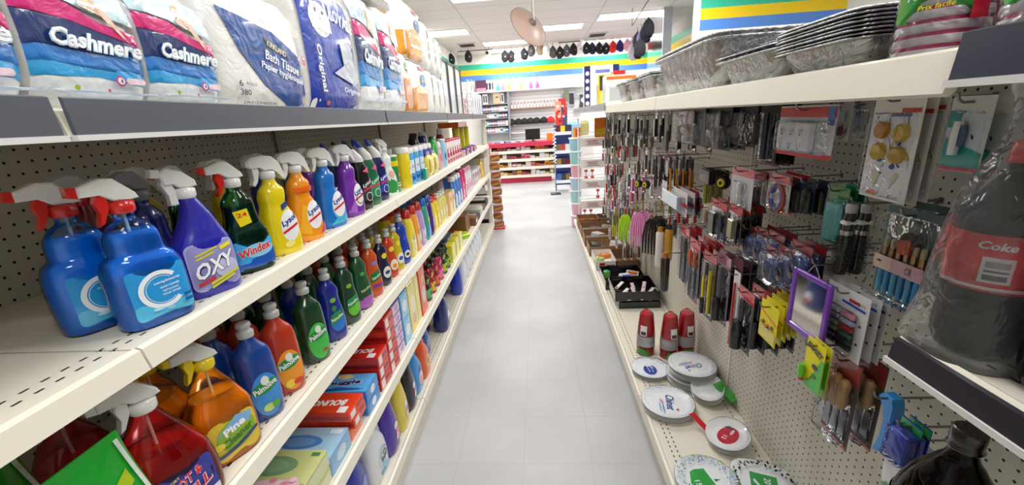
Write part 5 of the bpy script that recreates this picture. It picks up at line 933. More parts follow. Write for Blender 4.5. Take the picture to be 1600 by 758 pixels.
# --- low row
brs = lambda c, c2: (lambda w, h: hang(w, h, '#8a8688', [('rod', -.22*w, -.14*h, -.40*h, .008, c, 'handle'), ('rod', -.22*w, -.40*h, -.95*h, .005, '#77777c', 'stem'), ('rod', .2*w, -.14*h, -.4*h, .007, c2, 'handle'), ('rod', .2*w, -.4*h, -.95*h, .004, '#5a5a60', 'stem')], artw=[('r', -.5*w, -.11*h, .5*w, .01, RED), ('r', -.5*w, -h, .5*w, -.96*h, '#b03040')]))
Q('br1', (1062, 352, 1076, 440), .68, 3, 'red topped packs with grey stems, first hook', brs('#9a9a98', '#5a5450'), gap=.025)
Q('br2', (1076, 372, 1092, 468), .66, 3, 'red topped packs with orange handled brushes', brs('#e8641c', '#e07a2a'), gap=.03)
Q('br3', (1092, 378, 1104, 470), .68, 3, 'red topped packs with dark red handled tools', brs('#a02a24', '#3a3436'), gap=.03)
Q('br4', (1098, 392, 1116, 495), .64, 3, 'packs with black and yellow handled tools', lambda w, h: hang(w, h, '#55504e', [('met', -.2*w, -.12*h, -.34*h, .009, '#c8c8cc', 'head'), ('rod', -.2*w, -.34*h, -.7*h, .008, '#e8d41c', 'handle'), ('rod', -.2*w, -.7*h, -.97*h, .009, '#1c1a1a', 'grip'), ('rod', .25*w, -.2*h, -.9*h, .007, '#e8d41c', 'handle')], artw=[('r', -.5*w, -.1*h, .5*w, .01, '#b03040')]), gap=.03)
Q('br5', (1118, 395, 1140, 502), .66, 4, 'clear packs with grey shafts and black grips', lambda w, h: hang(w, h, '#8a8088', [('rod', 0, -.12*h, -.6*h, .010, '#5a5660', 'shaft'), ('rod', 0, -.6*h, -.97*h, .017, '#17151a', 'grip')], artw=[('r', -.5*w, -.14*h, .5*w, .01, '#a86a78'), ('r', -.5*w, -h, .5*w, -.97*h, '#b03040')]), gap=.035)
Q('br6', (1142, 420, 1152, 545), .66, 1, 'tall narrow white strip pack with red stripe', lambda w, h: hang(w, h, '#e2dcdc', [('rod', 0, -.1*h, -.95*h, .005, '#c83a3a', 'rod')], filmc=False), 'packaged goods')
Q('br7', (1150, 418, 1168, 480), .72, 3, 'black fabric bundle packs', lambda w, h: hang(w, h, None, [('box', -.45*w, -.95*h, .45*w, .0, .03, '#141316', 'bundle')], filmc=False, nm='black_bundle'), gap=.04)
Q('br8', (1150, 448, 1176, 545), .64, 3, 'black rubber grip tools under red tops', lambda w, h: hang(w, h, '#6a6668', [('rod', 0, -.1*h, -.5*h, .010, '#3a383c', 'shaft'), ('rod', 0, -.48*h, -.97*h, .020, '#121114', 'grip')], artw=[('r', -.5*w, -.14*h, .5*w, .01, RED)]), gap=.045)
Q('br9', (1178, 448, 1200, 545), .68, 3, 'black grip tools left of the yellow packs', lambda w, h: hang(w, h, '#5a5658', [('rod', 0, -.1*h, -.5*h, .010, '#2c2a30', 'shaft'), ('rod', 0, -.48*h, -.97*h, .020, '#121114', 'grip')], artw=[('r', -.5*w, -.14*h, .5*w, .01, RED)]), gap=.045)
Q('yel', (1186, 472, 1216, 530), .62, 5, 'yellow carded packs with little brown fruit pictures', lambda w, h: hang(w, h, '#e8d81c', [('disc', u*w, v*h, .006, .006, c, 'bead') for u, v, c in ((-.25, -.5, '#8a5a2a'), (.0, -.55, '#a8481c'), (.25, -.5, '#7a6a2a'))], artw=[('p', [(-.5*w, -.2*h), (.5*w, -.4*h), (.5*w, -.36*h), (-.5*w, -.16*h)], '#d8402a'), ('r', -.46*w, -.95*h, .46*w, -.62*h, '#d2c84a')], filmc=False), gap=.020, ydr=-.012)
Q('krazy', (1256, 530, 1288, 606), .62, 2, 'yellow and green glue card with slanted black lettering', lambda w, h: hang(w, h, '#e6dc1e', [('rod', -.4*w, -.55*h, -.85*h, .008, '#6ac82a', 'tube'), ('rod', -.4*w, -.85*h, -.93*h, .006, '#d82a1e', 'nozzle')], artw=[('p', [(-.5*w, -h), (.5*w, -h), (.5*w, -.2*h), (.36*w, -.2*h), (-.1*w, -.8*h)], '#3fb82a'), ('t', 'KRAZY', .0, -.09*h, .86*w, .13*h, '#141414', -14, .2, .06), ('e', .1*w, -.45*h, .16*w, .06*h, '#141414'), ('e', .12*w, -.66*h, .12*w, .05*h, '#1c6a1c')], filmc=False), 'glue')
def scraper(w, h):
    it = []
    for i, u in enumerate((-.30, -.02, .26)): it += [('wood', u*w, -.16*h, -.58*h+.04*h*i, .0125, '#cfa468', 'handle'), ('blade', u*w, -.55*h, -.9*h, .012, '#8a8a8c', 'blade')]
    return hang(w, h, '#5a5450', it, artw=[('r', -.5*w, -.2*h, .5*w, .01, '#a83a38'), ('r', -.5*w, -h, .5*w, -.96*h, '#c0404a')], dome=(-.46*w, -.95*h, .46*w, -.12*h, .03))
Q('scr', (1288, 548, 1340, 690), .69, 2, 'card of three wooden handled scrapers above the paint roller', scraper, 'scraper set', gap=.05)
# paint roller frame with blue handle
r = empty('paint_roller'); b = MB()
p0 = hx(1395, 625, .70); r.location = p0; r.rotation_euler = (0, 0, PI)
bm_ = G('#1f8fe0')
b.prism([(-.020, .0), (-.010, .012), (.012, .010), (.018, -.006), (.020, -.05), (.024, -.085), (.006, -.125), (-.006, -.130), (.002, -.085), (.0, -.045), (-.006, -.016)], 'x', -.012, .012, bm_, .003); b.build('handle', r)
b = MB(); b.tube([(0, .022, -.078), (.0, .05, -.055), (.0, .058, -.048)], .0028, mat(*CHROME), 8); b.build('frame_wire', r)
b = MB(); b.tube([(0, -.02, -.002), (0, .0, .002), (0, .014, -.012)], .004, P('#1560a8')); b.build('hang_loop', r)
tag(r, 'bright blue plastic paint roller handle hanging low on the pegboard', 'paint roller'); hook(p0.y-.0, p0.z+.004, .21, 'the blue roller handle')
Q('zbag', (1400, 655, 1440, 720), .68, 2, 'blue bag of plastic wrap with green and white stripe', lambda w, h: hang(w, h, '#2236a8', [('box', -.45*w, -.95*h, .45*w, -.1*h, .02, '#2a3fb8', 'bundle')], artw=[('r', -.5*w, -.1*h, .5*w, .01, '#2fa04a')], dome=(-.49*w, -h, .49*w, .0, .03)))
hook(hx(1400, 680, .7).y, hx(1390, 682, .7).z, .19, 'nothing, bare, under the roller')
hook(hx(1450, 485, .72).y, hx(1450, 488, .72).z, .16, 'nothing, bare, under the brush set')
# ================================================================== crowded far part of the pegboard
kinds = []
def stick(c1, c2, rr=.007): return lambda w, h: hang(w, h, None, [('rod', 0, .0, -.45*h, rr*.7, c1, 'shaft'), ('rod', 0, -.45*h, -h, rr, c2, 'handle')], filmc=False, nm='hand_tool')
def blis(c1, c2, c3): return lambda w, h: hang(w, h, c1, [('box', -.32*w, -.88*h, .3*w, -.22*h, .014, c3, 'item')], artw=[('r', -.5*w, -.13*h, .5*w, .01, c2), ('r', -.5*w, -h, .5*w, -.94*h, c2)])
FAR = {
 'a': ('black knife with silver blade', stick('#a8a8ac', '#17171a'), .03, .17), 'b': ('clear pack with grey fitting', blis('#b8b2b0', '#d0cccc', '#6a6664'), .06, .14), 'c': ('white card with red edges', blis('#ece8e6', RED, '#c8c4c8'), .06, .12),
 'd': ('slim olive handled tool', stick('#3a3a34', '#a8a03a'), .03, .16), 'e': ('black carded tool', blis('#1c1b20', '#2a2a30', '#3a3438'), .05, .16), 'f': ('pink scissors pack', blis('#e8c0d0', '#d8407a', '#c8508a'), .05, .13),
 'g': ('red handled screwdriver', stick('#b0b0b4', '#c8241c', .009), .03, .16), 'h': ('grey kitchen utensil', stick('#8f8f94', '#4a4648', .009), .03, .18), 'i': ('white spatula', stick('#e4e2de', '#f0eeea', .010), .03, .17), 'j': ('dark blue boxed pack', blis('#1c3a6e', '#173060', '#b8b08a'), .06, .09),
 'k': ('orange carded pack', blis('#e8781c', '#d85a1c', '#c8a070'), .06, .11), 'l': ('lime green tool pack', blis('#a8c83a', '#8ab82a', '#5a7a2a'), .05, .13)}
rows_ = [(1.475, 'ehaehbeihabhe', 1.92), (1.33, 'jjgbcbabhkbc', 3.0), (1.255, 'cbbhcbhdlaeb', 2.3), (1.10, 'gdcfbdaghcbf', 2.1), (.955, 'bgcdfcbgecdb', 2.25), (.80, 'kcbgfbcdgcbk', 2.9), (.66, 'cbgdbcbfcbgb', 3.0), (.50, 'bcbcgbdbcb', 3.2)]
place = ['top row', 'second row', 'third row', 'fourth row', 'fifth row', 'sixth row', 'seventh row', 'lowest row']
nth = ['first', 'second', 'third', 'fourth', 'fifth', 'sixth', 'seventh', 'eighth', 'ninth', 'tenth', 'eleventh', 'twelfth', 'thirteenth']
for ri, (z_, seq, ys) in enumerate(rows_):
    n_ = len(seq); ye = 4.75
    for i, ch in enumerate(seq):
        y_ = ys+(ye-ys)*i/(n_-1)+random.uniform(-.03, .03); d_, mk, w_, h_ = FAR[ch]; zz = z_+random.uniform(-.02, .015)
        nn = 3; X_ = random.choice((.64, .67, .70, .72))+(.07 if y_ > 3.9 else 0); gp_ = (.84-X_)/nn
        g_ = d_ + ' packs, %s hook of the %s' % (nth[i], place[ri])
        for j in range(nn): put('far'+ch, mk(w_, h_), (X_+gp_*j, y_+random.uniform(-.008, .008), zz), d_ + ', %s on %s hook, %s of far pegboard' % (['front', 'middle', 'back'][j], nth[i], place[ri]), 'hand tool' if 'tool' in d_ or 'knife' in d_ or 'driver' in d_ or 'spatula' in d_ or 'utensil' in d_ else 'packaged goods', g_, rz=PI+random.uniform(-.15, .15))
        hook(y_, zz+.0025, round(XR-X_+.02, 2), 'small goods, %s of the far %s' % (nth[i], place[ri]))
def drape(c, n_, w, h):
    def f():
        r = empty('hanging_bundle'); 
        for i in range(n_):
            b = MB(); u = (i-(n_-1)/2)*w/n_; b.tube([(0, u*.3, 0), (.004, u*.7, -.12*h), (.006, u, -.5*h), (.002, u*1.05, -h)], [.004, w/n_*.34, w/n_*.42, w/n_*.3], G(c), 7); b.build('strand', r)
        return r
    return f
for key, (px_, t_, b_), X_, c, nme in (('neon', (978, 335, 378), .66, '#b8f01c', 'neon green bundled laces hanging low beside the pink ones'), ('neon_y', (966, 328, 372), .70, '#dfe82a', 'yellow bundled laces left of the neon green ones'), ('pnk', (998, 332, 386), .64, '#f09ad0', 'pink bundled laces hanging low'), ('pnk2', (1008, 330, 372), .68, '#f0a8d8', 'paler pink bundled laces behind the pink ones'), ('blkb', (1020, 342, 400), .62, '#121114', 'black bundled laces hanging low, front'), ('blkb2', (1030, 338, 385), .66, '#1a181c', 'black bundled laces hanging low, behind')):
    a_ = hx(px_, t_, X_); z2 = hx(px_, b_, X_).z; put(key, drape(c, 7, .12, a_.z-z2), a_, nme, 'laces', rz=PI+.85); hook(a_.y, a_.z, round(XR-X_+.02, 2), 'the ' + nme.replace('hanging low', ''))
def tubei(c, c2, h, R=.022):
    def f():
        r = empty('hanging_tube'); b = MB(); b.loft([(-h, R*.8, R*.8), (-h+.01, R, R), (-.03, R, R), (-.02, R*.7, R*.7)], G(c), 14); b.build('tube', r); b = MB(); b.loft([(-.022, R*.72, R*.72), (.004, R*.6, R*.6)], G(c2), 12); b.build('cap', r); return r
    return f
for key, (px_, t_, b_), X_, c, c2, nme in (('tb1', (1032, 356, 420), .64, '#e8ded4', '#c08a2a', 'white tube with amber base in a clear pack'), ('tb2', (1046, 352, 410), .68, '#c8922a', '#2a2220', 'amber tube with dark cap'), ('tb3', (1040, 396, 458), .60, '#2c2420', '#b86a1c', 'dark brown tube with amber cap')):
    a_ = hx(px_, t_, X_); z2 = hx(px_, b_, X_).z; put(key, tubei(c, c2, a_.z-z2), a_, nme, 'tube', rz=PI); hook(a_.y, a_.z, round(XR-X_+.02, 2), 'the ' + nme)
# ================================================================== RIGHT TOP SHELF
ZR = 1.543
FOIL = mat('#a9abad', .20, 'foil')
def pan(D, Wd, H, fl=.022, wrap=False):
    def f():
        r = empty('foil_pan'); t = .0015
        def rr(z, ins): return (z, Wd/2-ins, D/2-ins, 0, 0, 7)
        b = MB(); b.loft([rr(0, fl+.012), rr(.004, fl+.006), rr(H*.96, .004)], FOIL, 48, capt=False); b.loft([rr(H*.96, .006), rr(.008, fl+.009), rr(.006, fl+.014)][::-1], FOIL, 48, capt=False); b.build('pan_body', r)
        b = MB(); b.loft([rr(H*.96, .003), rr(H*.955, -.010), rr(H, -.012), rr(H+.003, -.006), rr(H, .004)], FOIL, 48, capb=False, capt=False); b.build('rim', r)
        if wrap: b = MB(); b.loft([rr(H+.004, -.012), rr(H+.012, .02), rr(H+.014, .05)], mat('#fafcff', .12, 'film', blend=.3), 32, capb=False); b.build('plastic_wrap', r)
        return r
    return f
put('pan_a', pan(.30, .62, .135, .03), (.645, 1.57, ZR), 'large deep foil roasting pan, leftmost of the big foil trays on the right top shelf', 'foil pan')
put('pan_a', None, (.645, 1.572, ZR+.012), 'large deep foil roasting pan nested in the leftmost one', 'foil pan')
put('pan_b', pan(.28, .31, .060, .02, True), (.63, 1.08, ZR), 'medium wrapped foil pan between the deep roasting pan and the platter stack', 'foil pan')
put('pan_b', None, (.63, 1.082, ZR+.010), 'medium foil pan nested in the wrapped one', 'foil pan')
for j in range(8): put('pan_c', pan(.26, .23, .042, .014), (.62+.003*(j % 2), .825, ZR+.0058*j), ['lowest', 'second from the bottom', 'third from the bottom', 'fourth from the bottom', 'fifth from the bottom', 'third from the top', 'second from the top', 'topmost'][j] + ' foil tray in the nested stack left of the cups', 'foil pan', 'nested foil trays')
for j in range(3):
    for i in range(2): put('pan_l', pan(.20, .26, .10, .018, True), (.62, 2.10+.30*j, ZR+.012*i), ['nearest', 'middle', 'farthest'][j] + ' wrapped foil loaf pan, ' + ['lower', 'upper'][i] + ' of its pair', 'foil pan')
def cup_sleeve(spec, n=9, R=.046, R2=.030):
    def f():
        r = empty('cup_sleeve'); b = MB(); H = .17; wh, mg = G('#efe9ec'), G('#b8285c'); pr = []
        for i in range(n):
            z = i*.0155; b.loft([(z, R-.003, R-.003), (z+.002, R+.001, R+.001), (z+.0105, R, R)], wh, 28); b.loft([(z+.0105, R-.002, R-.002), (z+.0155, R-.003, R-.003)], mg, 28)
        b.build('stacked_cups', r)
        pr = [(0, R+.003, R+.003), (.16, R+.003, R+.003)]; l = MB(); art(l, front_of(pr), spec); l.build('label', r)
        q = MB(); q.loft([(-.001, R+.0025, R+.0025), (n*.0155+.02, R+.0025, R+.0025), (n*.0155+.05, R*.4, R*.4)], mat('#fafcff', .12, 'film', blend=.25), 28, capb=False, capt=False); q.build('wrap', r); return r
    return f
s1_ = [('r', -.040, .045, .042, .155, '#2f9a2c', .004), ('t', 'PLASTIC', .0, .128, .05, .010, '#e8f4e4', 0), ('t', 'CUPS', .0, .113, .03, .010, '#e8f4e4'), ('t', 'GOBELETS EN', .0, .088, .066, .009, '#ffffff', 2, .1), ('t', 'PLASTIQUE', .0, .075, .058, .010, '#ffffff', 2, .1), ('t', 'Prix facile', .0, .060, .034, .006, '#f1e22a', 2, .2), ('r', .03, .04, .042, .06, '#c8203c')]
put('cs1', cup_sleeve(s1_, 9), (.545, .640, ZR), 'wrapped sleeve of striped plastic cups with a green label, right after the foil trays', 'cup sleeve', rz=PI+.7)
s2_ = [('r', -.058, .040, .058, .155, '#2f9a2c', .004), ('e', -.022, .13, .026, .022, '#d8242c'), ('t', '12', -.022, .128, .030, .022, '#ffffff', 0, .15, .04), ('t', 'GOBELETS EN', .028, .140, .05, .008, '#ffffff', 4, .1), ('t', 'PLASTIQUE', .028, .128, .046, .008, '#ffffff', 4, .1), ('t', 'Prix facile', .020, .112, .05, .009, '#f1e22a', 4, .2), ('t', '16 oz / 473 ml', -.016, .068, .056, .008, '#e8f4e4', 6, .1)]
put('cs2', cup_sleeve(s2_, 9, .062), (.565, .500, ZR), 'big wrapped sleeve of plastic cups with green label and red 12, near the frame corner', 'cup sleeve', rz=PI+.75)
put('cs1', None, (.66, .62, ZR), 'wrapped sleeve of striped cups behind the other two sleeves', 'cup sleeve', rz=PI+.5)
put('bagw', softpack(.16, .05, .12, [], '#efefea', nm='white_bag'), (.60, .36, ZR), 'small white plastic bag at the top right frame edge', 'bag', rz=.3)
# boxes at the far end of the top shelf
tb = lambda D, Wd, H, c, near, nm='shelf_box': boxt(D, Wd, H, c, near=near, front=[('r', -Wd*.4, H*.1, Wd*.4, H*.9, c)], nm=nm)
for key, X_, y_, D, H, c, near, lab_ in (
  ('fb1', .60, 3.15, .22, .20, '#f0f2f2', [('r', -.08, .03, .08, .12, '#c8ccd2'), ('r', -.1, .17, .1, .19, '#e8842a')], 'white box with orange top band behind the loaf pans'),
  ('fb2', .56, 3.55, .12, .24, '#e8d21c', [('r', -.05, .12, .05, .23, '#2a2a26'), ('r', -.05, .03, .05, .10, '#e6e23a')], 'yellow and black box left of the white orange banded one'),
  ('fb3', .70, 3.75, .10, .28, '#d82a24', [('e', 0, .2, .04, .03, '#1c1c20')], 'red box behind the yellow and black one'),
  ('fb4', .66, 4.45, .34, .40, '#e9ecf4', [('r', -.17, .0, -.11, .40, '#20205c'), ('r', .11, .05, .17, .40, '#20205c'), ('r', -.06, .33, .08, .36, '#6a78b8')] + [('e', -.14, .05+.07*i, .018, .02, '#e8ecf8') for i in range(5)], 'tall white boxed item with navy side strips at the far end'),
  ('fb5', .54, 4.9, .10, .16, '#3a3a3e', [('e', 0, .1, .04, .03, '#c8c8cc')], 'small black box at the far end of the right top shelf')):
    put(key, tb(D, .12, H, c, near), (X_, y_, ZR), lab_, 'box')
# ================================================================== RIGHT BASE SHELF
def red_cups():
    r = empty('red_cup_pack'); R_, Wt = G('#d3202c'), G('#f1eeee')
    b = MB()
    b.loft([(0, .046, .046), (.055, .041, .041)], R_, 24); b.build('lower_cups', r)
    b = MB()
    for i in range(6): z = .055+i*.011; b.loft([(z, .046, .046), (z+.004, .049, .049), (z+.009, .047, .047)], Wt, 24)
    b.build('rims', r); b = MB(); b.loft(smooth([(.12, .046, .046), (.19, .040, .040), (.245, .033, .033), (.252, .028, .028)], 2), R_, 24); b.build('upper_cup', r)
    pr = [(0, .050, .050), (.13, .050, .050), (.25, .038, .038)]
    l = MB(); art(l, front_of(pr), [('r', -.02, .13, .016, .19, '#f2f0f0'), ('r', -.016, .135, .012, .155, '#3a3438'), ('p', [(-.04, .005), (.03, .0), (.03, .04), (-.03, .05)], '#2f8a2c')]); l.build('label', r)
    q = MB(); q.loft([(.001, .051, .051), (.12, .051, .051), (.25, .037, .037), (.275, .012, .012)], mat('#fafcff', .12, 'film', blend=.22), 24, capb=False, capt=False); q.build('wrap', r); return r
for j, (x_, y_) in enumerate(((.58, 2.14), (.70, 2.10), (.80, 2.13))): put('redcup', red_cups, (x_, y_, Z5), ['left', 'middle', 'right'][j] + ' tower of the three wrapped red cup packs on the base shelf', 'cup pack', rz=-1.3-PI*.25*(j == 0))
def plates(R, n, spec, rimspec=None, nm='plate_pack', wrapf=True, sq=2, ex=1.0, c='#f2f2f0'):
    def f():
        r = empty(nm)
        def shape(rr): return (rr*ex, rr)
        b = MB()
        for i in range(n):
            z = i*.005; q = [(z, *shape(R*.62), 0, 0, sq), (z+.004, *shape(R*.70), 0, 0, sq), (z+.016, *shape(R*.98), 0, 0, sq), (z+.018, *shape(R), 0, 0, sq), (z+.0165, *shape(R*.96), 0, 0, sq), (z+.007, *shape(R*.72), 0, 0, sq), (z+.0055, *shape(R*.66), 0, 0, sq)]
            b.loft(q, G(c), 40, capb=(i == 0), capt=(i == n-1), smooth=True)
        b.build('plates', r); zt = (n-1)*.005+.0055
        l = MB()
        if spec: art(l, plane((0, 0, zt), (0, -1, 0), (1, 0, 0), (0, 0, 1)), spec, G, nr=2, e0=.0008)
        if rimspec: art(l, lambda u, v, e: (v, -u, zt+.004+.011*max(0, (math.hypot(u/ex, v)/R-.72)/.26)+e), rimspec, G, nr=1)
        if l.v: l.build('print', r)
        if wrapf: q = MB(); q.loft([(.0, *shape(R*.7), 0, 0, sq), (zt+.010, *shape(R*1.02), 0, 0, sq), (zt+.0165, *shape(R*.99), 0, 0, sq), (zt+.016, *shape(R*.5), 0, 0, sq)], mat('#fafcff', .1, 'film', blend=.14), 40, capb=False); q.build('wrap', r)
        return r
    return f
dots = lambda R, c: [('e', R*.88*math.cos(i*PI/18), R*.88*math.sin(i*PI/18), .003, .002, c) for i in range(36)]
put('p1', plates(.098, 4, [('e', .006, -.002, .046, .034, '#1f3f9e', -8), ('t', '10', -.012, .012, .018, .016, '#ffffff', -6), ('r', .004, .006, .03, .010, '#cfd8f0'), ('r', -.02, -.012, .03, -.008, '#cfd8f0'), ('e', -.032, .0, .012, .018, '#e8ecf4')], wrapf=True), (.555, 1.94, Z5), 'small white plate pack with a navy oval label', 'plates', rz=.1)
ch = lambda s: [('t', 'Chinet', .0, .008*s, .07*s, .026*s, '#2a4a9a', -18, .3, .02), ('e', -.01*s, -.016*s, .012*s, .005*s, '#e8a0a8'), ('e', .02*s, -.022*s, .026*s, .003*s, '#8fa4d0', -14), ('e', .014*s, -.03*s, .022*s, .002*s, '#8fa4d0', -14), ('e', .035*s, .016*s, .004*s, .004*s, '#d83040')]
put('p2', plates(.115, 7, ch(1.3), dots(.115, '#8a94b4')), (.735, 1.865, Z5), 'taller stack of white plates with blue script lettering behind the large one', 'plates', rz=-1.2)
put('p2', None, (.742, 1.865, Z5+.052), 'upper white plate pack lying on the taller stack with blue script', 'plates', rz=-1.0)
put('p3', plates(.118, 6, ch(1.5), dots(.118, '#8a94b4')), (.562, 1.655, Z5), 'large white plate pack with blue script, nearest the shelf lip', 'plates', rz=.12)
put('p4', plates(.075, 6, [('e', -.062, .0, .014, .02, '#b8982a'), ('e', -.058, .006, .008, .006, '#c8402a'), ('e', -.066, -.006, .006, .005, '#3a8a2a')], ex=1.25, nm='bowl_pack'), (.775, 1.735, Z5+.02), 'small white oval bowl pack tilted, with colourful label at its left', 'bowls', rz=-.25, tilt=(.15, -.12))
q = MB(); q.prism([(-.02, -.05), (.02, -.06), (.035, .05), (-.01, .06)], 'z', 0, .006, G('#3aa43a')); q = q.build('label_flap'); q.location = (.835, 1.69, Z5+.055); q.rotation_euler = (.3, -.2, .5); tag(q, 'green folded label flap beside the white oval bowls', 'label')
put('p5', plates(.085, 5, [('e', 0, 0, .052, .038, '#c8203c', -20), ('t', '12', .016, -.012, .022, .016, '#ffffff', -20), ('e', -.02, .014, .018, .006, '#f0c8d0', -20), ('p', [(-.055, .0), (-.035, .035), (-.045, -.02)], '#4a4a44')], ex=1.12), (.745, 1.44, Z5+.012), 'wrapped white plates with a red label reading 12', 'plates', rz=-.5, tilt=(.06, -.10))
q = MB(); q.prism([(-.05, -.01), (.05, -.018), (.055, .006), (-.04, .014)], 'z', 0, .004, G('#d0222e')); q = q.build('label_strip'); q.location = (.652, 1.505, Z5+.05); q.rotation_euler = (.2, .5, -.75); tag(q, 'red label strip standing up beside the red labelled plates', 'label')
rim6 = []
for i in range(26):
    a_ = i*2*PI/26; rr = .106*(.86+.08*(i % 2)); cc = ['#2a5ab0', '#3aa04a', '#5a9ad8', '#8ac49a'][i % 4]
    rim6 += [('o', rr*math.cos(a_), rr*math.sin(a_), .009 if i % 3 == 0 else .006, .0025, cc, 0, 340), ('e', rr*.86*math.cos(a_+.1), rr*.86*math.sin(a_+.1), .003, .003, cc)]
put('p6', plates(.112, 6, [('e', 0, 0, .060, .060, '#f4f6f4'), ('p', [(-.058, -.02), (.058, -.01), (.05, -.04), (.0, -.06), (-.05, -.04)], '#3fae4a'), ('p', [(-.056, .018), (.04, .026), (.056, .0), (.058, -.012), (-.058, -.022)], '#37a548'), ('t', '15', .004, -.034, .026, .020, '#ffffff', 0), ('p', [(-.006, .03), (.0, .052), (.006, .03)], '#2a8a5a')], rim6), (.572, 1.22, Z5), 'patterned plates with blue and green swirls and a round green label', 'plates', rz=.15)
lace = []
for i in range(60):
    a_ = i*2*PI/60+random.uniform(-.03, .03); rr = .105*random.uniform(.84, .99); lace.append(('e', rr*math.cos(a_)*1.0, rr*math.sin(a_), .006, .0035, '#2a2a2c' if i % 3 else '#8a8a8c', random.uniform(0, 180)))
put('p7', plates(.112, 6, [('r', -.062, -.046, .062, .046, '#eef4ee', .003), ('p', [(-.06, -.044), (.03, -.044), (.0, .044), (-.06, .044)], '#2f9e44'), ('t', '20', -.03, .012, .026, .022, '#ffffff'), ('p', [(-.03, -.03), (.05, .02), (.052, .016), (-.02, -.036)], '#e8f0e8')], lace, sq=3.2), (.765, 1.195, Z5), 'squarish plates with black lace border and a green label', 'plates', rz=-.35)
# trays and open cartons, near to far
def open_box(D, Wd, H, c, t=.004, nm='open_carton', flat=None, contents=None):
    def f():
        r = empty(nm); m_ = K(c) if c != '#0e0d10' else G(c); b = MB(); b.box(-D/2, D/2, -Wd/2, Wd/2, 0, t, m_)
        for a_ in ((-D/2, -D/2+t, -Wd/2, Wd/2), (D/2-t, D/2, -Wd/2, Wd/2), (-D/2, D/2, -Wd/2, -Wd/2+t), (-D/2, D/2, Wd/2-t, Wd/2)): b.box(a_[0], a_[1], a_[2], a_[3], t, H, m_)
        b.build('box', r)
        if flat: l = MB(); art(l, plane((0, -Wd/2, 0), (1, 0, 0), (0, 0, 1), (0, -1, 0)), flat, G, nr=1); l.build('print', r)
        return r
    return f
put('tr1', open_box(.31, .30, .07, '#0e0d10', nm='black_tray'), (.665, 2.86, Z5+.055), 'black tray full of small packets, nearest of the trays, propped on its lip', 'tray')
put('tr0', open_box(.29, .28, .05, '#0e0d10', nm='black_tray'), (.68, 2.84, Z5), 'black tray under the propped black one', 'tray')
put('tr2', open_box(.33, .36, .07, '#0e0d10', nm='black_tray'), (.66, 3.22, Z5), 'second black tray with pots and boxes in it', 'tray')
def packet(c, c2):
    def f():
        r = empty('small_packet'); b = MB(); b.box(-.045, .045, -.014, .014, 0, .008, G(c), .003); b.build('packet', r); b = MB(); b.loft([(0, .007, .010), (.006, .009, .012), (.009, .004, .006)], G(c2), 10); b.v = [(x-.032, y, z+.004) for x, y, z in b.v]; b.build('tip', r); return r
    return f
pp = [packet('#e8dcd8', '#a03038'), packet('#d8c8c8', '#2a2428'), packet('#efe8e4', '#c8808a')]
locs = [('at the near left corner', -.11, -.10), ('second along the near wall', -.06, -.11), ('third along the near wall', -.01, -.10), ('fourth along the near wall', .04, -.11), ('fifth along the near wall', .09, -.10), ('at the right near corner', .12, -.04), ('right of the centre', .07, -.02), ('in the centre', .0, -.03), ('left of the centre', -.06, -.01), ('at the far right', .10, .07), ('in the far middle', .02, .08), ('at the far left', -.08, .09)]
for j, (w_, dx, dy) in enumerate(locs): put('pk%d' % (j % 3), pp[j % 3], (.665+dx, 2.86+dy, Z5+.062+.012*(j % 2)), ['pale packet with dark red tip', 'grey packet with black tip', 'cream packet with pink tip'][j % 3] + ' in the propped black tray, ' + w_, 'packet', rz=1.2+.5*math.sin(j*2.1), tilt=(0, -.35))
put('pot1', canister(.03, .05, '#e8b49a', '#d88a6a', None, .01, 'small_pot'), (.57, 3.14, Z5+.005), 'peach pot lying in the second black tray at its left', 'pot', tilt=(1.2, 0)); put('pot2', canister(.03, .05, '#8ac44a', '#3a9a5a', None, .01, 'small_pot'), (.545, 3.30, Z5+.005), 'green capped pot in the second black tray', 'pot')
put('pkb', boxt(.09, .06, .06, '#e8ecf4', top=[('r', -.04, -.025, .04, .0, '#2a56b0')], nm='small_box'), (.67, 3.20, Z5+.005), 'blue and white little box in the second black tray', 'box', rz=.4, tilt=(.2, .1))
put('pkr', boxt(.10, .07, .05, '#e8e4e0', top=[('r', -.04, -.03, .04, .0, '#c8402a'), ('r', -.04, .0, .04, .02, '#e8a03a')], nm='small_box'), (.75, 3.27, Z5+.005), 'red and white little box in the second black tray', 'box', rz=-.3, tilt=(.15, .1))
put('pkw', boxt(.12, .05, .03, '#e4e0e0', top=[('r', -.05+.02*i, -.02, -.04+.02*i, .02, '#5a5458') for i in range(5)], nm='small_box'), (.77, 3.13, Z5+.01), 'striped white little box at the right of the second black tray', 'box', rz=-.8, tilt=(.2, 0))
def ctr(i, x0, x1, y0, y1, H, c, flat, lab_): put('ct%d' % i, open_box(x1-x0, y1-y0, H, c, flat=flat), ((x0+x1)/2, (y0+y1)/2, Z5), lab_, 'carton')
ctr(0, .66, .85, 3.46, 3.78, .09, '#8a6a4c', None, 'brown open carton by the pegboard behind the second black tray')
ctr(1, .48, .655, 3.46, 3.80, .09, '#ece6e0', [('r', -.06, .05, -.01, .075, '#b8202c'), ('r', .0, .045, .07, .055, '#5a5054')], 'white open carton with red mark on its near side')
ctr(2, .47, .85, 3.86, 4.12, .10, '#a07a56', None, 'brown open carton, first behind the white one')
ctr(3, .46, .84, 4.18, 4.44, .12, '#96704c', [('r', -.18, .10, .18, .12, '#d8cfc4')], 'brown open carton, second behind the white one')
ctr(4, .46, .84, 4.50, 4.78, .12, '#8f6a48', [('r', -.18, .10, .18, .12, '#d8cfc4')], 'brown open carton, third behind the white one')
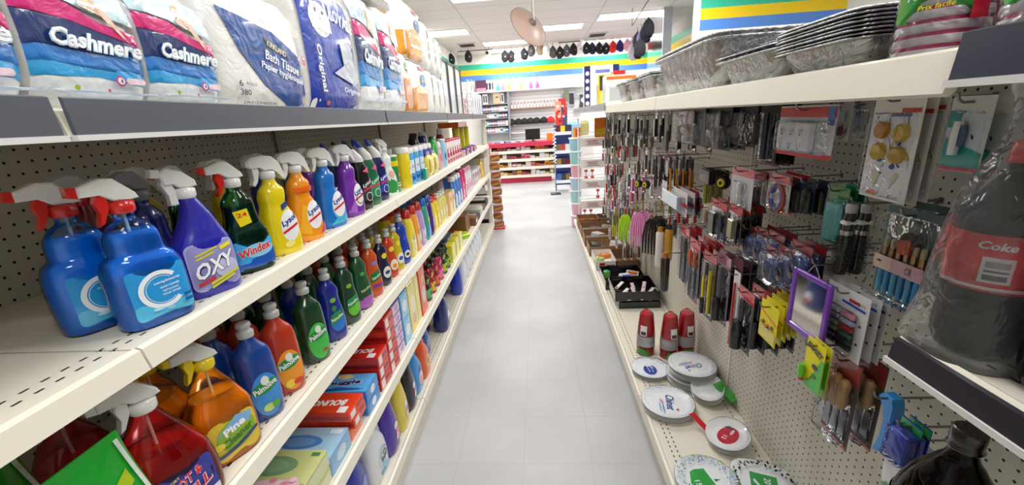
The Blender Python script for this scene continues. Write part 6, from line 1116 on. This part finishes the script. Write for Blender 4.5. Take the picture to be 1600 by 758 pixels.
ctr(5, .46, .70, 4.84, 5.12, .13, '#8a6444', [('r', -.1, .02, -.02, .10, '#c83a24')], 'brown open carton at the far end, left one')
ctr(6, .71, .85, 4.84, 5.12, .13, '#7f5c40', None, 'brown open carton at the far end, right one by the pegboard')
put('prk', packet('#e8842a', '#f0b45a'), (.57, 3.62, Z5+.06), 'orange bag in the white open carton', 'bag', rz=.4, scale=(1.4, 2.4, 5)); put('prg', packet('#b8d87a', '#e8f0d0'), (.52, 3.54, Z5+.055), 'pale green bag in the white open carton', 'bag', rz=.9, scale=(1.0, 2.2, 5))
for j, (x_, y_, c_, n_) in enumerate(((.55, 3.98, '#2a2a2c', 'black hose bundle'), (.75, 3.98, '#e8e4e0', 'white box'), (.60, 4.30, '#c8ccd0', 'grey roll'), (.62, 4.62, '#8a6a9a', 'mauve packet'), (.76, 4.64, '#c9c9cb', 'silver packet'), (.54, 4.95, '#e85a2a', 'orange packet'), (.60, 5.02, '#d8c82a', 'yellow packet'), (.78, 4.98, '#6a6c70', 'steel gadget'))):
    put('inb%d' % j, boxt(.12, .10, .09+.01*(j % 3), c_, nm='carton_content'), (x_, y_, Z5+.005), n_ + ' sticking out of an open brown carton on the right base shelf', 'goods', rz=.4*j, tilt=(.1, .15))
# wire display at the far end, facing the camera
r = empty('wire_display_rack', (.68, 5.30, Z5)); w_ = G('#eef0f0'); b = MB()
for x_ in (-.17, .17):
    for y_ in (-.05, .05): b.tube([(x_, y_, 0), (x_, y_, 1.30)], .005, w_, 6)
b.build('uprights', r)
for i in range(5):
    z_ = .04+i*.26; b = MB(); b.box(-.17, .17, -.08, .05, z_, z_+.006, w_); b.tube([(-.17, -.08, z_+.05), (.17, -.08, z_+.05)], .003, w_, 5); b.build('wire_shelf', r)
    if i < 4:
        s_ = MB(); s_.box(-.16, .16, -.086, -.083, z_+.14, z_+.24, P('#f4f2f0')); art(s_, plane((0, -.086, z_), (1, 0, 0), (0, 0, 1), (0, -1, 0)), [('r', -.08, .205, .06, .213, '#b03038'), ('r', -.06, .185, .06, .192, '#5a4a4c'), ('r', -.07, .165, .08, .172, '#b03038')], P, nr=1); s_.build('sign_card', r)
tag(r, 'white wire display rack with paper sign cards at the far end of the right run', 'rack')
def ospool():
    r = empty('orange_headed_tool'); b = MB(); b.loft([(0, .022, .022), (.03, .022, .022)], G('#e84a1e'), 12); b.loft([(.09, .022, .022), (.12, .022, .022)], G('#e84a1e'), 12); b.build('orange_head', r); b = MB(); b.loft([(.03, .008, .008), (.09, .008, .008)], G('#e8e4e0'), 8); b.build('stem', r); return r
for j, (x_, z_) in enumerate(((.58, .195), (.66, .195), (.60, .71), (.68, .71), (.75, .455))): put('osp', ospool, (x_, 5.27, z_), 'orange headed roller tool on the wire display, ' + ['bottom left', 'bottom right', 'middle left', 'middle right', 'second shelf'][j], 'tool', scale=(1, 1, .9))
put('opk', boxt(.16, .06, .22, '#e8842a', near=[('r', -.07, .02, .07, .10, '#e8c02a')], nm='orange_packet'), (.76, 5.05, 1.22), 'orange and yellow packet hanging at the top of the wire display', 'packet')
hook(5.06, 1.44, .12, 'the orange and yellow packet')
def bucket(c):
    def f():
        r = empty('plastic_bin'); b = MB(); m_ = G(c); b.loft([(0, .062, .062), (.003, .066, .066), (.15, .078, .078)], m_, 24, capt=False); b.build('bin', r)
        b = MB(); b.loft([(.150, .079, .079), (.152, .086, .086), (.170, .087, .087), (.172, .080, .080)], G('#f3f3f1'), 24); b.build('lid', r); return r
    return f
cs_ = ['#f0b8c4', '#efb0c0', '#a9dce0', '#b4d4ea', '#f0a8b8', '#9fd8dc', '#9ad0dc']
for j, c_ in enumerate(cs_): put('bk'+c_, bucket(c_), (.50+.008*math.sin(j*2), 5.56, .0+.1725*j+.0), ['lowest pink', 'second lowest pink', 'lower aqua', 'pale blue', 'rose pink in the middle', 'upper aqua', 'topmost aqua'][j] + ' lidded bin in the tall stack at the aisle end', 'bin')
put('yg', boxt(.10, .08, .12, '#f0a01c', near=[('r', -.02, .01, .03, .10, '#d8341e')], nm='yellow_goods'), (.52, 5.56, 1.21), 'orange and red packet standing on the stack of pastel bins', 'packet')
# ================================================================== NEAR RIGHT : cola bottles
def cola(labelspec, capc, band, s=1.0, big=False):
    def f():
        r = empty('cola_bottle')
        pr = smooth([(0, .030, .030), (.006, .044, .044), (.03, .052, .052), (.06, .0525, .0525), (.09, .050, .050), (.12, .0525, .0525), (.19, .0535, .0535), (.21, .052, .052), (.245, .040, .040), (.275, .022, .022), (.288, .015, .015), (.300, .0145, .0145)], 3)
        b = MB(); b.loft(pr, mat('#070303', .07, 'cola'), 36); b.build('bottle', r)
        lp = [(.115, .0545, .0545), (.200, .0550, .0550)]; l = MB(); l.loft(lp, G(band), 36, False, False); art(l, front_of(lp), labelspec); l.build('label', r)
        c = MB(); c.loft([(.296, .0155, .0155), (.300, .018, .018), (.304, .0155, .0155), (.308, .0165, .0165), (.324, .0165, .0165), (.326, .014, .014)], G(capc), 24); c.build('cap', r); return r
    return f
coke = cola([('r', -.052, .116, .052, .199, '#e6222f'), ('t', 'Coke', -.004, .185, .038, .012, '#ffffff', 0, .2, .03), ('r', -.016, .13, .016, .168, '#eef0f0'), ('r', -.012, .134, .012, .142, '#5a5e60'), ('r', -.012, .146, .012, .149, '#5a5e60'), ('r', -.012, .153, .012, .162, '#9a9ea0'), ('r', -.05, .119, .052, .124, '#f0e8e8')], '#e2232f', '#e2202e')
put('coke', coke, (.545, .497, 1.181), 'large cola bottle with red label and red cap inside clear plastic, left of the pair', 'bottle', rz=PI+.80, scale=(.8, .8, .8))
put('coke', None, (.553, .400, 1.181), 'large dark cola bottle with red label, right of the pair at the frame edge', 'bottle', rz=PI+.2, scale=(.8, .8, .8))
bag = MB(); bag.loft(smooth([(0, .076, .070, .0, 0, 2.8), (.03, .074, .068, 0, 0, 2.6), (.07, .066, .063, 0, 0, 2.4), (.16, .060, .060, 0, 0, 2.2), (.24, .050, .05), (.30, .028, .028), (.345, .024, .024), (.38, .034, .034)], 3), mat('#f2f6fa', .16, 'film', blend=.30, haze=.06), 36, capb=False, capt=False)
bo = bag.build('plastic_bag'); bo.location = (.545, .497, 1.182); bo.scale = (.86, .86, .86); tag(bo, 'clear crinkled plastic bag pulled over the left cola bottle', 'bag')
pep = cola([('e', .0, .158, .040, .038, '#f4f4f6'), ('p', [(-.038, .168), (.0, .196), (.038, .168), (.0, .172)], '#d8242c'), ('p', [(-.038, .148), (.0, .120), (.038, .148), (.0, .144)], '#1f3f9e'), ('t', 'PEPSI', .0, .158, .066, .016, '#1a1a2c', 0, 0, .05)], '#100a0c', '#24388e')
put('pepsi', pep, (.552, .474, .7225), 'black capped cola bottle with round red white and blue emblem at the bottom right', 'bottle', rz=PI+.95, scale=(1.08, 1.08, 1.08))
put('pepsi', None, (.64, .37, .7225), 'second dark cola bottle cut by the right frame edge', 'bottle', rz=PI+.8)
# white bag under the roller
c_ = hx(1405, 740, .70); put('wbag', softpack(.10, .15, .05, [('e', -.03, .03, .012, .012, '#2fa05a')], '#eef0f0', nm='plastic_bag'), (.74, c_.y, c_.z-.10), 'white crinkled plastic bag hanging at the bottom frame edge', 'bag', rz=PI)
# ================================================================== FAR ROOM
SY = BW-.32
def fp(px, py, Y=SY): return hy(px, py, Y)
m = MB(); a_, c_ = fp(795, 205, BW-.02), fp(1000, 140, BW-.02); m.box(a_.x, 2.98, BW-.03, BW-.003, .9, fp(800, 133, BW).z, mat('#eceef0', .5, 'slat', line='#b6b8bc')); tag(m.build('slatwall'), 'white slatwall panel on the far wall behind the counter', 'wall panel')
r = empty('grey_shelf_case'); x0, x1 = fp(752, 180).x, fp(797, 180).x; zt = fp(780, 143).z; g_ = P('#8f9296', .4)
b = MB(); b.box(x1-.05, x1, SY, BW-.03, 0, zt, g_); b.build('side_panel', r); b = MB(); b.box(x0-.05, x0, SY, BW-.03, 0, zt, g_); b.build('side_panel', r)
b = MB(); b.box(x0, x1-.05, BW-.05, BW-.03, 0, zt, P('#c4c8cc')); b.build('back_panel', r)
szs = [fp(775, y_).z for y_ in (162, 174, 184.5, 196.5, 207.5)]
for z_ in szs: b = MB(); b.box(x0, x1-.05, SY, BW-.05, z_-.02, z_, g_); b.build('shelf', r)
tag(r, 'grey medicine shelf case against the far wall', 'shelves')
zl = fp(800, 140.5).z; b = MB(); b.box(fp(722, 145).x, 2.4, SY-.02, BW-.03, zl-.03, zl, P('#f2f2f0')); tag(b.build('wall_shelf'), 'long white shelf high on the far wall carrying colourful bottles', 'shelf')
pal_ = ['#e8ecf0', '#d8a8b4', '#3a62b8', '#e8e4d8', '#8fc4d8', '#c83a4a', '#f0f2f4', '#e88aa0', '#2a4a9a', '#7ac4a4']
pn = ['white', 'dusty pink', 'blue', 'cream', 'aqua', 'red', 'bright white', 'rose', 'navy', 'mint']
def sbox(c): return boxt(.10, .085, .13, c, near=[('r', -.03, .04, .03, .09, '#ffffff' if c != '#f0f2f4' else '#5a6ab0')], nm='medicine_box')
for si, z_ in enumerate(szs):
    n_ = 9 if si else 3
    for i in range(n_):
        k_ = (i*3+si*2) % 10 if si else 3
        x_ = x0+.06+(x1-.12-x0)*(i+.3)/n_
        if si == 0:
            put('tanb', boxt(.20, .2, .30, '#cdb597', near=[('r', -.03, .15, .05, .18, '#5a4a3a')], nm='tan_box', mf=K) if i == 1 else None, (x_+.1, SY+.15, z_), 'tan box on the top shelf of the grey case', 'box') if i == 1 else put('wsb', boxt(.14, .1, .27, '#eef0f2', near=[('r', -.05, .05, -.01, .22, '#3a3e48'), ('r', .01, .05, .05, .22, '#3a3e48')], nm='white_box'), (x_, SY+.15, z_), ['white and black box left of the tan box', '', 'white and black box right of the tan box'][i], 'box')
        else:
            put('med%d' % k_, sbox(pal_[k_]), (x_, SY+.12, z_), pn[k_] + ' little boxes on the ' + ['', 'second', 'third', 'fourth', 'lowest'][si] + ' shelf of the grey case', 'medicine box', pn[k_] + ' boxes on the %s grey case shelf' % ['', 'second', 'third', 'fourth', 'lowest'][si])
def pump(c):
    def f():
        r = empty('bubble_bottle'); b = MB(); b.loft(smooth([(0, .05, .05), (.01, .06, .06), (.09, .05, .05), (.16, .02, .02), (.2, .02, .02)], 2), G(c), 12); b.build('bottle', r); b = MB(); b.loft([(.2, .028, .028), (.26, .024, .024)], G('#f2f2f2'), 10); b.tube([(0, 0, .25), (0, 0, .32), (-.05, 0, .34)], .012, G(c), 6); b.build('pump_top', r); return r
    return f
for j, (px_, c_, n_) in enumerate(((732, '#f0f0f4', 'clear'), (738, '#c8ccd8', 'silver'), (778, '#3ab4c8', 'turquoise'), (786, '#e87aa0', 'pink'), (795, '#b8c84a', 'lime'), (804, '#d8dcc8', 'pale'), (814, '#c8a45a', 'gold'), (829.5, '#b85ad8', 'violet'), (840, '#e04ab0', 'magenta'))):
    q_ = fp(px_, 140); put('pm'+c_, pump(c_), (q_.x, SY+.1, zl), n_ + ' pump bottle on the long white wall shelf', 'bottle')
put('mauve', boxt(.3, .15, .30, '#5a2a4a', near=[('r', -.13, .0, .13, .1, '#d88aa0')], nm='maroon_box'), (fp(751, 135).x, SY+.12, zl), 'maroon box at the left of the long wall shelf', 'box')
put('wsb', None, (fp(762.5, 135).x, SY+.12, zl), 'white and black box right of the maroon one on the wall shelf', 'box'); put('wsb', None, (fp(767.5, 135).x, SY+.12, zl), 'white and black box, second right of the maroon one on the wall shelf', 'box')
# narrow shelves on the slatwall
def wshelf(xa, xb, py, c, lab_, d=.22):
    z_ = fp((xa+xb)/2, py, SY).z; b = MB(); b.box(fp(xa, py).x, fp(xb, py).x, BW-.03-d, BW-.03, z_-.025, z_, P(c)); tag(b.build('slatwall_shelf'), lab_, 'shelf'); return z_, BW-.03-d
zA, yA = wshelf(797, 872, 167, '#b08468', 'wooden edged shelf with little perfume figures on the slatwall')
zB, yB = wshelf(797, 872, 193, '#a89c94', 'grey shelf carrying the row of black caps')
zC, yC = wshelf(797, 822, 207, '#e8e8e6', 'short white shelf left of the monitor')
def vial(c):
    def f():
        r = empty('small_vial'); b = MB(); b.loft([(0, .035, .035), (.07, .03, .03), (.09, .012, .012)], G('#eceef0'), 10); b.build('bottle', r); b = MB(); b.loft([(.09, .014, .014), (.17, .010, .010)], G(c), 8); b.build('stopper', r); return r
    return f
for j in range(14): put('vi%d' % (j % 3), vial(['#c8a090', '#d84a4a', '#9aa0a8'][j % 3]), (fp(799+j*5.2, 166).x, yA+.1, zA), ['tan', 'red', 'grey'][j % 3] + ' topped little bottles on the wooden edged shelf', 'bottle', ['tan', 'red', 'grey'][j % 3] + ' topped little bottles')
def capon(c):
    def f():
        r = empty('cap_on_shelf'); b = MB(); b.loft(smooth([(0, .15, .14), (.03, .16, .15), (.12, .13, .12), (.17, .07, .06), (.185, .01, .01)], 2), mat(c, .8), 20); b.build('crown', r); b = MB(); b.loft([(.005, .10, .10, 0, -.0), (.015, .10, .10, 0, 0)], mat('#6a6668', .8), 16); b.v = [(x, y-.0, z) for x, y, z in b.v]; b.prism([(-.08, -.14), (.08, -.14), (.06, -.23), (-.06, -.23)], 'z', .01, .02, mat(c, .8)); b.build('brim', r); return r
    return f
for j, px_ in enumerate((799, 810, 819.5, 829, 838.5, 850, 861)): put('cps%d' % (j == 6), capon('#c8202c' if j == 6 else '#17161a'), (fp(px_, 190).x, yB+.08, zB), 'red cap at the right end of the cap shelf' if j == 6 else ORD[j].replace('frontmost', 'leftmost').replace('second', 'second from the left').replace('third', 'third from the left').replace('fourth', 'fourth from the left').replace('fifth', 'fifth from the left').replace('sixth', 'sixth from the left') + ' black cap on the grey shelf', 'cap', scale=(.82, .82, .9))
for j, (px_, c_, n_) in enumerate(((880, '#d8202c', 'red umbrella'), (893, '#3a3438', 'black gadget'), (884, '#8a9a6a', 'olive carded pack'), (901, '#c8ccd0', 'grey gadget'))):
    q_ = fp(px_, (153, 147, 143, 160)[j], BW-.12); put('wg%d' % j, (stick('#8a8a90', c_, .03) if j == 0 else blis('#dfe0dc', '#b8bab8', c_))(.1, .22), (q_.x, q_.y, q_.z+.12), n_ + ' hanging on the slatwall at the right', 'hanging goods', rz=-PI/2, scale=(1, 2, 2))
# caps hanging along the ceiling rail
def cap(c, c2):
    def f():
        r = empty('baseball_cap'); m_ = mat(c, .8); b = MB()
        b.loft(smooth([(-.27, .03, .02), (-.262, .068, .04), (-.23, .088, .065), (-.15, .092, .075), (-.08, .072, .055), (-.03, .03, .02), (-.01, .008, .006)], 3), m_, 20); b.v = [(y, x, z) for x, y, z in b.v]; b.f = [tuple(reversed(q)) for q in b.f]; b.build('crown', r)
        b = MB(); b.loft(smooth([(-.30, .03, .008, 0, .045), (-.285, .06, .012, 0, .05), (-.22, .07, .01, 0, .065)], 2), m_, 16); b.v = [(y, -x, z) for x, y, z in b.v]; b.build('brim', r)
        b = MB(); b.loft([(0, .016, .016), (.003, .01, .01)], mat(c2, .6), 10); b.v = [(x+.012, -.072-z, y-.17) for x, y, z in b.v]; b.build('emblem', r)
        b = MB(); b.tube([(0, 0, -.02), (0, 0, .045), (0, .02, .055)], .004, P('#2a2a2c'), 5); b.build('hanger', r); return r
    return f
CAPS = [(705, 92, '#18171b', '#e8e8e8', 'black'), (731.5, 87, '#151418', '#d8a8a0', 'black'), (789, 87, '#151418', '#f0f0f0', 'black'), (799, 87, '#151418', '#c83030', 'black'), (809, 87, '#b4b4b6', '#5a5a60', 'light grey'), (819, 83, '#151418', '#e0e0e0', 'black'), (830, 78, '#3a3838', '#8a8484', 'charcoal'), (844, 75, '#857868', '#7a3a30', 'khaki'), (853.5, 77, '#f0eeec', '#d8c8c0', 'white'), (864, 80, '#4f4a46', '#8a8078', 'brown grey'), (875, 81, '#17161a', '#e0e0e8', 'black'), (885.5, 78, '#5a5a5e', '#e0e0e0', 'grey'), (896, 76, '#141317', '#c83040', 'black'), (906, 75, '#eeeef0', '#5a5a60', 'white'), (916.5, 74, '#17171d', '#c8c8d0', 'black'), (925.5, 74, '#1b1e3c', '#c83040', 'navy'), (936.5, 74, '#17161a', '#8a8a90', 'black'), (947, 74, '#17161a', '#f0f0f0', 'black'), (957.5, 72, '#d82a24', '#1a1a1c', 'red'), (969, 70, '#20246c', '#d8302a', 'royal blue'), (980, 69, '#f0a8c0', '#ffffff', 'pink'), (988, 68, '#c4c4c8', '#3a3a40', 'silver')]
cnt = {}
for j, (px_, py_, c1, c2, n_) in enumerate(CAPS):
    q_ = hy(px_, py_, 11.0); cnt[n_] = cnt.get(n_, 0)+1; put('cap'+c1+c2, cap(c1, c2), (q_.x, 11.0+.03*(j % 2), q_.z+.14), n_ + ' baseball cap hanging from the ceiling rail, ' + ORD[j].replace('frontmost', 'first') + ' from the left', 'cap', rz=.3*math.sin(j*1.7))
for (pa, pb_) in (((715, 83), (770, 80)), ((785, 76), (832, 68)), ((873, 69), (907, 67)), ((912, 66), (992, 60))):
    a_, c_ = hy(*pa, 11.03), hy(*pb_, 11.03); zz = max(a_.z, c_.z); b = MB(); b.tube([(a_.x, 11.03, zz+.03), (c_.x, 11.03, zz+.03)], .01, P('#3a3638'), 6)
    for x_ in (a_.x+.1, c_.x-.1): b.tube([(x_, 11.03, zz+.03), (x_, 11.03, CZ)], .006, P('#3a3638'), 6)
    tag(b.build('ceiling_rail'), 'dark rail under the ceiling carrying caps, ' + {715: 'at the far left', 785: 'left of the centre', 873: 'in the centre', 912: 'at the right'}[pa[0]], 'rail')
for j, (px_, py_, c1, c2, n_) in enumerate(((989, 80, '#b8b8c0', '#c84040', 'silver'), (996, 62, '#3a3a44', '#e8e8e8', 'dark grey'), (1002, 58, '#8a80b8', '#e8e8f0', 'lilac'), (1008, 50, '#1a1a3a', '#c83040', 'navy'), (1013, 42, '#20202c', '#c8b04a', 'black'), (1000, 74, '#2a2a30', '#d8a0a0', 'charcoal'))):
    q_ = hy(px_, py_, 8.0-.2*j); put('capn%d' % j, cap(c1, c2), (q_.x, q_.y, q_.z+.14), n_ + ' cap in the bunch hanging by the mirrored column', 'cap', rz=j*.7)
b = MB(); a_, c_ = hy(989, 60, 8.0), hy(1013, 25, 7.0); zz = max(a_.z, c_.z)+.12
b.tube([(a_.x, 8.1, a_.z+.22), (c_.x, 7.0, c_.z+.22)], .01, P('#3a3638'), 6); b.tube([(a_.x, 8.1, a_.z+.22), (a_.x, 8.1, CZ)], .006, P('#3a3638'), 6); b.tube([(c_.x, 7.0, c_.z+.22), (c_.x, 7.0, CZ)], .006, P('#3a3638'), 6); tag(b.build('ceiling_rail'), 'slanting rail carrying the bunch of caps by the mirrored column', 'rail')
# counter
CY = 9.8; r = empty('checkout_counter'); x0, x1 = hy(768, 250, CY).x, hy(868, 250, CY).x; red = P('#c8304c', .45); zt = hy(800, 223.5, CY).z
b = MB(); b.box(x0-.1, x1+.05, CY-.05, CY+.6, zt-.09, zt, red); b.build('countertop', r); b = MB(); b.box(x0+.15, x1-.1, CY+.05, CY+.55, 0, .16, red); b.build('base', r)
b = MB(); b.box(x0, x1, CY+.40, CY+.45, .16, zt-.09, P('#c9b8a4')); b.build('back', r); b = MB(); b.box(x0-.02, x0+.01, CY, CY+.45, .16, zt-.09, P(CREAM)); b.build('side', r); b = MB(); b.box(x1-.01, x1+.02, CY, CY+.45, .16, zt-.09, P(CREAM)); b.build('side', r)
cz_ = [hy(820, y_, CY).z for y_ in (236, 249, 261.5, 274)]
for z_ in cz_: b = MB(); b.box(x0, x1, CY-.02, CY+.40, z_-.02, z_, P(CREAM)); b.box(x0, x1, CY-.035, CY-.02, z_-.045, z_+.02, P('#efe9dc')); b.build('shelf', r)
tag(r, 'checkout counter with red top and base and four candy shelves', 'counter')
cc_ = ['#e8642a', '#e8d0b8', '#c8404a', '#e8ecf0', '#f0c030', '#b83a6a', '#e88aa0', '#d8b04a', '#5a4a48', '#f0e8e0']; cn_ = ['orange', 'beige', 'red', 'white', 'yellow', 'plum', 'pink', 'mustard', 'dark', 'cream']
sn = ['top', 'second', 'third', 'lowest']
for si, z_ in enumerate(cz_):
    for i in range(13):
        k_ = (i*7+si*3+(i*i) % 5) % 10; put('cdy%d' % k_, boxt(.10, .13, .075, cc_[k_], near=[('r', -.04, .02, .04, .05, '#f4f0ea' if k_ % 2 else '#b8403a')], nm='candy_box'), (x0+.09+(x1-x0-.18)*i/12, CY+.12, z_), cn_[k_] + ' candy boxes on the ' + sn[si] + ' counter shelf', 'candy box', '%s candy boxes on the %s counter shelf' % (cn_[k_], sn[si]), scale=(.9+.3*((i*5) % 3)/2, 1, .7+.35*((i*3+si) % 4)))
r = empty('monitor', (hy(832.5, 214, CY+.2).x, CY+.2, zt)); b = MB(); w2 = .5*(hy(844, 208, CY+.2).x-hy(821, 208, CY+.2).x); b.box(-w2, w2, -.02, .02, .04, .04+.245, P('#101012', .3), .004); b.build('screen', r); b = MB(); b.box(-.08, .08, -.06, .08, 0, .01, P('#18181a')); b.box(-.02, .02, .02, .04, 0, .10, P('#18181a')); b.build('stand', r); tag(r, 'black monitor standing on the red counter', 'monitor')
q_ = hy(860, 217, CY+.1); put('orx', boxt(.17, .12, .17, '#f07820', nm='orange_box'), (q_.x, CY+.1, zt), 'orange box on the counter right of the monitor', 'box')
for j, (px_, w_) in enumerate(((780, .30), (797, .28), (812, .2))): put('flt%d' % j, boxt(w_, .2, .04, '#dfe2f0', near=[('r', -w_*.4, .008, w_*.1, .032, '#4a50b0')], nm='flat_display_box'), (hy(px_, 220, CY+.1).x, CY+.12, zt), ['left', 'middle', 'right'][j] + ' flat white and violet box on the counter', 'box')
# blue rack
RY = 8.3; r = empty('blue_display_rack', (0, RY, 0)); bm_ = G('#22397f'); x0, x1 = hy(868, 250, RY).x, hy(893, 250, RY).x; zt2 = hy(890, 195, RY).z
b = MB()
for x_ in (x0, x1):
    for y_ in (0, .3): b.box(x_-.012, x_+.012, y_-.012, y_+.012, .03, zt2, bm_)
b.build('frame', r); b = MB(); b.box(x0, x1, .29, .30, .1, zt2, bm_); b.build('back_panel', r)
rz_ = [hy(880, y_, RY).z for y_ in (208, 237, 259, 283)]
for z_ in rz_: b = MB(); b.box(x0, x1, -.06, .28, z_-.01, z_, P('#e8ecf2')); b.box(x0, x1, -.075, -.06, z_-.03, z_+.03, P('#e4eaf4')); b.build('shelf_tray', r)
tag(r, 'blue display rack with four white trays left of the pastel bins', 'rack')
for i, z_ in enumerate(rz_):
    for j in range(3): k_ = (i*3+j*2) % 10; put('rk%d' % k_, boxt(.09, .10, .14, ['#6a1c24', '#2a2a2c', '#e8d43a', '#8a6a3a', '#3a3438', '#c83a2a', '#a08a4a', '#dfe0e4', '#4a3a30', '#3a6ab0'][k_], nm='rack_goods'), (x0+.07+(x1-x0-.14)*j/2, RY+.08, z_), ['left', 'middle', 'right'][j] + ' packet on the ' + sn[i] + ' tray of the blue rack', 'packet')
for j, (px_, py_, c_, n_, s_) in enumerate(((872, 172, '#e8a08a', 'coral toy', 1), (879, 170, '#e02a1e', 'bright red toy pack', 1.2), (873, 186, '#d8382a', 'red and white toy', 1), (880, 193, '#2a3a8a', 'dark blue toy pack', 1.3))):
    q_ = hy(px_, py_, RY+.05); put('toy%d' % j, boxt(.12*s_, .08, .26*s_, c_, near=[('e', 0, .17, .03, .03, '#f4e8e0'), ('e', .02, .08, .03, .02, '#8a2020')], nm='toy_pack'), (q_.x, RY+.04+.085*(j % 2), zt2+(.0 if j > 1 else .18)), n_ + ' piled on top of the blue rack', 'toy', rz=.2*(j-1))
# spiral clip strip beside it
r = empty('clip_strip', (hy(866, 220, 8.1).x, 8.1, 0)); b = MB(); z0_, z1_ = hy(866, 255, 8.1).z, hy(866, 200, 8.1).z; b.tube([(.03*math.cos(t*.9), .03*math.sin(t*.9), z0_+(z1_-z0_)*t/70) for t in range(71)], .008, G('#eef0f0'), 5); b.build('coil', r); b = MB(); b.tube([(0, 0, 0), (0, 0, z1_+.02)], .006, G('#c8ccd0'), 6); b.box(-.1, .1, -.1, .1, 0, .02, G('#2a2a2c')); b.build('pole', r); tag(r, 'white coiled strip on a thin pole between the counter and the blue rack', 'stand')
# tan and blue sacks right of the rack
SKZ = hy(898, 212, 9.3).z
for j, (px_, py_, c_, n_) in enumerate(((895, 195, '#8fc4e4', 'light blue sack'), (898, 178, '#a89a5c', 'olive tan sack'))):
    q_ = hy(px_, py_+8, 8.9-.3*j); put('sack%d' % j, softpack(.3, .30, .16, [], c_, nm='sack'), (hy(px_, py_, 9.4).x+.16*j, 9.3+.2*j, SKZ), n_ + ' seen between the blue rack and the right shelf run', 'sack', rz=-PI/2)
q_ = hy(898, 240, 9.2); put('stool', boxt(.6, .5, SKZ, '#e8e4e0', nm='white_cabinet'), (q_.x+.1, 9.4, 0), 'white cabinet behind the blue rack under the sacks', 'cabinet')
# end of left run: snack strip and white boxed goods
r = empty('snack_display', (-.60, 5.62, 0)); b = MB(); b.tube([(-.055, .03, 0), (-.055, .03, 1.12)], .006, G('#d8323a'), 6); b.tube([(.07, .03, 0), (.07, .03, 1.05)], .005, G('#e8e4e0'), 6); b.box(-.08, .1, -.04, .1, 0, .02, G('#d8323a')); b.build('frame', r); tag(r, 'thin red and white wire stand holding brown snack bags at the left run end', 'rack')
snb = softpack(.13, .11, .035, [('p', [(-.05, .02), (.05, .05), (.05, .08), (-.05, .05)], '#c8883a'), ('p', [(-.05, .07), (.04, .09), (.04, .10), (-.05, .085)], '#5a2a14')], '#a8602a', nm='snack_bag')
for j in range(9): put('snb', snb, (-.585, 5.585, .03+.115*j), ORD[8-j].replace('frontmost', 'topmost').replace('second', 'second from the top') + ' brown snack bag on the red and white stand', 'snack bag', rz=-PI/2+.25*(-1)**j, tilt=(.0, .25))
wx = lambda D, H: boxt(D, .30, H, '#e9ebec', near=[('r', -D*.1, H*.35, D*.42, H*.72, '#1c1c20'), ('r', -D*.42, H*.4, -D*.2, H*.7, '#8a8c90')], front=[('r', -.1, H*.4, .1, H*.7, '#3a3c40')], nm='white_carton')
for j, (z_, D, H) in enumerate(((0, .34, .24), (.242, .36, .17), (.414, .34, .16), (.576, .26, .14))): put('wx%d' % j, wx(D, H), (-.72+.0*j, 5.62+.03*j+.0, z_), ['lowest', 'second', 'third', 'topmost'][j] + ' white carton with black panel stacked at the left run end', 'carton') if False else put('wx%d' % j, wx(D, H), (-.86, 5.66, z_), ['lowest', 'second', 'third', 'topmost'][j] + ' white carton with black panel stacked at the left run end', 'carton')
